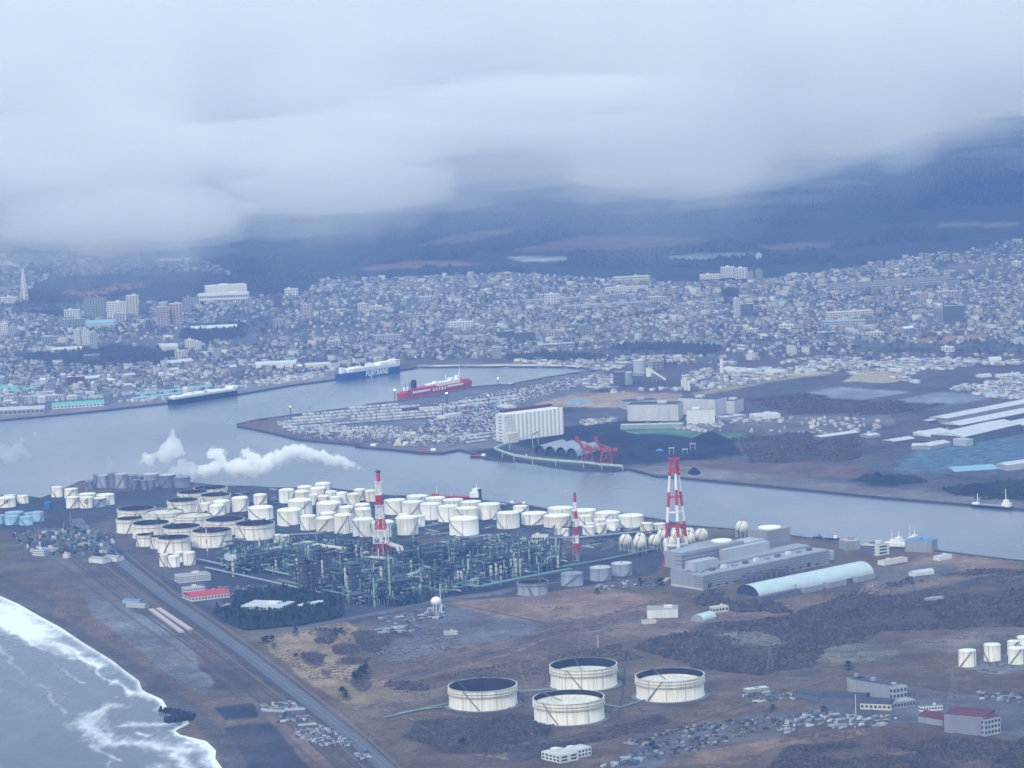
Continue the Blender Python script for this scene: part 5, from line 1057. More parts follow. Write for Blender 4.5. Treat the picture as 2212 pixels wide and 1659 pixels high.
# ------------------------------------------------------------------ town: houses scattered over the built-up patches
def bulk(name, X, Y, Zb, rz, w, d, h, rh, cw, crf, mt):
    """gabled boxes joined into one mesh"""
    n = len(X); P = np.array([(-1, -1, 0), (1, -1, 0), (1, 1, 0), (-1, 1, 0), (-1, -1, 1), (1, -1, 1), (1, 1, 1), (-1, 1, 1), (-1, 0, 2), (1, 0, 2)], float)
    lx = P[:, 0][None]*w[:, None]/2; ly = P[:, 1][None]*d[:, None]/2; k = P[:, 2][None]; lz = np.where(k == 0, -1.0, np.where(k == 1, h[:, None], (h+rh)[:, None]))
    c, s = np.cos(rz)[:, None], np.sin(rz)[:, None]; co = np.stack([X[:, None]+lx*c-ly*s, Y[:, None]+lx*s+ly*c, Zb[:, None]+lz], -1).reshape(-1, 3)
    F = [(0, 1, 5, 4), (2, 3, 7, 6), (1, 2, 6, 9, 5), (3, 0, 4, 8, 7), (4, 5, 9, 8), (6, 7, 8, 9)]; ls = [len(f) for f in F]; fl = np.concatenate([np.array(f) for f in F])
    li = (fl[None]+10*np.arange(n)[:, None]).ravel(); tot = np.tile(ls, n); st = np.concatenate([[0], np.cumsum(tot)[:-1]])
    me = bpy.data.meshes.new(name); me.vertices.add(len(co)); me.vertices.foreach_set('co', co.ravel()); me.loops.add(len(li)); me.loops.foreach_set('vertex_index', li.astype(np.int32))
    me.polygons.add(len(tot)); me.polygons.foreach_set('loop_start', st.astype(np.int32)); me.polygons.foreach_set('loop_total', tot.astype(np.int32)); me.update(calc_edges=True)
    pc = np.concatenate([np.repeat(cw[:, None], 18, 1), np.repeat(crf[:, None], 8, 1)], 1).reshape(-1, 3); setcol(me, pc, 'CORNER')
    me.materials.append(mt); o = bpy.data.objects.new(name, me); COL.objects.link(o); return o
bm_ = attrmat('building_paint', .8, .12, .15)
WALLS = np.array([(.52, .52, .50), (.46, .44, .38), (.38, .38, .39), (.30, .27, .24), (.56, .56, .55), (.22, .23, .26), (.40, .33, .29), (.48, .50, .52)])
ROOFS = np.array([(.30, .33, .38), (.10, .105, .125), (.05, .06, .085), (.46, .48, .50), (.09, .19, .32), (.20, .09, .07), (.18, .19, .21), (.56, .57, .58), (.15, .30, .28), (.07, .065, .065)])
RP = np.array([.20, .15, .13, .17, .07, .04, .10, .08, .02, .04])
CITYP = [(-60, 898), (-60, 556), (150, 549), (430, 562), (500, 590), (430, 640), (640, 642), (700, 603), (900, 599), (1106, 591), (1300, 604), (1420, 612), (1650, 606), (1780, 590), (1900, 570), (2050, 543), (2240, 515), (2240, 770), (2000, 775), (1900, 790), (1700, 770), (1560, 790), (1330, 788), (1250, 772), (1060, 774), (880, 779), (735, 792), (640, 808), (500, 838), (380, 856), (230, 860), (100, 868)]
NOB = [[(110, 598), (430, 586), (640, 612), (645, 634), (430, 655), (60, 656), (60, 625)], [(150, 757), (250, 742), (350, 755), (385, 766), (340, 784), (200, 792), (60, 780), (20, 765)], [(0, 655), (160, 655), (175, 685), (60, 680), (0, 672)], [(410, 698), (520, 700), (560, 720), (440, 745), (390, 730)],
       [(1090, 768), (1400, 745), (1560, 752), (1540, 768), (1300, 780), (1100, 780)], [(1980, 730), (2110, 722), (2150, 722), (2130, 730), (2040, 742), (1990, 738)], [(1520, 590), (1650, 590), (1650, 606), (1520, 606)], [(540, 690), (600, 680), (610, 712), (550, 720)], [(1560, 632), (1590, 628), (1600, 645), (1590, 662), (1565, 660)],
       [(1850, 740), (2240, 745), (2240, 768), (1850, 765)], [(2012, 560), (2080, 568), (2180, 575), (2120, 590), (2020, 585)]]
def scatter(n, poly, seed, excl=(), rag=0):
    r_ = np.random.default_rng(seed); xs = [p[0] for p in poly]; ys = [p[1] for p in poly]; lo, hi = G(CX, max(ys)+25, 0, False), G(CX, max(min(ys)-25, 300), 0, False); r0, r1 = lo.y, min(hi.y, 16500)
    a0, a1 = math.atan((min(xs)-30-CX)/FPX), math.atan((max(xs)+30-CX)/FPX); r = np.sqrt(r_.uniform(r0*r0, r1*r1, n)); a = r_.uniform(a0, a1, n); x, y = r*np.sin(a), r*np.cos(a); z = np.where(r > 10300, terr(x, y), 0.0)
    px, py = PR(x, y, z); wn = rag*2.2*(fbm(x, y, 70, 4, 1)-.5)*2; k = inpoly(px+wn, py+rag*(fbm(x, y, 60, 4, 9)-.5)*2, poly)
    for e in excl: k &= ~inpoly(px, py, e)
    return x[k], y[k], z[k], px[k], py[k]
def towngrid(x, y, seed):     # streets: snap to blocks, leave lanes free, rotated by district
    ang = .62+.5*np.round((fbm(x, y, 1500, 2, seed)-.5)*5)/2.5; c, s = np.cos(ang), np.sin(ang); u, v = x*c+y*s, -x*s+y*c
    v2 = np.round(v/15)*15; lane = (np.mod(u, 96) < 9) | (np.mod(np.round(v/15), 5) == 0)
    return u*c-v2*s, u*s+v2*c, ang, ~lane
x, y, z, px, py = scatter(165000, CITYP, 5, NOB); x2, y2, ang, ok = towngrid(x, y, 4)
den = np.clip(.35+1.5*(fbm(x2, y2, 520, 3, 17)-.32), .12, 1); den *= np.where(px > 1500, np.clip((790-py)/60, .25, 1), 1)*np.where(py > 735, .8, 1); ok &= rng.random(len(x)) < den*.66
x, y, z, px, py, ang = x2[ok], y2[ok], z[ok], px[ok], py[ok], ang[ok]
key = np.round(x/9)*100003+np.round(y/9); _, ui = np.unique(key, return_index=True); x, y, z, px, py, ang = x[ui], y[ui], z[ui], px[ui], py[ui], ang[ui]; z = np.where(np.hypot(x, y) > 10300, terr(x, y), 0)
n = len(x); w_ = rng.uniform(5.5, 10.5, n); d_ = rng.uniform(5, 8, n); h_ = rng.uniform(4.5, 7.5, n); rh_ = rng.uniform(.4, 2.6, n); big = rng.random(n) < .12; w_[big] *= rng.uniform(1.8, 3.6, big.sum()); d_[big] *= rng.uniform(1.2, 2, big.sum()); h_[big] *= rng.uniform(1.0, 2.4, big.sum()); rh_[big] = .3
rz_ = ang+np.where(rng.random(n) < .5, 0, math.pi/2)+rng.normal(0, .04, n); ci = rng.integers(0, 8, n); ri = rng.choice(10, n, p=RP); print('HOUSES', n)
near = np.argsort(np.hypot(x, y)-w_*25)[:300]; far = np.setdiff1d(np.arange(n), near)
j = rng.uniform(.32, .88, (n, 1)); o = bulk('town_houses', x[far], y[far], z[far], rz_[far], w_[far], d_[far], h_[far], rh_[far], (WALLS[ci]*j)[far], (ROOFS[ri]*j)[far], bm_)
tag(o, 'dense low houses and small blocks spreading over the plain behind the port', 'houses', kind='stuff')
CN = ['pale grey', 'dark grey', 'near-black', 'light', 'blue', 'brown-red', 'mid grey', 'white', 'green', 'dark brown']
wm_ = [mat('house_wall_'+str(i), tuple(c), .8, .1, .15) for i, c in enumerate(WALLS)]; rm_ = [mat('house_roof_'+str(i), tuple(c), .75, .15, .2) for i, c in enumerate(ROOFS)]
pw, pr = {}, {}
def house_proto(wi, r_i):
    if wi not in pw: b = MB(); b.box((0, 0, -.5), (1, 1, 1.5)); b.add([(.5, -.5, 1), (.5, .5, 1), (.5, 0, 1.3), (-.5, -.5, 1), (-.5, 0, 1.3), (-.5, .5, 1)], [(0, 1, 2), (3, 4, 5)]); pw[wi] = b.mesh('wall', wm_[wi])
    if r_i not in pr: b = MB(); b.add([(-.52, -.54, .97), (.52, -.54, .97), (.52, 0, 1.32), (-.52, 0, 1.32), (.52, .54, .97), (-.52, .54, .97)], [(0, 1, 2, 3), (3, 2, 4, 5)]); pr[r_i] = b.mesh('roof', rm_[r_i])
    return pw[wi], pr[r_i]
for i in near:
    e_ = empty('house', (x[i], y[i], z[i]), rz_[i], f'small house with a {CN[ri[i]]} roof among the low buildings just behind the far quays', 'house', f'{CN[ri[i]]}-roofed houses behind the far quays'); e_.scale = (w_[i], d_[i], h_[i])
    for me, nm in zip(house_proto(ci[i], ri[i]), ('wall', 'roof')): c = bpy.data.objects.new(nm, me); COL.objects.link(c); c.parent = e_
OPEN = ([(128, 640), (133, 626), (190, 626), (225, 618), (260, 610), (325, 608), (330, 618), (250, 634), (190, 644)], [(780, 580), (900, 560), (1040, 563), (1040, 574), (900, 582)], [(890, 534), (1000, 500), (1125, 488), (1110, 508), (980, 532)], [(1090, 545), (1250, 508), (1400, 500), (1550, 512), (1510, 535), (1300, 545)], [(1085, 552), (1230, 550), (1230, 568), (1100, 570)], [(1370, 565), (1500, 546), (1630, 540), (1640, 553), (1500, 565)], [(1625, 528), (1800, 518), (1805, 536), (1650, 543)], [(2015, 476), (2210, 474), (2210, 492), (2020, 494)])
# trees between the houses
leafm = mat('bare_winter_tree', (.050, .046, .048), .95, .4, .2); leafg = mat('dark_evergreen_crown', (.022, .034, .030), .95, .4, .2)
def clumps(name, x, y, z, r, h, mt, seed=1):
    n = len(x); r_ = np.random.default_rng(seed); P = np.array([(1, 0, .3), (0, 1, .35), (-1, 0, .25), (0, -1, .3), (0, 0, 1), (0, 0, -.1)]); F = [(0, 1, 4), (1, 2, 4), (2, 3, 4), (3, 0, 4)]
    P = P[None]*np.stack([r, r, h], -1)[:, None]*r_.uniform(.6, 1.4, (n, 6, 3)); P[:, 4, :2] += (r_.random((n, 2))-.5)*r[:, None]*.6; co = (P+np.stack([x, y, z], -1)[:, None]).reshape(-1, 3)
    fi = (np.array(F)[None]+6*np.arange(n)[:, None, None]).reshape(-1, 3); me = bpy.data.meshes.new(name); me.vertices.add(len(co)); me.vertices.foreach_set('co', co.ravel()); me.loops.add(fi.size); me.loops.foreach_set('vertex_index', fi.ravel().astype(np.int32))
    me.polygons.add(len(fi)); me.polygons.foreach_set('loop_start', np.arange(0, fi.size, 3, dtype=np.int32)); me.polygons.foreach_set('loop_total', np.full(len(fi), 3, np.int32)); me.update(calc_edges=True)
    me.materials.append(mt); o = bpy.data.objects.new(name, me); COL.objects.link(o); return tag(o, kind='stuff')
x, y, z, px, py = scatter(26000, CITYP, 77, ()); k = (fbm(x, y, 300, 3, 91) > .5) & (rng.random(len(x)) < .8); x, y, z = x[k], y[k], z[k]; clumps('town_trees', x, y, z, rng.uniform(3, 7, len(x)), rng.uniform(5, 10, len(x)), leafm, 2)
for i, pl in enumerate((NOB[0], NOB[1], NOB[2], NOB[3], NOB[4], NOB[8])):
    x, y, z, px, py = scatter(14000, pl, 31+i, OPEN); k = (fbm(x, y, 160, 3, 12) > .47) & (rng.random(len(x)) < .6); x, y, z = x[k], y[k], z[k]; clumps('woodland', x, y, z, rng.uniform(4, 8, len(x)), rng.uniform(7, 13, len(x)), leafm, 3+i)
# forest on the hills
HP = [(-60, 590), (-60, 530), (430, 500), (700, 470), (1000, 400), (1700, 330), (2300, 200), (2300, 500), (2050, 540), (1800, 585), (1650, 605), (1300, 600), (900, 596), (640, 605), (500, 590)]
x, y, z, px, py = scatter(90000, HP, 55, OPEN+([(-60, 556), (150, 549), (430, 560), (500, 588), (60, 600), (-60, 600)],)); k = fbm(x, y, 900, 4, 14) > .42; x, y, z = x[k], y[k], z[k]; clumps('hill_forest', x, y, z-1, rng.uniform(7, 14, len(x)), rng.uniform(8, 17, len(x)), mat('bare_hill_forest', (.034, .036, .040), .95, .4, .02), 9)

# ------------------------------------------------------------------ named town blocks
wallcol = {'w': wallw, 'c': wallc, 'g': wallg, 'd': walld, 'b': wallb, 'p': wallp, 'l': cladl}
rfcol = {'c': pconc, 'w': wroof, 'g': conc, 'd': droof, 'b': lbroof, 't': teal, 'r': drroof, 'p': aroof}
BL = [(183, 230, 642, 686, 'g', 'd', 11, 'f', 'wide grey-brown tower block, tallest in the left part of town'), (232, 272, 651, 693, 'w', 'w', 9, 'f', 'white apartment block just right of the wide grey-brown tower'), (274, 300, 637, 680, 'c', 'w', 10, 'f', 'tall cream block, peak of the white cluster left of the mall'),
      (300, 322, 656, 687, 'd', 'd', 8, 'f', 'dark grey block right of the tall cream block'), (245, 271, 676, 699, 'l', 'g', 6, 'f', 'pale blue-grey block in front of the white apartment block'), (341, 366, 662, 706, 'p', 'g', 9, 'f', 'pinkish apartment block, left one of the pair below the mall'),
      (368, 395, 655, 703, 'p', 'w', 10, 'f', 'pinkish apartment block, right one of the pair below the mall'), (395, 430, 641, 664, 'g', 'd', 6, 'f', 'grey office block left of the big white mall'), (426, 535, 632, 655, 'w', 'w', 2, 'm', 'big white shopping mall, wide lower part'),
      (447, 534, 614, 634, 'w', 'w', 1, 'm', 'boxy white upper storey standing behind the wide mall front'), (140, 174, 668, 692, 'w', 'w', 5, 'f', 'white block left of the grey-brown tower'), (135, 184, 688, 708, 'g', 'g', 5, 'f', 'long grey block below the white block left of the tower'),
      (186, 248, 690, 709, 'l', 'b', 2, 'a', 'arena with light blue curved roof below the tower'), (160, 174, 711, 745, 'w', 'w', 9, 'f', 'white tower, left one of the twins at the left'), (178, 194, 709, 745, 'w', 'd', 9, 'f', 'white tower, right one of the twins at the left'),
      (195, 211, 718, 754, 'l', 'g', 9, 'f', 'pale grey tower right of the white twins'), (0, 18, 698, 731, 'w', 'w', 8, 'f', 'white tower at the left edge of the picture'), (20, 37, 705, 733, 'l', 'g', 7, 'f', 'pale block beside the edge-most white tower'), (90, 128, 726, 742, 'g', 'g', 4, 'f', 'rounded grey hall left of the white twin towers'),
      (110, 178, 748, 760, 'l', 'w', 2, 'a', 'low hall with pale curved roof beneath the white twin towers'), (412, 512, 701, 716, 'g', 'p', 1, 'a', 'low wide dome-like hall with pale green roof'), (349, 385, 741, 764, 'l', 'w', 3, 'a', 'pale vaulted hall above the dark park'), (400, 420, 733, 756, 'w', 'w', 6, 'f', 'white block right of the pale vaulted hall'),
      (422, 436, 737, 757, 'w', 'w', 5, 'f', 'smaller white block right of the hall-side white block'), (379, 405, 757, 777, 'c', 'g', 5, 'f', 'cream ribbed block at the right end of the dark park'), (180, 216, 766, 788, 'd', 'g', 5, 'f', 'dark grey block standing in front of the dark park'), (146, 184, 812, 836, 'b', 'w', 5, 'f', 'dark brown block with white roof edge near the left quay'),
      (68, 127, 853, 867, 'l', 'w', 3, 'f', 'pale stepped terminal building behind the left quay'), (86, 116, 845, 858, 'l', 'w', 2, 'f', 'upper part of the pale terminal behind the left quay'), (275, 290, 551, 573, 'l', 'w', 7, 'f', 'pale far tower, left one of the row below the cloud'), (292, 306, 548, 572, 'l', 'w', 7, 'f', 'pale far tower, middle one of the row below the cloud'),
      (308, 337, 543, 567, 'l', 'w', 7, 'f', 'pale far slab, right end of the row below the cloud'), (345, 410, 557, 567, 'l', 'w', 1, 'a', 'long pale low-roofed hall right of the far towers below the cloud'), (0, 38, 641, 655, 'w', 'w', 3, 'f', 'white buildings at the foot of the far left stack'), (615, 644, 623, 642, 'w', 'w', 3, 'f', 'square white block right of the mall'),
      (593, 608, 637, 664, 'b', 'd', 7, 'f', 'dark red-brown tower right of the mall'), (651, 675, 656, 684, 'p', 'g', 8, 'f', 'beige tower in the left-centre of town'), (590, 617, 689, 708, 'g', 'g', 5, 'f', 'grey block below the dark red-brown tower'), (774, 796, 655, 674, 'c', 'w', 4, 'f', 'cream block, left of a pair in the middle of town'),
      (799, 828, 660, 674, 'c', 'w', 3, 'f', 'cream block, right of a pair in the middle of town'), (968, 1023, 694, 714, 'w', 'w', 4, 'f', 'wide white block with a stair tower above the basin'), (991, 1000, 690, 712, 'w', 'w', 5, 'f', 'slim white stair tower in front of the wide white block'), (808, 868, 722, 740, 'l', 'g', 4, 'f', 'pale grey institution block above the blue ship'),
      (712, 738, 735, 750, 'l', 'w', 3, 'f', 'small pale block with white gable above the blue ship bow'), (1076, 1112, 714, 737, 'd', 'g', 5, 'f', 'dark grey slab, left part, above the basin end'), (1114, 1158, 716, 740, 'd', 'g', 5, 'f', 'dark grey slab, right part, above the basin end'), (1064, 1084, 749, 774, 'l', 'w', 6, 'f', 'pale tower block behind the basin bank'),
      (1178, 1208, 634, 661, 'w', 'w', 6, 'f', 'bright white block with dark top line in centre town'), (1326, 1405, 596, 608, 'c', 'c', 2, 'f', 'long cream building on the edge of the forest'), (1558, 1588, 576, 600, 'w', 'w', 6, 'f', 'large white hospital, left wing, at the forest edge'), (1590, 1615, 578, 602, 'w', 'w', 6, 'f', 'large white hospital, right wing, at the forest edge'),
      (1512, 1556, 592, 603, 'w', 'w', 2, 'f', 'low white wing left of the hospital'), (1617, 1628, 587, 602, 'l', 'g', 4, 'f', 'small grey block right of the hospital'), (1632, 1648, 582, 603, 'g', 'd', 6, 'f', 'dark grey tower right of the hospital'), (1633, 1646, 548, 562, 'w', 'g', 3, 'f', 'small white keep-like tower alone on the wooded hill'),
      (1586, 1600, 644, 686, 'w', 'w', 9, 'f', 'tall white slab with dark neighbour right of centre town'), (1602, 1628, 655, 688, 'd', 'w', 8, 'f', 'dark grey tower attached to the tall white slab'), (1185, 1210, 714, 730, 'p', 'g', 4, 'f', 'pink-beige block right of the dark grey slabs'), (1252, 1286, 703, 726, 'g', 'd', 5, 'f', 'grey striped apartment block right of the pink-beige block'),
      (1612, 1638, 709, 721, 'c', 'w', 2, 'f', 'cream box building left of the right-hand town roads'), (1785, 1888, 671, 687, 'c', 'w', 3, 'f', 'long cream-white school building in the right part of town'), (1982, 2006, 632, 656, 'p', 'g', 7, 'f', 'pale pinkish tower in the right part of town'), (2022, 2048, 664, 690, 'g', 'g', 6, 'f', 'grey slab, left of two dark ones at the right'),
      (2040, 2084, 659, 700, 'd', 'g', 9, 'f', 'big dark blue-grey slab at the right of town'), (1776, 1866, 691, 708, 'l', 'b', 3, 'f', 'long blue-white building below the long cream school'), (1774, 1806, 716, 730, 'd', 'w', 3, 'f', 'dark hall with a cream end wall'), (1686, 1720, 700, 713, 'w', 'w', 2, 'f', 'white hall left of the long blue-white building'),
      (2035, 2062, 748, 760, 'w', 'w', 2, 'f', 'white shed alone on the open ground at the right'), (1880, 1910, 716, 732, 'c', 'w', 3, 'f', 'cream block in front of the right town edge'), (2025, 2074, 628, 641, 'p', 'w', 3, 'f', 'pale pinkish school right of the pinkish tower'), (2186, 2206, 564, 577, 'w', 'w', 4, 'f', 'square white block at the right edge of the hillside town'),
      (1040, 1062, 690, 704, 'g', 'r', 3, 'f', 'low block with dark red roof right of the wide white block'), (905, 935, 640, 652, 'l', 'w', 3, 'f', 'pale block on the slope above centre town'), (1400, 1440, 640, 656, 'l', 'w', 4, 'f', 'pale apartment row left of the tall white slab'), (1320, 1352, 634, 650, 'g', 'g', 5, 'f', 'grey apartment block in the centre-right of town'),
      (1163, 1243, 741, 754, 'g', 'w', 2, 'f', 'long mixed low hall below the pink-beige block'), (553, 640, 783, 796, 'w', 'p', 1, 'g', 'long white warehouse with pale green roof behind the far quay'), (660, 735, 785, 796, 'c', 'w', 1, 'g', 'long cream warehouse left of the blue ship'), (1310, 1400, 618, 632, 'w', 'g', 3, 'f', 'white school wing below the long cream building')]
for (xl, xr, yt, yb, wc, rc, nf, typ, lb) in BL:
    p = G((xl+xr)/2, yb, 0); m = mpp(p); W = (xr-xl)*m; sd_ = sdep(p)
    dep = {'f': min(W*.6, 22), 'm': 70, 'a': W*.4, 'g': 24}[typ]; H = max((yb-yt)*m-dep*sd_*.8, 6); a_ = .1+.12*math.sin(xl)
    u_ = Vector((math.cos(a_), math.sin(a_), 0)); n_ = Vector((-u_.y, u_.x, 0)); a0 = V2(p)-u_*W/2; q = [a0, a0+u_*W, a0+u_*W+n_*dep, a0+n_*dep]
    o = building('town_block', q, H if typ != 'a' else H*.6, lb, 'building', wallcol[wc], rfcol[rc], 'larger blocks of the town', roof={'f': 'flat', 'm': 'flat', 'a': 'arch', 'g': 'gable'}[typ], rh=max(3, H*.4), win=None, z=p.z)
    if typ in 'fm' and nf > 1: windows(o, loc_pts(q, (q[0]+q[2])/2), H, nf, max(4, int(W/7)), (0, 3))
def rows_of(name, spots, Wm, Dm, Hm, wm, rm, label, cat, group, rz=.3, roof='flat', z0=0):
    bw = MB(); bw.box((0, 0, 0), (Wm, Dm, Hm)); mw = bw.mesh('wall', wm); br = MB()
    if roof == 'flat': br.box((0, 0, Hm+.01), (Wm*.98, Dm*.98, .4))
    else: br.gable((0, 0, Hm+.01), (Wm, Dm), Dm*.18, 0, .5)
    mr_ = br.mesh('roof', rm); g_ = MB(); fl_ = max(1, int(Hm/3.2))
    for j in range(fl_):
        for i in range(int(Wm/5)): g_.box((-Wm/2+2.5+i*5, -Dm/2-.04, 1+j*3.1), (3, .3, 1.5))
    mg_ = g_.mesh('window', glass)
    for i, (X, Yv) in enumerate(spots):
        p = G(X, Yv, 0); e_ = empty(name, p, rz, label, cat, group)
        for me, nm in ((mw, 'wall'), (mr_, 'roof'), (mg_, 'window')): c = bpy.data.objects.new(nm, me); COL.objects.link(c); c.parent = e_; (c.__setitem__('kind', 'stuff') if nm == 'window' else None)
sp = [(1800+i*34+j*9, 622-i*2.2+j*4.5) for i in range(8) for j in range(3)]
rows_of('apartment_slab', sp, 42, 11, 13, wallg, conc, 'pale slab of the long rows of identical apartment blocks in the right part of town', 'apartment block', 'identical slabs in rows', .18)
rows_of('apartment_slab', [(1150+i*26, 655-i*1.4) for i in range(9)]+[(1230+i*26, 668-i*1.4) for i in range(7)], 34, 11, 12, cladl, conc, 'pale slab in the rows of apartment blocks in the centre of town', 'apartment block', 'apartment slabs in the centre of town', .25)
rows_of('quay_shed', [(300+i*19, 866-i*2.2) for i in range(5)]+[(320+i*20, 856-i*2.4) for i in range(7)], 34, 16, 7, wallw, lbroof, 'pale shed in the rows behind the black and white ship', 'shed', 'sheds behind the left quay', .6, 'gable')
rows_of('quay_shed', [(560+i*17, 827-i*2.1) for i in range(9)], 14, 7, 4, wallw, wroof, 'small white container shed in a line on the far quay', 'shed', 'small white sheds on the far quay', .6)
for P0, P1, dep, yt, lb, wm, rm, rf in [((114, 884), (225, 877), 36, 871, 'long quay shed with a bright turquoise roof at the left', wallw, teal, 'gable'), ((-40, 899), (95, 893), 42, 880, 'long grey-roofed transit shed at the left edge of the quay', wallg, cladl, 'gable'), ((-30, 838), (40, 848), 60, 836, 'slanting turquoise hall roof at the left edge', walld, teal, 'gable'),
                              ((185, 822), (240, 818), 20, 814, 'pale green-roofed hall behind the dark brown block', wallw, aroof, 'gable'), ((365, 792), (418, 786), 24, 778, 'long pale hall right of the dark park', wallw, wroof, 'gable')]:
    q = obox(P0, P1, dep); building('quay_shed', q, hfrom(P0, yt)*.55, lb, 'shed', wm, rm, 'sheds behind the left quay', roof=rf, rh=5, win=(1, 14), sides=(0,))
# right-hand warehouses
for P0, P1, dep, hm, lb, wm, rm, rf, rh in [((2046, 914), (2290, 866), 42, 9, 'very long white warehouse, farthest of the four at the right edge', wallg, wroof, 'gable', 4), ((2076, 930), (2290, 888), 48, 10, 'very long white warehouse, second from the back at the right edge', walld, wroof, 'gable', 5),
                                  ((2015, 955), (2075, 945), 50, 9, 'short white-roofed front part joined to the widest warehouse', walld, wroof, 'shed', 6), ((2086, 962), (2205, 934), 75, 16, 'widest white-roofed warehouse with a grey gabled porch at the right', walld, wroof, 'gable', 7), ((2208, 933), (2300, 915), 60, 12, 'white warehouse cut off by the right edge', walld, wroof, 'gable', 5),
                                  ((1932, 962), (1978, 955), 34, 7, 'small white-roofed shed left of the twin-roofed one', walld, wroof, 'gable', 3), ((1969, 971), (2015, 971), 28, 7, 'twin-roofed white warehouse, left half', wallg, wroof, 'gable', 3), ((2010, 972), (2055, 963), 36, 7, 'twin-roofed white warehouse, right half', wallg, wroof, 'gable', 3),
                                  ((1877, 947), (1902, 944), 30, 5, 'small cream-roofed shed by the dark scrub at the right', wallg, wroof, 'gable', 2), ((1775, 955), (1856, 944), 26, 9, 'dark-walled long shed with pale roof left of the white warehouses', walld, wroof, 'gable', 3), ((2063, 1028), (2156, 1022), 60, 7, 'turquoise-blue roofed hall among the blue-sheeted yard', walld, lbroof, 'gable', 5),
                                  ((2175, 1018), (2290, 1002), 30, 10, 'pale hall at the right edge below the blue-sheeted yard', cladl, wroof, 'gable', 4), ((2007, 916), (2054, 908), 18, 6, 'slim cream-roofed shed in front of the farthest warehouse', walld, wroof, 'gable', 2), ((1982, 938), (2024, 937), 14, 5, 'slim white canopy left of the widest warehouse', wallg, wroof, 'flat', 1),
                                  ((2044, 928), (2085, 927), 16, 5, 'white canopy in the middle of the small warehouse group', wallg, wroof, 'flat', 1), ((1946, 781), (1968, 780), 26, 5, 'bright white roofed shed, left of two beyond the sand mound', wallw, wroof, 'gable', 2), ((1970, 784), (1991, 782), 26, 5, 'bright white roofed shed, right of two beyond the sand mound', wallw, wroof, 'gable', 2),
                                  ((2138, 784), (2164, 783), 30, 7, 'white vaulted shed near the right edge beyond the mound', wallw, wroof, 'arch', 5), ((2116, 816), (2142, 814), 20, 5, 'low white shed near the right edge below the vaulted one', wallw, wroof, 'gable', 2), ((2153, 816), (2192, 814), 20, 5, 'low white double shed at the right edge', wallw, wroof, 'gable', 2),
                                  ((2085, 840), (2135, 838), 20, 5, 'pale long shed above the light paved yards', wallw, wroof, 'gable', 2), ((2138, 842), (2166, 841), 16, 5, 'small pale shed right of the pale long one', wallw, wroof, 'gable', 2), ((1640, 800), (1665, 800), 20, 5, 'low pale shed left of the pale conveyor row', wallw, wroof, 'gable', 2)]:
    q = obox(P0, P1, dep); building('warehouse', q, hm, lb, 'warehouse', wm, rm, 'warehouses on the right-hand plain', roof=rf, rh=rh)
q = obox((2059, 963), (2086, 966), 20); building('warehouse_porch', q, 13, 'grey gabled porch block at the front corner of the widest warehouse', 'building', cladl, cladl, roof='flat')
# sheeted yards with stacked goods
x, y, z, px, py = scatter(9000, [(1940, 1015), (1980, 985), (2060, 965), (2212, 938), (2260, 940), (2260, 990), (2140, 1028), (2060, 1022)], 7); k = rng.random(len(x)) < .5; x, y, z = x[k], y[k], z[k]; n = len(x); yc_ = np.array([(.06, .12, .19), (.07, .14, .21), (.10, .16, .20), (.09, .11, .15)])[rng.integers(0, 4, n)]
tag(bulk('sheeted_goods', x, y, z, np.full(n, .62), rng.uniform(16, 44, n), rng.uniform(6, 14, n), rng.uniform(.4, 1.1, n), np.full(n, .2), yc_, yc_, bm_), kind='stuff')
# loose industrial clutter on both banks
for sd2, (pl, cnt, wmax) in enumerate([([(1106, 780), (1330, 770), (1560, 770), (1900, 775), (2240, 780), (2240, 870), (1990, 830), (1780, 800), (1560, 840), (1330, 850), (1240, 830), (1310, 800)], 2600, 22), ([(1180, 900), (1270, 880), (1350, 890), (1340, 910), (1230, 925)], 700, 14), ([(1900, 790), (2240, 790), (2240, 870), (2080, 850)], 900, 24),
                                  ([(1600, 900), (1900, 905), (1900, 940), (1620, 935)], 120, 12), ([(1340, 905), (1640, 900), (1660, 930), (1500, 935)], 260, 14), ([(600, 915), (800, 905), (960, 905), (1080, 925), (1000, 955), (840, 955), (640, 940)], 700, 9), ([(40, 890), (380, 862), (560, 835), (720, 812), (720, 800), (500, 830), (200, 868), (0, 885)], 1500, 16)]):
    x, y, z, px, py = scatter(cnt*4, pl, 200+sd2); k = (rng.random(len(x)) < .6) & (fbm(x, y, 160, 3, 6) > .45); x, y, z = x[k], y[k], z[k]; n = len(x); wl = rng.integers(0, 8, n); rr_ = rng.choice(10, n, p=RP); sz = rng.uniform(4, wmax, n)
    tag(bulk('industrial_clutter', x, y, z, .62+rng.choice([0, math.pi/2], n)+rng.normal(0, .03, n), sz, sz*rng.uniform(.3, .8, n), rng.uniform(2, 7, n), rng.uniform(0, 1.5, n), WALLS[wl]*.9, ROOFS[rr_], bm_), kind='stuff')
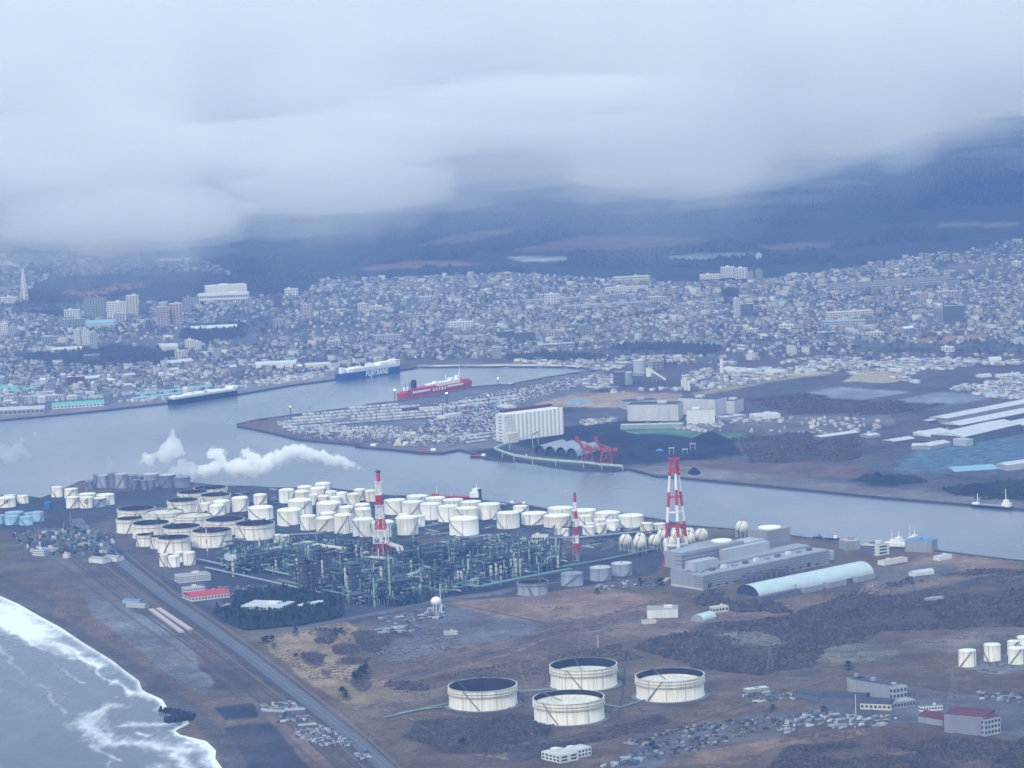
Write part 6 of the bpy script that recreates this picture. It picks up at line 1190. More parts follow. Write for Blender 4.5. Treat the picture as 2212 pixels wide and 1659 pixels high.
# ------------------------------------------------------------------ port vehicles in rows
def vehicle_rows(kind, poly, ang, pitch, gap, L_, W_, H_, cols, seed, prob=.85, nin=300):
    P = gw(poly); c, s = math.cos(ang), math.sin(ang); U = [x*c+y*s for x, y in P]; V = [-x*s+y*c for x, y in P]; r_ = np.random.default_rng(seed)
    uu = np.arange(min(U), max(U), gap); vv = np.arange(min(V), max(V), pitch); A, B = np.meshgrid(uu, vv); A, B = A.ravel(), B.ravel(); x, y = A*c-B*s, A*s+B*c; k = inpoly(x, y, P)
    k &= r_.random(len(x)) < prob; k &= (vnoise(A, B, 60, seed)*.5+vnoise(A, B*3, 34, seed+1)*.5) > .33; x, y = x[k], y[k]; n = len(x); return x, y, np.full(n, ang+math.pi/2), np.full(n, L_), np.full(n, W_), np.full(n, H_), np.array(cols)[r_.integers(0, len(cols), n)]
VC = [(.55, .55, .54), (.48, .48, .48), (.40, .42, .45), (.28, .30, .33), (.50, .49, .45), (.10, .11, .14)]; VD = VC+[(.05, .05, .06), (.25, .03, .03), (.03, .08, .25), (.2, .2, .21), (.10, .12, .13)]
tr = [vehicle_rows('t', [(600, 922), (640, 899), (770, 881), (840, 874), (960, 880), (950, 900), (800, 915), (640, 938)], .30, 50, 3.2, 12.5, 2.6, 3.6, VC[:5], 1, .9), vehicle_rows('t', [(650, 918), (790, 925), (795, 938), (680, 938), (610, 930)], -.05, 46, 3.2, 12, 2.6, 3.6, VC[:5], 2, .85),
      vehicle_rows('t', [(890, 888), (1040, 858), (1120, 850), (1110, 868), (960, 890)], .62, 52, 3.2, 12, 2.6, 3.4, VC[:5], 3, .6), vehicle_rows('t', [(975, 940), (1080, 930), (1085, 955), (1010, 962)], .62, 40, 3.4, 12, 2.6, 3.4, VC[:5], 4, .7)]
cr_ = [vehicle_rows('c', [(930, 880), (1040, 852), (1160, 832), (1250, 812), (1300, 812), (1240, 838), (1150, 862), (1090, 890), (1082, 932), (960, 932), (900, 925), (940, 900)], .62, 14, 2.9, 4.6, 1.9, 1.6, VD, 5, .8), vehicle_rows('c', [(650, 936), (720, 934), (960, 928), (1070, 945), (1000, 962), (930, 966), (760, 956), (660, 946)], .62, 17, 3.1, 4.6, 1.9, 1.6, VD, 6, .45)]
def merge(t): return [np.concatenate([a[i] for a in t]) for i in range(7)]
for nm, t, lb, g_, pl_ in (('semi_trailer', merge(tr), 'white box trailer parked in the packed rows on the port peninsula', 'trailers parked in rows on the peninsula', 'parked_trailers'), ('parked_car', merge(cr_), 'car parked in the tight rows of the car terminal near the red ship', 'cars parked in rows in the car terminal', 'parked_cars')):
    X, Y, A_, LL, WW, HH, CC = t; od = np.argsort(np.hypot(X, Y)); print(nm, len(od)); ne, fa = od[:300], od[300:]; pm = {}
    for i in ne:
        ck = tuple(np.round(CC[i], 2))
        if ck not in pm:
            b = MB(); b.box((0, 0, .5 if nm == 'parked_car' else 1.1), (LL[i], WW[i], HH[i]*.5 if nm == 'parked_car' else HH[i]-1.1)); (b.box((-.2, 0, HH[i]*.5+.4), (LL[i]*.55, WW[i]*.9, HH[i]*.4), 0, .8) if nm == 'parked_car' else b.box((LL[i]*.2, 0, 0), (3, WW[i]*.9, 1.1))); pm[ck] = b.mesh(nm, mat('vehicle_paint_%d%d%d' % tuple(int(v*100) for v in ck), ck, .4, .08, .3))
        o = bpy.data.objects.new(nm, pm[ck]); COL.objects.link(o); o.location = (X[i], Y[i], .05); o.rotation_euler = (0, 0, A_[i]); tag(o, lb, 'trailer' if nm[0] == 's' else 'car', g_)
    n = len(fa); tag(bulk(pl_, X[fa], Y[fa], np.full(n, 1.05), A_[fa], LL[fa], WW[fa], HH[fa]-1, np.full(n, .05), CC[fa], CC[fa]*1.0, bm_), kind='stuff')
for P0, P1, dep, hm, lb, wm, rm in [((962, 906), (998, 899), 22, 7, 'white shed beside the tall dark mast in the port', wallw, wroof), ((870, 888), (935, 880), 9, 3, 'long low dark red shed among the trailers', drroof, drroof), ((905, 882), (950, 878), 9, 3, 'dark red stack of frames behind the trailers', drroof, drroof),
                           ((614, 926), (633, 924), 10, 4, 'small pale cabin near the pier tip', wallw, wroof), ((742, 938), (762, 936), 14, 5, 'small white vaulted tent below the trailer rows', wallw, wroof), ((1075, 880), (1107, 882), 14, 5, 'low white shed right of the car rows', wallw, wroof), ((1075, 832), (1104, 833), 12, 4, 'small dark shed with pale roof at the basin edge', walld, wroof)]:
    building('port_shed', obox(P0, P1, dep), hm, lb, 'shed', wm, rm, 'small sheds on the port peninsula')
# z-shaped row of pale covered goods
zz = empty('covered_goods', G(870, 945, 0, False), 0, 'zigzag row of cream tarpaulined goods on the port peninsula', 'covered goods')
for (x0, y0), (x1, y1) in (((867, 936), (897, 936)), ((897, 937), (858, 954)), ((853, 958), (900, 957)), ((853, 962), (875, 962))):
    a, b_ = G(x0, y0, 0, False)-zz.location, G(x1, y1, 0, False)-zz.location; n_ = max(3, int((b_-a).length/14))
    for i in range(n_): b = MB(); p = a.lerp(b_, (i+.5)/n_); b.box((p.x, p.y, 0), (11, 9, 3), math.atan2((b_-a).y, (b_-a).x), .85); b.build('tarpaulin', wallc, zz)
# ------------------------------------------------------------------ refinery
W4 = lambda x, y: (822.8+x*.186, 1097+y*.186)      # notes from two enlarged strips of the refinery
W3 = lambda x, y: (411.4+x*.186, 1097+y*.186)
UX = (G(1234, 1235, 0, False)-G(1037, 1268, 0, False)).normalized(); UY = Vector((-UX.y, UX.x, 0)); RZ = math.atan2(UX.y, UX.x)
REF = [(478, 1203), (560, 1183), (690, 1172), (760, 1180), (830, 1196), (870, 1190), (960, 1182), (1030, 1176), (1110, 1168), (1215, 1192), (1222, 1232), (1120, 1256), (1010, 1278), (900, 1303), (800, 1312), (735, 1300), (735, 1286), (650, 1275), (652, 1250), (560, 1240), (480, 1240)]
pcol = [mat('column_pale_green', (.26, .38, .33), .6, .2, .2, .15), mat('column_aqua', (.13, .23, .21), .6, .2, .2, .15), mat('column_cream', (.52, .52, .45), .6, .2, .2, .15), mat('column_dark', (.06, .09, .10), .7, .3, .2), mat('column_grey', (.28, .32, .34), .7, .2, .2, .15)]
def column(x, y, ytop, wpx, ci, label, group=None, banded=False, name='process_column'):
    p = G(x, y, 0, False); m = mpp(p); H = height_px(p, ytop, x, y); r = wpx*m/2
    o = empty(name, p, random.random(), label, 'process column', group); b = MB(); b.lathe([(r, 0), (r, H), (r*.7, H+r*.5), (.05, H+r*.7)], 12); b.build('shell', pcol[ci], o, True)
    b = MB(); nb = max(2, int(H/8)) if banded else 2
    for k in range(1, nb+1): z = H*k/(nb+.3); b.lathe([(r, z-.3), (r+1.4, z), (r+1.4, z+.6 if banded else z+.25), (r, z+.6 if banded else z+.25)], 10)
    b.build('platform', darkm, o); b = MB(); b.tube((r+.5, 0, 0), (r+.5, 0, H), .35, 4); b.build('ladder', darkm, o); return o
keys = [((1294, 985), 755, 38, 0, 'wide pale green column left of the dark twin towers', W3), ((1540, 885), 615, 24, 2, 'pale pinkish column between dark towers at the left of the refinery', W3), ((500, 800), 605, 34, 2, 'cream banded column at the far left under white steam', W3), ((112, 1120), 555, 24, 0, 'tall aqua column, tallest in front of the red and white stack', W4),
        ((165, 520), 200, 66, 1, 'fat grey-green reactor right of the red and white stack', W4), ((2042, 600), 280, 22, 0, 'slender aqua column alone at the right of the refinery', W4), ((2015, 320), 200, 12, 4, 'thin pale mast-like column behind the slender aqua one', W4), ((1602, 500), 270, 14, 4, 'thin grey column in the right half of the refinery', W4),
        ((1780, 600), 465, 16, 1, 'short grey-green column left of the slender aqua one', W4), ((1075, 590), 425, 14, 0, 'thin green flare column in the middle of the refinery', W4), ((1425, 570), 400, 12, 4, 'thin pale pipe-like column right of centre', W4), ((1285, 880), 680, 36, 2, 'dark-banded cream column, first of six at the right front', W4), ((1345, 870), 655, 30, 2, 'dark-banded cream column, second of six at the right front', W4),
        ((1398, 860), 680, 28, 2, 'dark-banded cream column, third of six at the right front', W4), ((1515, 740), 600, 26, 2, 'dark-banded cream column, fourth of six at the right front', W4), ((1572, 830), 600, 26, 2, 'dark-banded cream column, fifth of six at the right front', W4), ((1622, 820), 620, 24, 2, 'dark-banded cream column, last of six at the right front', W4),
        ((870, 870), 775, 24, 2, 'white drum, left one of the three fat white drums', W4), ((900, 885), 742, 28, 2, 'white drum, middle one of the three fat white drums', W4), ((938, 895), 745, 32, 2, 'white drum, right one of the three fat white drums', W4), ((440, 690), 460, 26, 4, 'grey leaning-looking column left of the green reactor rows', W4),
        ((2140+411-411, 1150), 820, 22, 0, 'aqua column at the refinery front with a square pipe frame beside it', W3), ((1845, 1105), 965, 22, 0, 'short aqua column at the refinery front edge', W3), ((1050, 665), 565, 24, 1, 'grey-green column in the left refinery field', W3), ((810, 650), 450, 30, 1, 'grey-green column near the long white pipe', W3), ((1345, 610), 440, 24, 1, 'aqua column below the bend of the long white pipe', W3),
        ((1635, 500), 375, 22, 0, 'pale green column, left of two close together behind the white duct', W3), ((1668, 495), 372, 22, 0, 'pale green column, right of two close together behind the white duct', W3), ((705, 600), 440, 16, 1, 'slim grey-green column by the blue-grey sheds', W3), ((795, 960), 800, 18, 1, 'slim grey-green column near the front right', W4), ((620, 820), 750, 14, 2, 'tiny cream column at the far left front', W3)]
for (bx_, by_), yt, wd, ci, lb, Wf in keys:
    X, Y = Wf(bx_, by_); column(X, Y, Wf(0, yt)[1], wd*.186, ci, lb, None, 'banded' in lb)
for i, x in enumerate((1015, 1043, 1071, 1098, 1127)):
    X, Y = W4(x, 905+i*4); column(X, Y, W4(0, 850-i*2)[1], 4.2, 2, f'short white drum, {ordn(i+1)} from left in the row of five', 'row of five short white drums', name='white_drum')
for i, x in enumerate((708, 730, 762)):
    X, Y = W4(x, 990); column(X, Y, W4(0, 940 if i < 2 else 912)[1], 4, 2, f'small cream drum, {ordn(i+1)} from left of three near the white sphere', 'three small cream drums', name='white_drum')
rf = np.random.default_rng(12); pipeg2 = mat('dull_green_field_pipe', (.17, .24, .22), .7, .2, .2)
def in_ref(n, poly=REF, seed=1): return scatter(n, poly, seed)
x, y, z, px, py = in_ref(420, seed=61); k = np.argsort(-py)[:150]; x, y, px, py = x[k], y[k], px[k], py[k]
for i in range(len(x)):
    h = rf.choice([14, 20, 26, 34], p=[.4, .3, .2, .1]); ci = rf.choice(5, p=[.20, .22, .12, .28, .18]); m = mpp((x[i], y[i], 0)); lb = ('slim pale green', 'slim aqua-grey', 'slim cream', 'slim dark', 'slim grey')[ci]+' process column standing in the thick of the refinery pipework'
    column(px[i], py[i], py[i]-h/m, rf.uniform(1.8, 4)/m, ci, lb, ('pale green', 'aqua-grey', 'cream', 'dark', 'grey')[ci]+' columns among the pipework')
# process structures: open steel frames with decks
def frame(px_, py_, w_, d_, h_, lb, m_=darkm, group='open steel process frames'):
    p = G(px_, py_, 0, False); o = empty('process_structure', p, RZ, lb, 'steel structure', group); b = MB(); nx = max(1, int(w_/7)); ny = max(1, int(d_/7))
    for i in range(nx+1):
        for j in range(ny+1): b.tube((-w_/2+w_*i/nx, -d_/2+d_*j/ny, 0), (-w_/2+w_*i/nx, -d_/2+d_*j/ny, h_), .4, 4)
    b.build('posts', m_, o)['kind'] = 'stuff'
    lv = max(2, int(h_/6))
    for k in range(1, lv+1):
        b = MB(); z = h_*k/lv; b.box((0, 0, z), (w_*(1-.12*(k % 2)), d_, .5)); b.build('deck', m_, o)
    b = MB()
    for k in range(int(lv*nx*1.5)):
        c_ = (random.uniform(-w_/2+2, w_/2-2), random.uniform(-d_/2+2, d_/2-2), h_*random.randrange(lv)/lv+.6)
        if random.random() < .5: b.tube((c_[0]-2.5, c_[1], c_[2]+1.5), (c_[0]+2.5, c_[1], c_[2]+1.5), 1.3, 8)
        else: b.tube(c_, (c_[0], c_[1], c_[2]+4), 1.1, 8)
    b.build('vessels', random.choice(pcol[:3]+[pcol[4]]), o)['kind'] = 'stuff'; return o
tw = [((1345, 1010), 20, 16, 48, 'dark square tower, left one of a pair right of the wide pale green column'), ((1400, 1000), 18, 16, 48, 'dark square tower, right one of a pair right of the wide pale green column'), ((1500, 840), 16, 14, 46, 'tall dark tower just left of the pale pinkish column'), ((1565, 840), 14, 14, 46, 'tall dark tower just right of the pale pinkish column'),
      ((1905, 965), 22, 18, 40, 'dark square tower in the middle of the refinery front'), ((1460, 830), 20, 16, 44, 'aqua-tinted lattice tower beside the tall dark towers')]
for (a_, b_), w_, d_, h_, lb in tw:
    X, Y = W3(a_, b_); o = frame(X, Y, w_, d_, h_, lb, pcol[1] if 'aqua' in lb else darkm, 'tall square towers of the refinery'); b = MB(); b.box((0, 0, 0), (w_*.8, d_*.8, h_*.94)); b.build('casing', pcol[1] if 'aqua' in lb else walld, o)
x, y, z, px, py = in_ref(230, seed=66); k = np.argsort(-py)[:75]
for i in k:
    if 735 < px[i] < 830 and py[i] < 1200: continue
    frame(px[i], py[i], rf.uniform(14, 38), rf.uniform(9, 18), rf.choice([9, 14, 20, 27]), 'dark open steel frame full of vessels among the refinery columns')
# pipe racks
def pipes(pts, z, n_, r, m_, label, grp, trestle=True, name='pipe_rack', par_=None):
    P = [G(a_, b_, 0, False) for a_, b_ in pts]; o0 = P[0]; o = empty(name, o0, 0, label, 'pipeline', grp)
    for s_ in range(n_):
        b = MB()
        for i in range(len(P)-1):
            d = (P[i+1]-P[i]); nn = Vector((-d.y, d.x, 0)).normalized()*((s_-(n_-1)/2)*r*2.6); b.tube(P[i]-o0+nn+Vector((0, 0, z)), P[i+1]-o0+nn+Vector((0, 0, z)), r, 6)
        b.build('pipe', m_, o)
    if trestle:
        b = MB()
        for i in range(len(P)-1):
            d = P[i+1]-P[i]; k_ = max(1, int(d.length/14)); nn = Vector((-d.y, d.x, 0)).normalized()*(n_*r*1.4)
            for j in range(k_):
                q = P[i]-o0+d*(j+.5)/k_; b.tube(q+nn, q+nn+Vector((0, 0, z)), .3, 4); b.tube(q-nn, q-nn+Vector((0, 0, z)), .3, 4); b.tube(q+nn+Vector((0, 0, z-r)), q-nn+Vector((0, 0, z-r)), .3, 4)
        b.build('trestles', darkm, o)['kind'] = 'stuff'
    return o
pipes([W3(470, 640), W3(620, 640), W3(760, 600), W3(880, 560), W3(1100, 530), W3(1330, 480)], 11, 1, 1.8, pcol[2], 'long white pipe sweeping up from the steaming column to the duct bend', None)
pipes([W3(1330, 480), W3(1440, 480)], 11, 1, 2.2, pcol[2], 'short white duct bend joining the long pipe to the wide duct', None)
pipes([W3(1440, 500), W3(1640, 530), W3(1850, 560), W3(2060, 600)], 10, 2, 2.2, pcol[2], 'wide pale duct running right towards the red and white stack', None)
pipes([W3(1960, 640), W3(2210, 650), W4(130, 660)], 9, 2, 2.0, pcol[2], 'pale double duct at the foot of the red and white stack', None)
pipes([W4(60, 560), W4(150, 600), W4(220, 620), W4(240, 680)], 22, 2, 2.4, pcol[2], 'bundle of fat bent pale ducts right of the red and white stack', None)
pipes([W4(860, 945), W4(1150, 985), W4(1600, 890), W4(2080, 800), W4(2210, 775)], 9, 4, 1.0, pcol[1], 'long aqua pipe rack along the refinery front edge', None)
pipes([W4(200, 860), W4(560, 880)], 9, 2, .9, wallp, 'pinkish straight pipe pair in the middle of the refinery', None)
for a_, b_ in (((700, 1010), (860, 1000)),): pipes([W4(*a_), W4(*b_)], 6, 2, .9, pcol[1], 'short aqua pipes by the three small cream drums', None)
for k, (y0, xa, xb) in enumerate([(1195, 860, 1100), (1210, 500, 735), (1225, 860, 1215), (1240, 660, 1100), (1262, 660, 1040), (1280, 745, 990), (1205, 560, 690), (1296, 745, 900), (1215, 1000, 1210), (1232, 480, 640)]):
    q0 = G(xa, y0, 0, False); Ld = (G(xb, y0, 0, False)-q0).length; q1 = q0+UX*Ld; a_ = PR(np.array(q0.x), np.array(q0.y), 0); b_ = PR(np.array(q1.x), np.array(q1.y), 0)
    pipes([(float(a_[0]), float(a_[1])), (float(b_[0]), float(b_[1]))], 7, 4, .7, random.choice([pcol[0], pcol[1], pcol[4]]), 'grey-green pipe rack threading between the refinery columns', 'pipe racks inside the refinery')
for k, (x0, ya, yb) in enumerate([(700, 1290, 1190), (860, 1300, 1190), (960, 1285, 1180), (1060, 1262, 1172), (1160, 1245, 1172), (780, 1300, 1230), (600, 1240, 1190), (540, 1240, 1190)]):
    q0 = G(x0, ya, 0, False); q1 = q0+UY*(G(x0, yb, 0, False)-q0).length*.8; a_ = PR(np.array(q0.x), np.array(q0.y), 0); b_ = PR(np.array(q1.x), np.array(q1.y), 0)
    pipes([(x0, ya), (float(b_[0]), float(b_[1]))], 6, 3, .7, random.choice([pcol[1], pcol[4]]), 'grey-green pipe rack running away from the viewer in the refinery', 'pipe racks inside the refinery')
pipes([(860, 1543), (1000, 1515), (1106, 1495), (1200, 1490)], 1.2, 4, .5, pipeg2, 'aqua pipe bundle crossing the field to the four huge tanks', None, name='field_pipeline'); pipes([(830, 1552), (900, 1536), (960, 1528)], 1.2, 3, .5, pipeg2, 'short aqua pipe manifold at the roadside by the field', None, name='field_pipeline')
pipes([(1106, 1500), (1200, 1490), (1180, 1502)], 1.2, 2, .5, pipeg2, 'aqua pipe between the left and rear huge tanks', None, name='field_pipeline'); pipes([(1290, 1522), (1340, 1530), (1395, 1513)], 1.2, 3, .5, pipeg2, 'aqua pipe between the front and right huge tanks', None, name='field_pipeline')
pipes([(1106, 1170), (1260, 1165), (1420, 1150)], 4, 4, .8, pcol[4], 'grey pipe rack before the white low-roofed tanks', None); pipes([(1200, 1232), (1300, 1215), (1420, 1190)], 4, 3, .8, pcol[1], 'aqua pipe rack leading from refinery to the tripod stack', None); pipes([(420, 1165), (520, 1168), (600, 1160), (700, 1155)], 3, 3, .8, pcol[4], 'grey pipes in front of the open-topped tanks', None)
# joined small pipework nobody could count
x, y, z, px, py = in_ref(9000, seed=71); n = len(x); b = MB(); print('PIPEWORK', n)
k = rng.random(n) < .6; x, y = x[k], y[k]; n = len(x); vt = rng.random(n) < .55; w_ = np.where(vt, rng.uniform(.6, 1.6, n), rng.uniform(5, 22, n)); d_ = np.where(vt, w_, rng.uniform(.6, 2.2, n)); h_ = np.where(vt, rng.uniform(4, 17, n), rng.uniform(.6, 1.4, n)); zb = np.where(vt, 0, rng.uniform(1, 13, n))
PC = np.array([(.12, .19, .17), (.09, .16, .16), (.33, .36, .32), (.04, .055, .07), (.05, .06, .075), (.11, .13, .15), (.035, .045, .06)]); pc_ = PC[rng.integers(0, 7, n)]
tag(bulk('pipework', x, y, zb+1, RZ+np.where(rng.random(n) < .5, 0, math.pi/2), w_, d_, h_, np.full(n, .1), pc_, pc_, bm_), kind='stuff')
x, y, z, px, py = scatter(2200, [(20, 1150), (90, 1120), (250, 1160), (250, 1205), (130, 1200), (60, 1200)], 81); k = rng.random(len(x)) < .35; x, y = x[k], y[k]; n = len(x); pc_ = PC[rng.integers(0, 7, n)]
tag(bulk('pump_station_pipework', x, y, np.full(n, 1.), RZ+np.where(rng.random(n) < .5, 0, math.pi/2), rng.uniform(1, 9, n), rng.uniform(1, 4, n), rng.uniform(1, 6, n), np.full(n, .1), pc_*1.2, pc_, bm_), kind='stuff')
x, y, z, px, py = scatter(5000, [(560, 1055), (1106, 1092), (1481, 1140), (1420, 1200), (1180, 1180), (1000, 1160), (600, 1165), (440, 1140), (250, 1110)], 83); k = rng.random(len(x)) < .3; x, y = x[k], y[k]; n = len(x); pc_ = PC[rng.integers(0, 7, n)]
tag(bulk('tank_yard_pipework', x, y, np.full(n, 1.), RZ+np.where(rng.random(n) < .5, 0, math.pi/2), rng.uniform(4, 40, n), rng.uniform(.5, 1.5, n), rng.uniform(.3, 1, n), np.full(n, .1), pc_, pc_, bm_), kind='stuff')
# water tower sphere at the refinery front
p = G(943, 1325, 0, False); o = empty('water_tower', p, 0, 'white ball-shaped water tower with a slim pole beside the small dark tank', 'water tower'); b = MB(); b.ball((0, 0, 17), 7.5, 18, 10, .85); b.build('sphere', shipw, o, True)
for a_ in range(4): b = MB(); b.tube((4*math.cos(a_*1.57), 4*math.sin(a_*1.57), 0), (4*math.cos(a_*1.57), 4*math.sin(a_*1.57), 13), .7, 6); b.build('leg', wallw, o)
b = MB(); b.tube((7, -2, 0), (7, -2, 14), 1.2, 6); b.tube((6.5, -2, 14), (6, -2, 34), .6, 6); b.build('pole', wallw, o)
fixed_tank(880, 902, 1318, 1341, 'small near-black cylindrical tank by the water tower', None, walld, flat=True, par_roof=droof)
# ------------------------------------------------------------------ buildings around the refinery and in the foreground
FB = [((386, 1260), (456, 1253), 26, 10, 'long white office with grey roof at the lower left of the refinery', wallw, conc, 'flat', 0, (3, 16)), ((401, 1285), (443, 1280), 16, 9, 'small white block with dark windows beside the red-roofed hall', wallw, conc, 'flat', 0, (2, 8)), ((414, 1300), (497, 1290), 40, 6, 'hall with a bright crimson roof beside the refinery road', wallw, rroof, 'gable', 5, (1, 12)),
      ((521, 1322), (608, 1325), 44, 9, 'large white office with flat roof inside the dark grove', wallw, wroof, 'flat', 0, (2, 14)), ((488, 1318), (512, 1312), 10, 5, 'low white annex at the left of the grove office', wallw, wroof, 'flat', 0, None), ((645, 1318), (705, 1306), 14, 5, 'low pale roof showing at the right of the grove', wallg, pconc, 'flat', 0, None),
      ((70, 1200), (95, 1201), 14, 9, 'white block with blue-grey roof, left half, by the pump station', wallw, broof, 'flat', 0, (2, 6)), ((98, 1197), (119, 1195), 12, 9, 'white block, right half, by the pump station', wallw, conc, 'flat', 0, (2, 3)), ((136, 1206), (148, 1206), 10, 7, 'small cream cabin right of the pump station', wallc, conc, 'flat', 0, None), ((192, 1215), (222, 1218), 18, 7, 'grey-white shed, left one of two by the highway', wallw, conc, 'gable', 2, None),
      ((225, 1212), (252, 1214), 18, 7, 'grey-white shed, right one of two by the highway', wallw, conc, 'gable', 2, None), ((168, 1182), (196, 1180), 12, 4, 'low grey shed above the two highway sheds', wallg, conc, 'flat', 0, None), ((95, 1100), (106, 1100), 14, 11, 'deep blue shed beside the pale blue tanks', mat('deep_blue_wall', (.04, .14, .30), .7), broof, 'flat', 0, None), ((1149, 1172), (1184, 1171), 16, 10, 'cream building with dark door among the refinery\'s rear racks', wallw, greenp, 'flat', 0, (1, 5)),
      ((1398, 1336), (1465, 1334), 32, 11, 'white box hall with grey flat top in the field before the power station', wallw, conc, 'flat', 0, None), ((1391, 1349), (1418, 1346), 8, 5, 'small low cream shed in front of the white box hall', wallc, conc, 'flat', 0, None), ((1539, 1325), (1574, 1321), 10, 8, 'small cream block behind the little aqua barrel shed', wallc, pconc, 'flat', 0, (1, 5)),
      ((1830, 1190), (1858, 1187), 26, 14, 'brown-roofed shed, left of the three sheds by the channel', wallg, wallp, 'flat', 0, None), ((1895, 1201), (1921, 1197), 24, 16, 'square white block with a dark slit by the white ships', wallw, conc, 'flat', 0, (3, 1)), ((1858, 1198), (1895, 1200), 22, 14, 'dull brown hall joined to the square white block', walld, wallp, 'flat', 0, None),
      ((1955, 1192), (2013, 1194), 28, 17, 'grey warehouse with light blue roof at the water\'s edge', wallg, broof, 'flat', 0, None), ((1910, 1222), (1961, 1213), 14, 6, 'long white shed with brown roof in the field by the channel', wallw, wallp, 'flat', 0, None), ((2030, 1212), (2057, 1206), 12, 6, 'short white shed right of the brown-roofed white shed', wallw, wroof, 'flat', 0, None), ((1973, 1246), (2018, 1240), 12, 5, 'low white house with stepped roofs behind the barrel hall', wallw, wroof, 'gable', 3, None),
      ((1835, 1497), (1928, 1512), 16, 17, 'grey slab-fronted factory hall with tall wall behind dark sheds', wallg, droof, 'flat', 0, None), ((1830, 1493), (1862, 1496), 12, 17, 'left part of the grey slab-fronted factory, split by a dark gap', wallg, droof, 'flat', 0, None), ((1929, 1513), (1960, 1508), 14, 15, 'pale end block of the grey factory hall', cladl, conc, 'flat', 0, (2, 4)),
      ((1718, 1506), (1770, 1517), 22, 6, 'dark navy-roofed long shed left of the grey factory', walld, droof, 'gable', 3, None), ((1772, 1519), (1868, 1522), 30, 7, 'brown-black roofed shed in front of the grey factory', walld, droof, 'gable', 4, None), ((1858, 1532), (1925, 1535), 24, 7, 'dark navy-roofed house at the centre of the factory yard', wallc, droof, 'gable', 5, (1, 7)), ((1925, 1533), (1978, 1526), 16, 8, 'pale ribbed hall right of the navy-roofed house', wallg, conc, 'flat', 0, (1, 8)),
      ((2040, 1582), (2126, 1590), 30, 21, 'grey hall with maroon roof, tall block at the lower right', mat('lilac_grey_wall', (.25, .25, .30), .8, .12, .06, .1), drroof, 'shed', 3, None), ((1983, 1560), (2036, 1569), 26, 7, 'low wing with maroon roof left of the tall maroon-roofed block', wallg, drroof, 'gable', 5, None), ((2127, 1591), (2162, 1584), 22, 19, 'pale windowed end of the maroon-roofed block', cladl, drroof, 'shed', 2, (3, 5)),
      ((1988, 1538), (2037, 1534), 8, 6, 'white row of curtained bays behind the maroon-roofed block', wallw, walld, 'flat', 0, (1, 8)), ((1170, 1640), (1210, 1650), 26, 9, 'blurred white block, left part, at the bottom edge below the huge tanks', wallw, pconc, 'flat', 0, (2, 5)), ((1205, 1648), (1278, 1632), 18, 10, 'white two-storey block with rows of windows at the bottom edge', wallw, pconc, 'flat', 0, (2, 10)),
      ((565, 1545), (612, 1548), 10, 5, 'low dark-fronted shed in the scrap yard, upper left one', walld, conc, 'shed', 1, None), ((616, 1545), (660, 1542), 10, 5, 'low dark-fronted shed in the scrap yard, upper right one', walld, conc, 'shed', 1, None), ((647, 1578), (686, 1574), 9, 5, 'low dark-fronted shed in the middle of the scrap yards', walld, conc, 'shed', 1, None), ((1614, 1498), (1662, 1492), 12, 4, 'pale low building left of the navy-roofed sheds', wallg, pconc, 'flat', 0, None),
      ((264, 1303), (300, 1305), 16, 4, 'row of blue-roofed barns on the beach flat, rear one', cladl, broof, 'gable', 2, None), ((272, 1312), (312, 1314), 14, 4, 'row of blue-grey barns on the beach flat, front one', cladl, conc, 'gable', 2, None), ((960, 1372), (989, 1370), 8, 4, 'small striped white hut on the bare ground', wallw, conc, 'flat', 0, (1, 6)), ((2005, 1300), (2040, 1296), 10, 4, 'tiny grey shed in the dark scrub at the right', wallg, conc, 'flat', 0, None)]
for P0, P1, dep, hm, lb, wm, rm, rf_, rh, win in FB:
    building('plant_building' if P0[1] < 1460 else 'yard_building', obox(P0, P1, dep), hm, lb, 'building', wm, rm, None, roof=rf_, rh=rh, win=win, sides=(0, 1, 3))
building('barrel_shed', obox((1519, 1345), (1548, 1337), 20), 3, 'little aqua barrel-roofed shed right of the white box hall', 'shed', wallg, aroof, None, roof='arch', rh=7)
for i in range(2):       # two long greenhouses/strips on the beach flat
    b = MB(); a, c_ = G(*((326, 1318), (342, 1316))[i], 0, False), G(*((393, 1367), (411, 1362))[i], 0, False); d = c_-a; b.box((d.x/2, d.y/2, 0), (d.length, 7, 2.2), math.atan2(d.y, d.x)); o = b.build('long_low_shed', wallp, None, loc=a); tag(o, ('long narrow pale shed, seaward one of a parallel pair', 'long narrow pale shed, landward one of a parallel pair')[i], 'shed', 'parallel narrow sheds on the beach flat')
b = MB(); rk_ = mat('dark_rock', (.025, .028, .035), .9, .4, .3)
for (P, Q, lb) in (((353, 1533), (410, 1546), 'curved dark rock groyne, upper one, reaching into the surf'), ((364, 1555), (412, 1549), 'straight dark rock groyne, lower one, reaching into the surf')):
    a, c_ = G(*P, 0, False), G(*Q, 0, False); b = MB(); d = c_-a
    for i in range(60):
        t = i/59; b.box((d.x*t+random.uniform(-5, 5), d.y*t+random.uniform(-7, 7), -4), (random.uniform(3, 6),)*2+(random.uniform(5, 8),), random.random()*3, .7)
    tag(b.build('groyne', rk_, None, loc=a), lb, 'groyne')['kind'] = 'thing'
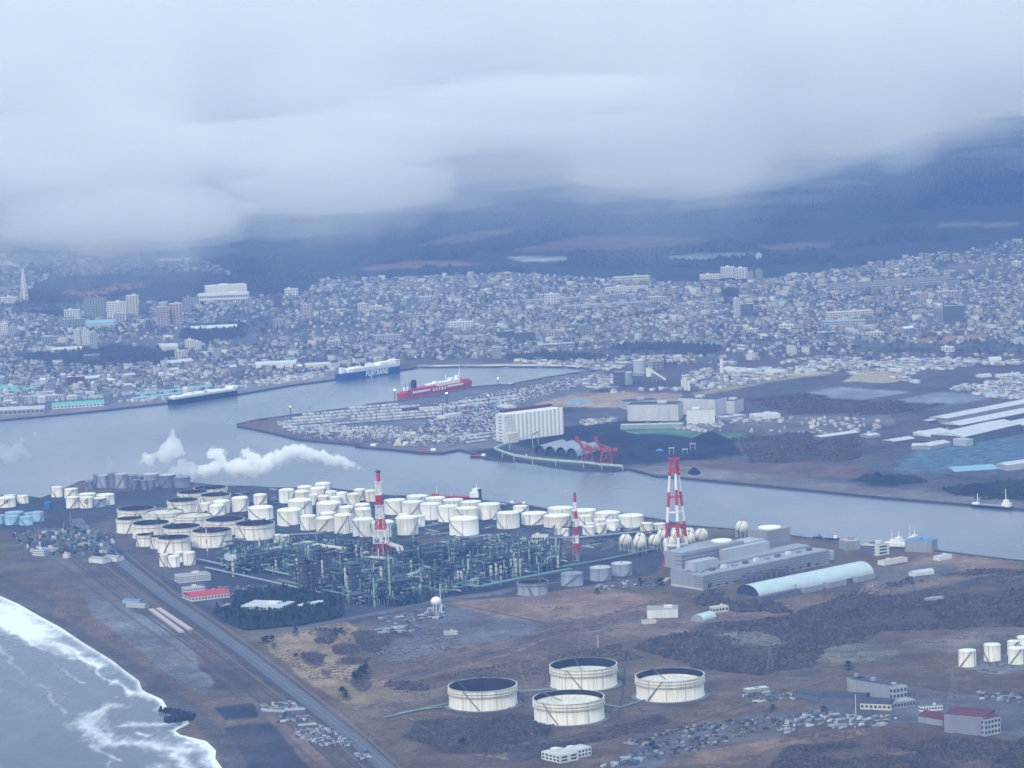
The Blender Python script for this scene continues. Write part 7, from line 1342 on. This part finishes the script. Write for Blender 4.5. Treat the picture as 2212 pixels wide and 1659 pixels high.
# scrap yards, clutter and parked cars near the viewer
for s_, (pl, cnt, smax) in enumerate([([(556, 1524), (630, 1516), (645, 1530), (640, 1540), (570, 1536)], 420, 4.5), ([(630, 1575), (700, 1568), (760, 1605), (755, 1614), (690, 1612), (640, 1590)], 520, 4.5), ([(592, 1550), (665, 1545), (665, 1556), (600, 1562)], 130, 5), ([(760, 1632), (790, 1625), (803, 1642), (775, 1648)], 110, 6), ([(1350, 1600), (1480, 1570), (1640, 1545), (1720, 1558), (1600, 1595), (1440, 1640), (1350, 1640)], 330, 5),
                                ([(1720, 1535), (1850, 1545), (1960, 1550), (1900, 1570), (1740, 1580), (1660, 1590)], 260, 9), ([(2105, 1495), (2160, 1498), (2212, 1502), (2212, 1520), (2120, 1510)], 170, 7), ([(820, 1335), (860, 1330), (960, 1310), (960, 1335), (860, 1350)], 260, 9), ([(800, 1362), (880, 1350), (905, 1362), (850, 1372)], 160, 16), ([(380, 1265), (500, 1262), (560, 1270), (560, 1290), (500, 1290)], 170, 8),
                                ([(1280, 1265), (1440, 1245), (1450, 1262), (1300, 1280)], 90, 7), ([(1600, 1500), (1700, 1490), (1720, 1510), (1640, 1520)], 80, 8), ([(1285, 1655), (1400, 1625), (1380, 1659)], 120, 8)]):
    x, y, z, px, py = scatter(cnt*3, pl, 300+s_); k = np.argsort(vnoise(x, y, 22, 5))[-min(len(x), cnt):]; x, y = x[k], y[k]; n = len(x); cc = (np.array([(.50, .50, .50), (.24, .26, .29), (.34, .35, .34), (.16, .18, .20), (.07, .08, .10), (.35, .37, .42), (.14, .09, .08), (.09, .13, .18)])*(.55 if s_ == 4 else .85))[rng.integers(0, 8, n)]; sz = rng.uniform(2, smax, n)
    tag(bulk('scrap_heap' if s_ < 4 else 'yard_clutter', x, y, np.full(n, .9), np.where(rng.random(n) < .8, .35+rng.normal(0, .08, n), rng.uniform(0, 3, n)), sz*1.25, sz*rng.uniform(.3, .6, n), rng.uniform(.3, 1.7, n), rng.uniform(0, .8, n), cc, cc*.95, bm_), kind='stuff')
# ------------------------------------------------------------------ pylons
pyl = mat('galvanised_lattice', (.20, .21, .23), .6, .1)
def pylon(x, y, yt, lb):
    p = G(x, y, 0, False); H = height_px(p, yt, x, y); o = empty('power_pylon', p, .3, lb, 'pylon', 'steel lattice power pylons'); b = MB(); lv = 9; r = lambda t: 5.5*(1-t)**1.1+.8
    for i in range(lv):
        t0, t1 = i/lv, (i+1)/lv
        for q in range(4):
            a0, a1 = q*math.pi/2+.78, (q+1)*math.pi/2+.78; A0, A1 = (r(t0)*math.cos(a0), r(t0)*math.sin(a0), H*t0), (r(t1)*math.cos(a0), r(t1)*math.sin(a0), H*t1); B0, B1 = (r(t0)*math.cos(a1), r(t0)*math.sin(a1), H*t0), (r(t1)*math.cos(a1), r(t1)*math.sin(a1), H*t1)
            b.tube(A0, A1, .13, 3); b.tube(A0, B1, .07, 3); b.tube(B0, A1, .07, 3)
    b.build('lattice', pyl, o)
    for t in (.68, .8, .92): b = MB(); b.tube((-8, 0, H*t), (8, 0, H*t), .16, 3); b.tube((-8, 0, H*t), (0, 0, H*(t+.06)), .1, 3); b.tube((8, 0, H*t), (0, 0, H*(t+.06)), .1, 3); b.build('cross_arm', pyl, o)
pylon(1258, 1402, 1340, 'faint lattice pylon on the track behind the huge tanks'); pylon(1665, 1452, 1396, 'faint lattice pylon in the dark scrub right of centre'); pylon(2060, 1512, 1440, 'faint lattice pylon in the bare field below the right-edge tanks'); pylon(1720, 1320, 1262, 'faint lattice pylon in front of the aqua barrel roof'); pylon(1795, 610, 566, 'tiny lattice pylon on the hillside forest')
pole(1292, 1399, 1372, 'short white pole beside the pylon behind the huge tanks', r=.5, m_=wallw); pole(1849, 1545, 1500, 'white pole standing in front of the navy-roofed house', r=.5, m_=wallw)
# ------------------------------------------------------------------ trees and scrub near the viewer
def crown_mesh(seed, R, H, base):
    r_ = random.Random(seed); b = MB()
    for i in range(70):
        t = r_.random()**.7; rr = R*(1-t)**.7*(.45+.55*r_.random()); a = r_.random()*6.283; c = Vector((rr*math.cos(a), rr*math.sin(a), base+(H-base)*t)); s = R*.34*r_.uniform(.6, 1.3)
        vs = [c+Vector((r_.uniform(-1, 1), r_.uniform(-1, 1), r_.uniform(-.7, .9)))*s for _ in range(4)]; b.add(vs, [(0, 1, 2), (0, 2, 3), (0, 3, 1), (1, 3, 2)])
    return b.mesh('crown', leafd)
cm = [crown_mesh(i, 3.6, 11, 1.5) for i in range(4)]; tb = MB(); tb.tube((0, 0, -.5), (0, 0, 8), .3, 5, .1); tmesh = tb.mesh('trunk', bark)
def tree(x, y, s, lb, g_):
    e_ = empty('evergreen_tree', (x, y, 0), random.uniform(0, 6), lb, 'tree', g_); e_.scale = (s, s, s*random.uniform(.8, 1.2))
    for me, nm in ((random.choice(cm), 'crown'), (tmesh, 'trunk')): c = bpy.data.objects.new(nm, me); COL.objects.link(c); c.parent = e_
GROVE = [(505, 1287), (560, 1281), (600, 1279), (700, 1290), (737, 1302), (739, 1331), (640, 1352), (528, 1362), (485, 1342), (462, 1325), (500, 1316), (510, 1300)]; HOLE = [(512, 1306), (575, 1302), (612, 1312), (612, 1327), (560, 1328), (515, 1322)]
x, y, z, px, py = scatter(24000, GROVE, 44, (HOLE, [(640, 1306), (708, 1302), (708, 1314), (645, 1320)])); print('GROVE', len(x)); x0, y0 = x[:300], y[:300]
for i in range(len(x0)): tree(x0[i], y0[i], random.uniform(.7, 1.2), 'dark evergreen in the dense grove around the white office', 'dark grove around the white office')
clumps('grove_undergrowth', x[300:7000], y[300:7000], z[300:7000], rng.uniform(2, 4.5, len(x[300:7000])), rng.uniform(4, 9, len(x[300:7000])), leafg, 5)
for i, (X, Yv, s, lb) in enumerate([(771, 1476, 1.6, 'big dark bush, lower one of the clump in the sandy field'), (781, 1464, 1.5, 'big dark bush, middle one of the clump in the sandy field'), (790, 1455, 1.2, 'dark bush at the top of the clump in the sandy field'), (740, 1502, 1.1, 'dark shrub between sandy field and highway'), (748, 1512, .9, 'small dark shrub right below the roadside one'),
                              (638, 1366, .8, 'small dark shrub at the top of the sandy field'), (576, 1388, .9, 'dark shrub, middle of the row at the field\'s left corner'), (568, 1390, .9, 'dark shrub, left of the row at the field\'s left corner'), (588, 1386, .9, 'dark shrub, right of the row at the field\'s left corner'), (592, 1402, .8, 'dark shrub just below the left corner row'), (640, 1420, .6, 'small shrub left of the round scrub patch'),
                              (738, 1370, .9, 'dark shrub beside the sandy track\'s left side'), (725, 1368, .8, 'dark shrub at the edge of the upper scrub patch'), (1833, 1447, 1.1, 'single dark round bush in the field below the pale oval'), (1670, 1536, .8, 'lone bush in front of the yard'), (1780, 1538, .8, 'dark bush by the factory yard road'), (1290, 1284, .9, 'dark bush, right one before the grey tanks'), (1383, 1262, .9, 'round dark bush before the grey tanks'),
                              (1426, 1266, 1.2, 'dark spreading bush left of the power station corner'), (1410, 1618, .9, 'dark bush in the blurred yard at the bottom'), (1000, 1608, .8, 'small dark bush in the scrub at the bottom')]):
    p = G(X, Yv, 0, False); tree(p.x, p.y, s, lb, None); COL.objects[-1].parent.scale = (s*2.1, s*2.1, s*.85)
# bare scrub and dead grass clumps
SP_ = [([(1380, 1395), (1500, 1350), (1700, 1330), (1960, 1245), (2230, 1230), (2230, 1350), (1900, 1370), (1780, 1400), (1760, 1440), (1640, 1460), (1500, 1440)], 34000, 1.0), ([(1500, 1300), (1530, 1280), (1640, 1285), (1720, 1320), (1600, 1325), (1510, 1305)], 6000, 1.3), ([(900, 1560), (1106, 1540), (1200, 1560), (1180, 1590), (1080, 1630), (950, 1625), (860, 1590)], 9000, .7),
       ([(1700, 1610), (2230, 1590), (2230, 1680), (1640, 1680)], 14000, .8), ([(682, 1362), (735, 1362), (720, 1388), (690, 1384)], 2200, .8), ([(650, 1405), (706, 1415), (690, 1438), (670, 1438)], 2200, .8), ([(720, 1390), (780, 1395), (765, 1418), (720, 1410)], 2000, .8), ([(736, 1422), (800, 1424), (790, 1440), (740, 1434)], 1500, .8), ([(790, 1482), (980, 1465), (950, 1485), (850, 1492)], 3500, .9),
       ([(760, 1365), (870, 1355), (900, 1378), (830, 1415), (775, 1400)], 3500, .6), ([(1106, 1610), (1300, 1575), (1430, 1545), (1440, 1560), (1300, 1600), (1160, 1640)], 5000, .7), ([(-10, 1240), (240, 1340), (420, 1480), (560, 1640), (400, 1500), (150, 1340)], 5000, .35), ([(1340, 1390), (1106, 1430), (900, 1470), (1106, 1470), (1400, 1420)], 6000, .6), ([(1580, 935), (1860, 940), (1860, 990), (1620, 1000)], 6000, 1.2),
       ([(1600, 862), (1720, 850), (1850, 868), (2050, 872), (1900, 900), (1700, 890)], 6000, 1.2), ([(1830, 1040), (1870, 1026), (1970, 1026), (2000, 1042), (1930, 1050)], 1600, 1.5), ([(2030, 1060), (2100, 1046), (2240, 1042), (2240, 1084), (2100, 1076)], 3000, 1.5)]
sm2 = mat('reddish_bare_scrub', (.105, .075, .055), .95, .45, .03); sm3 = mat('dark_bare_scrub', (.035, .030, .033), .95, .45, .03); sm = mat('bare_purple_brown_scrub', (.060, .047, .043), .95, .45, .03)
for i, (pl, cnt, s_) in enumerate(SP_):
    x, y, z, px, py = scatter(cnt*2, pl, 400+i, rag=9); k = fbm(x, y, 75, 4, 19)+rng.normal(0, .05, len(x)) > .43; x, y, z = x[k][:cnt], y[k][:cnt], z[k][:cnt]; n = len(x); clumps('bare_scrub', x, y, z-.2, rng.uniform(1.2, 3.2, n)*s_, rng.uniform(1.2, 3.4, n)*s_, leafg, 60+i) if i in (15, 16) else [clumps('bare_scrub', x[q_::3], y[q_::3], z[q_::3]-.2, rng.uniform(1.2, 3.2, len(x[q_::3]))*s_, rng.uniform(1.2, 3.4, len(x[q_::3]))*s_, (sm, sm2, sm3)[q_], 60+i+q_*30) for q_ in range(3)]
# ------------------------------------------------------------------ steam and smoke
def at_depth(x, y, dist): d = R3 @ np.array([(x-CX)/FPX, -(y-CY)/FPX, -1.0]); return Vector(tuple(d*dist))+Vector((0, 0, CAMH))
def steam(name, puffs, ref, dens, label, vox=3.0, rough=.5, drift=0.0):
    dist = mpp(G(*ref, 0, False))*FPX; m = dist/FPX; b = MB(); r_ = random.Random(len(puffs)*7+int(dens*1e4))
    for i, (x, y, r) in enumerate(puffs):
        c = at_depth(x+r_.uniform(-.25, .25)*r, y+r_.uniform(-.25, .25)*r, dist+drift*i+r_.uniform(-1, 1)*r*m); R = r*m*r_.uniform(.8, 1.05); b.ball(c, R*.85, 10, 7)
        for k in range(11):
            v_ = Vector((r_.gauss(0, 1), r_.gauss(0, 1), r_.gauss(0, 1)+.25)).normalized(); R2 = R*r_.uniform(.22, .5)*(.6+rough*.8); c2 = c+v_*R*.9; b.ball(c2, R2, 8, 6)
            for q_ in range(4): w2 = (v_+Vector((r_.gauss(0, .8), r_.gauss(0, .8), r_.gauss(0, .8)))).normalized(); b.ball(c2+w2*R2*.85, R2*r_.uniform(.3, .5), 6, 4)
    o = b.build(name, volmat(name+'_vapour', (1, 1, 1), dens, .15)); tag(o, label, 'steam', kind='thing')
    if dens > .03 and vox < 3.3:
        b2 = MB()
        for i, (x, y, r) in enumerate(puffs):
            c = at_depth(x, y, dist+drift*i)
            for k in range(5): v_ = Vector((r_.gauss(0, 1), r_.gauss(0, 1), r_.gauss(0, 1))).normalized(); b2.ball(c+v_*r*m*.7, r*m*r_.uniform(.6, .95), 9, 6)
        o2 = b2.build('thin_vapour', volmat(name+'_thin', (1, 1, 1), dens*.12, .15), o); md = o2.modifiers.new('remesh', 'REMESH'); md.mode = 'VOXEL'; md.voxel_size = vox*1.3
    md = o.modifiers.new('remesh', 'REMESH'); md.mode = 'VOXEL'; md.voxel_size = vox
    return o
steam('steam_plume', [(796, 1018, 2.4), (786, 1016, 4), (775, 1011, 6), (763, 1006, 8), (750, 1003, 10), (738, 998, 12), (726, 994, 13), (716, 998, 12), (704, 989, 12), (694, 990, 12), (684, 984, 13), (674, 984, 13), (662, 980, 14), (651, 976, 15), (640, 971, 15), (630, 980, 15), (619, 985, 15), (607, 988, 15), (596, 994, 16), (585, 996, 16),
                      (573, 1004, 17), (562, 1008, 18), (551, 1000, 17), (540, 988, 15), (533, 979, 13), (543, 1016, 16), (528, 1010, 17), (514, 1005, 16), (505, 1014, 16), (492, 1012, 14), (480, 998, 14), (474, 984, 14), (465, 977, 12), (455, 979, 10), (468, 1010, 15), (455, 1016, 15), (440, 1020, 13)], (815, 1204), .17, 'thick white steam plume trailing left over the channel from the banded stack', 2.0)
steam('steam_cloud', [(371, 935, 8), (372, 948, 12), (366, 960, 14), (378, 963, 14), (358, 972, 14), (372, 978, 15), (386, 976, 11), (350, 988, 11), (360, 995, 10), (328, 990, 9), (318, 996, 9), (310, 986, 8), (325, 1003, 8), (342, 980, 9), (304, 998, 6)], (380, 1040), .1, 'tall white puff of steam rising beside the main plume', 3.4)
steam('steam_cloud', [(425, 1022, 14), (412, 1016, 13), (400, 1022, 14), (386, 1012, 12), (372, 1014, 11), (395, 1002, 12), (405, 1008, 11), (360, 1030, 9), (340, 1024, 10), (378, 1028, 10)], (380, 1040), .04, 'thin steam drifting low over the grey shore tanks', 3.6)
steam('steam_cloud', [(236, 990, 6), (239, 1000, 7), (230, 996, 6), (234, 1006, 5)], (240, 1040), .010, 'small faint white wisp above the shore tanks', 3)
steam('steam_cloud', [(8, 985, 16), (24, 978, 15), (38, 965, 13), (46, 950, 10), (2, 965, 14), (20, 996, 14), (60, 985, 10), (76, 940, 8), (-12, 980, 18), (34, 990, 12), (52, 975, 10)], (20, 1070), .014, 'faint scattered steam over the channel at the left edge', 4)
steam('steam_cloud', [(150, 1026, 6), (146, 1034, 5), (157, 1018, 4), (165, 1010, 4)], (160, 1050), .006, 'thin wisp rising left of the grey shore tanks', 3)
steam('steam_plume', [(W3(400, 560)[0], W3(0, 560)[1], 4), (W3(430, 540)[0], W3(0, 540)[1], 6), (W3(450, 580)[0], W3(0, 580)[1], 7), (W3(490, 570)[0], W3(0, 570)[1], 6.5), (W3(530, 585)[0], W3(0, 590)[1], 4.5), (W3(415, 600)[0], W3(0, 595)[1], 5), (W3(430, 480)[0], W3(0, 470)[1], 4)], (500, 1246), .15, 'round white steam puff on the cream banded column', 1.6)
steam('steam_plume', [(W4(530, 715)[0], W4(0, 715)[1], 2), (W4(490, 710)[0], W4(0, 712)[1], 3.2), (W4(450, 715)[0], W4(0, 720)[1], 4.2), (W4(410, 740)[0], W4(0, 742)[1], 5), (W4(360, 760)[0], W4(0, 765)[1], 5), (W4(320, 785)[0], W4(0, 790)[1], 5.4), (W4(280, 800)[0], W4(0, 805)[1], 5.4), (W4(230, 790)[0], W4(0, 790)[1], 5)], (870, 1270), .13, 'short white steam jet blowing left in the middle of the refinery', 1.6)
steam('steam_plume', [(W4(200, 690)[0], W4(0, 690)[1], 5), (W4(150, 720)[0], W4(0, 720)[1], 6), (W4(110, 760)[0], W4(0, 760)[1], 6), (W4(180, 760)[0], W4(0, 760)[1], 6), (W4(60, 700)[0], W4(0, 700)[1], 6), (W4(20, 740)[0], W4(0, 740)[1], 6), (W3(2100, 720)[0], W3(0, 720)[1], 6), (W3(2000, 690)[0], W3(0, 690)[1], 5)], (840, 1270), .012, 'thin haze of steam around the foot of the red and white stack', 1.8)
steam('steam_plume', [(1240, 1063.5, 1.3), (1235, 1061.5, 1.6), (1229, 1060.5, 1.9), (1223, 1060.5, 2.1), (1218, 1061.5, 2)], (1247, 1211), .1, 'small white puff blowing left from the slim flare stack', .8)
steam('smoke_plume', [(48, 579, 2.4), (42, 575, 3.5), (35, 573, 4.5), (27, 571, 5.5), (18, 570, 6), (8, 568, 7), (-3, 567, 7), (-14, 566, 8)], (53, 653), .03, 'white smoke trailing left from the far left stack', 4)
steam('steam_plume', [(462, 1128, 4), (466, 1138, 4), (470, 1150, 4.5), (476, 1160, 4.5), (480, 1170, 4)], (450, 1200), .012, 'faint steam wisp rising before an open-topped tank', 2)
steam('steam_plume', [(800, 1112, 6), (785, 1112, 7), (812, 1106, 6), (848, 1112, 7), (862, 1110, 6), (834, 1104, 5), (775, 1118, 5)], (825, 1204), .010, 'faint steam drifting across the banded stack\'s middle', 2.4)
# straw-coloured dead grass over the open fields
stm = mat('dead_straw_grass', (.17, .125, .075), .95, .3, .02); brm = mat('brown_dead_weeds', (.095, .066, .046), .95, .35, .03)
for i, (pl, cnt, mt_, s_) in enumerate([([(553, 1378), (740, 1342), (1500, 1290), (2230, 1220), (2230, 1480), (1750, 1560), (1300, 1600), (850, 1580), (560, 1400)], 16000, brm, 1.0), ([(553, 1378), (740, 1342), (775, 1362), (800, 1470), (880, 1480), (745, 1520), (600, 1420)], 3500, stm, .6),
                                ([(1350, 1560), (2230, 1540), (2230, 1680), (1000, 1680), (850, 1600), (1000, 1640)], 14000, brm, 1.0), ([(1440, 1290), (2230, 1210), (2230, 1260), (1700, 1340), (1450, 1330)], 4000, stm, .8), ([(0, 1200), (200, 1310), (460, 1500), (640, 1680), (560, 1680), (300, 1420), (0, 1260)], 5000, brm, .5)]):
    x, y, z, px, py = scatter(cnt*2, pl, 500+i, (GROVE, HARB, SEA)); k = fbm(x, y, 50, 4, 29+i) > .52; x, y, z = x[k][:cnt], y[k][:cnt], z[k][:cnt]; n = len(x); clumps('dead_grass', x, y, z-.1, rng.uniform(1.2, 4.0, n)*s_, rng.uniform(.3, 1.1, n)*s_, mt_, 90+i)
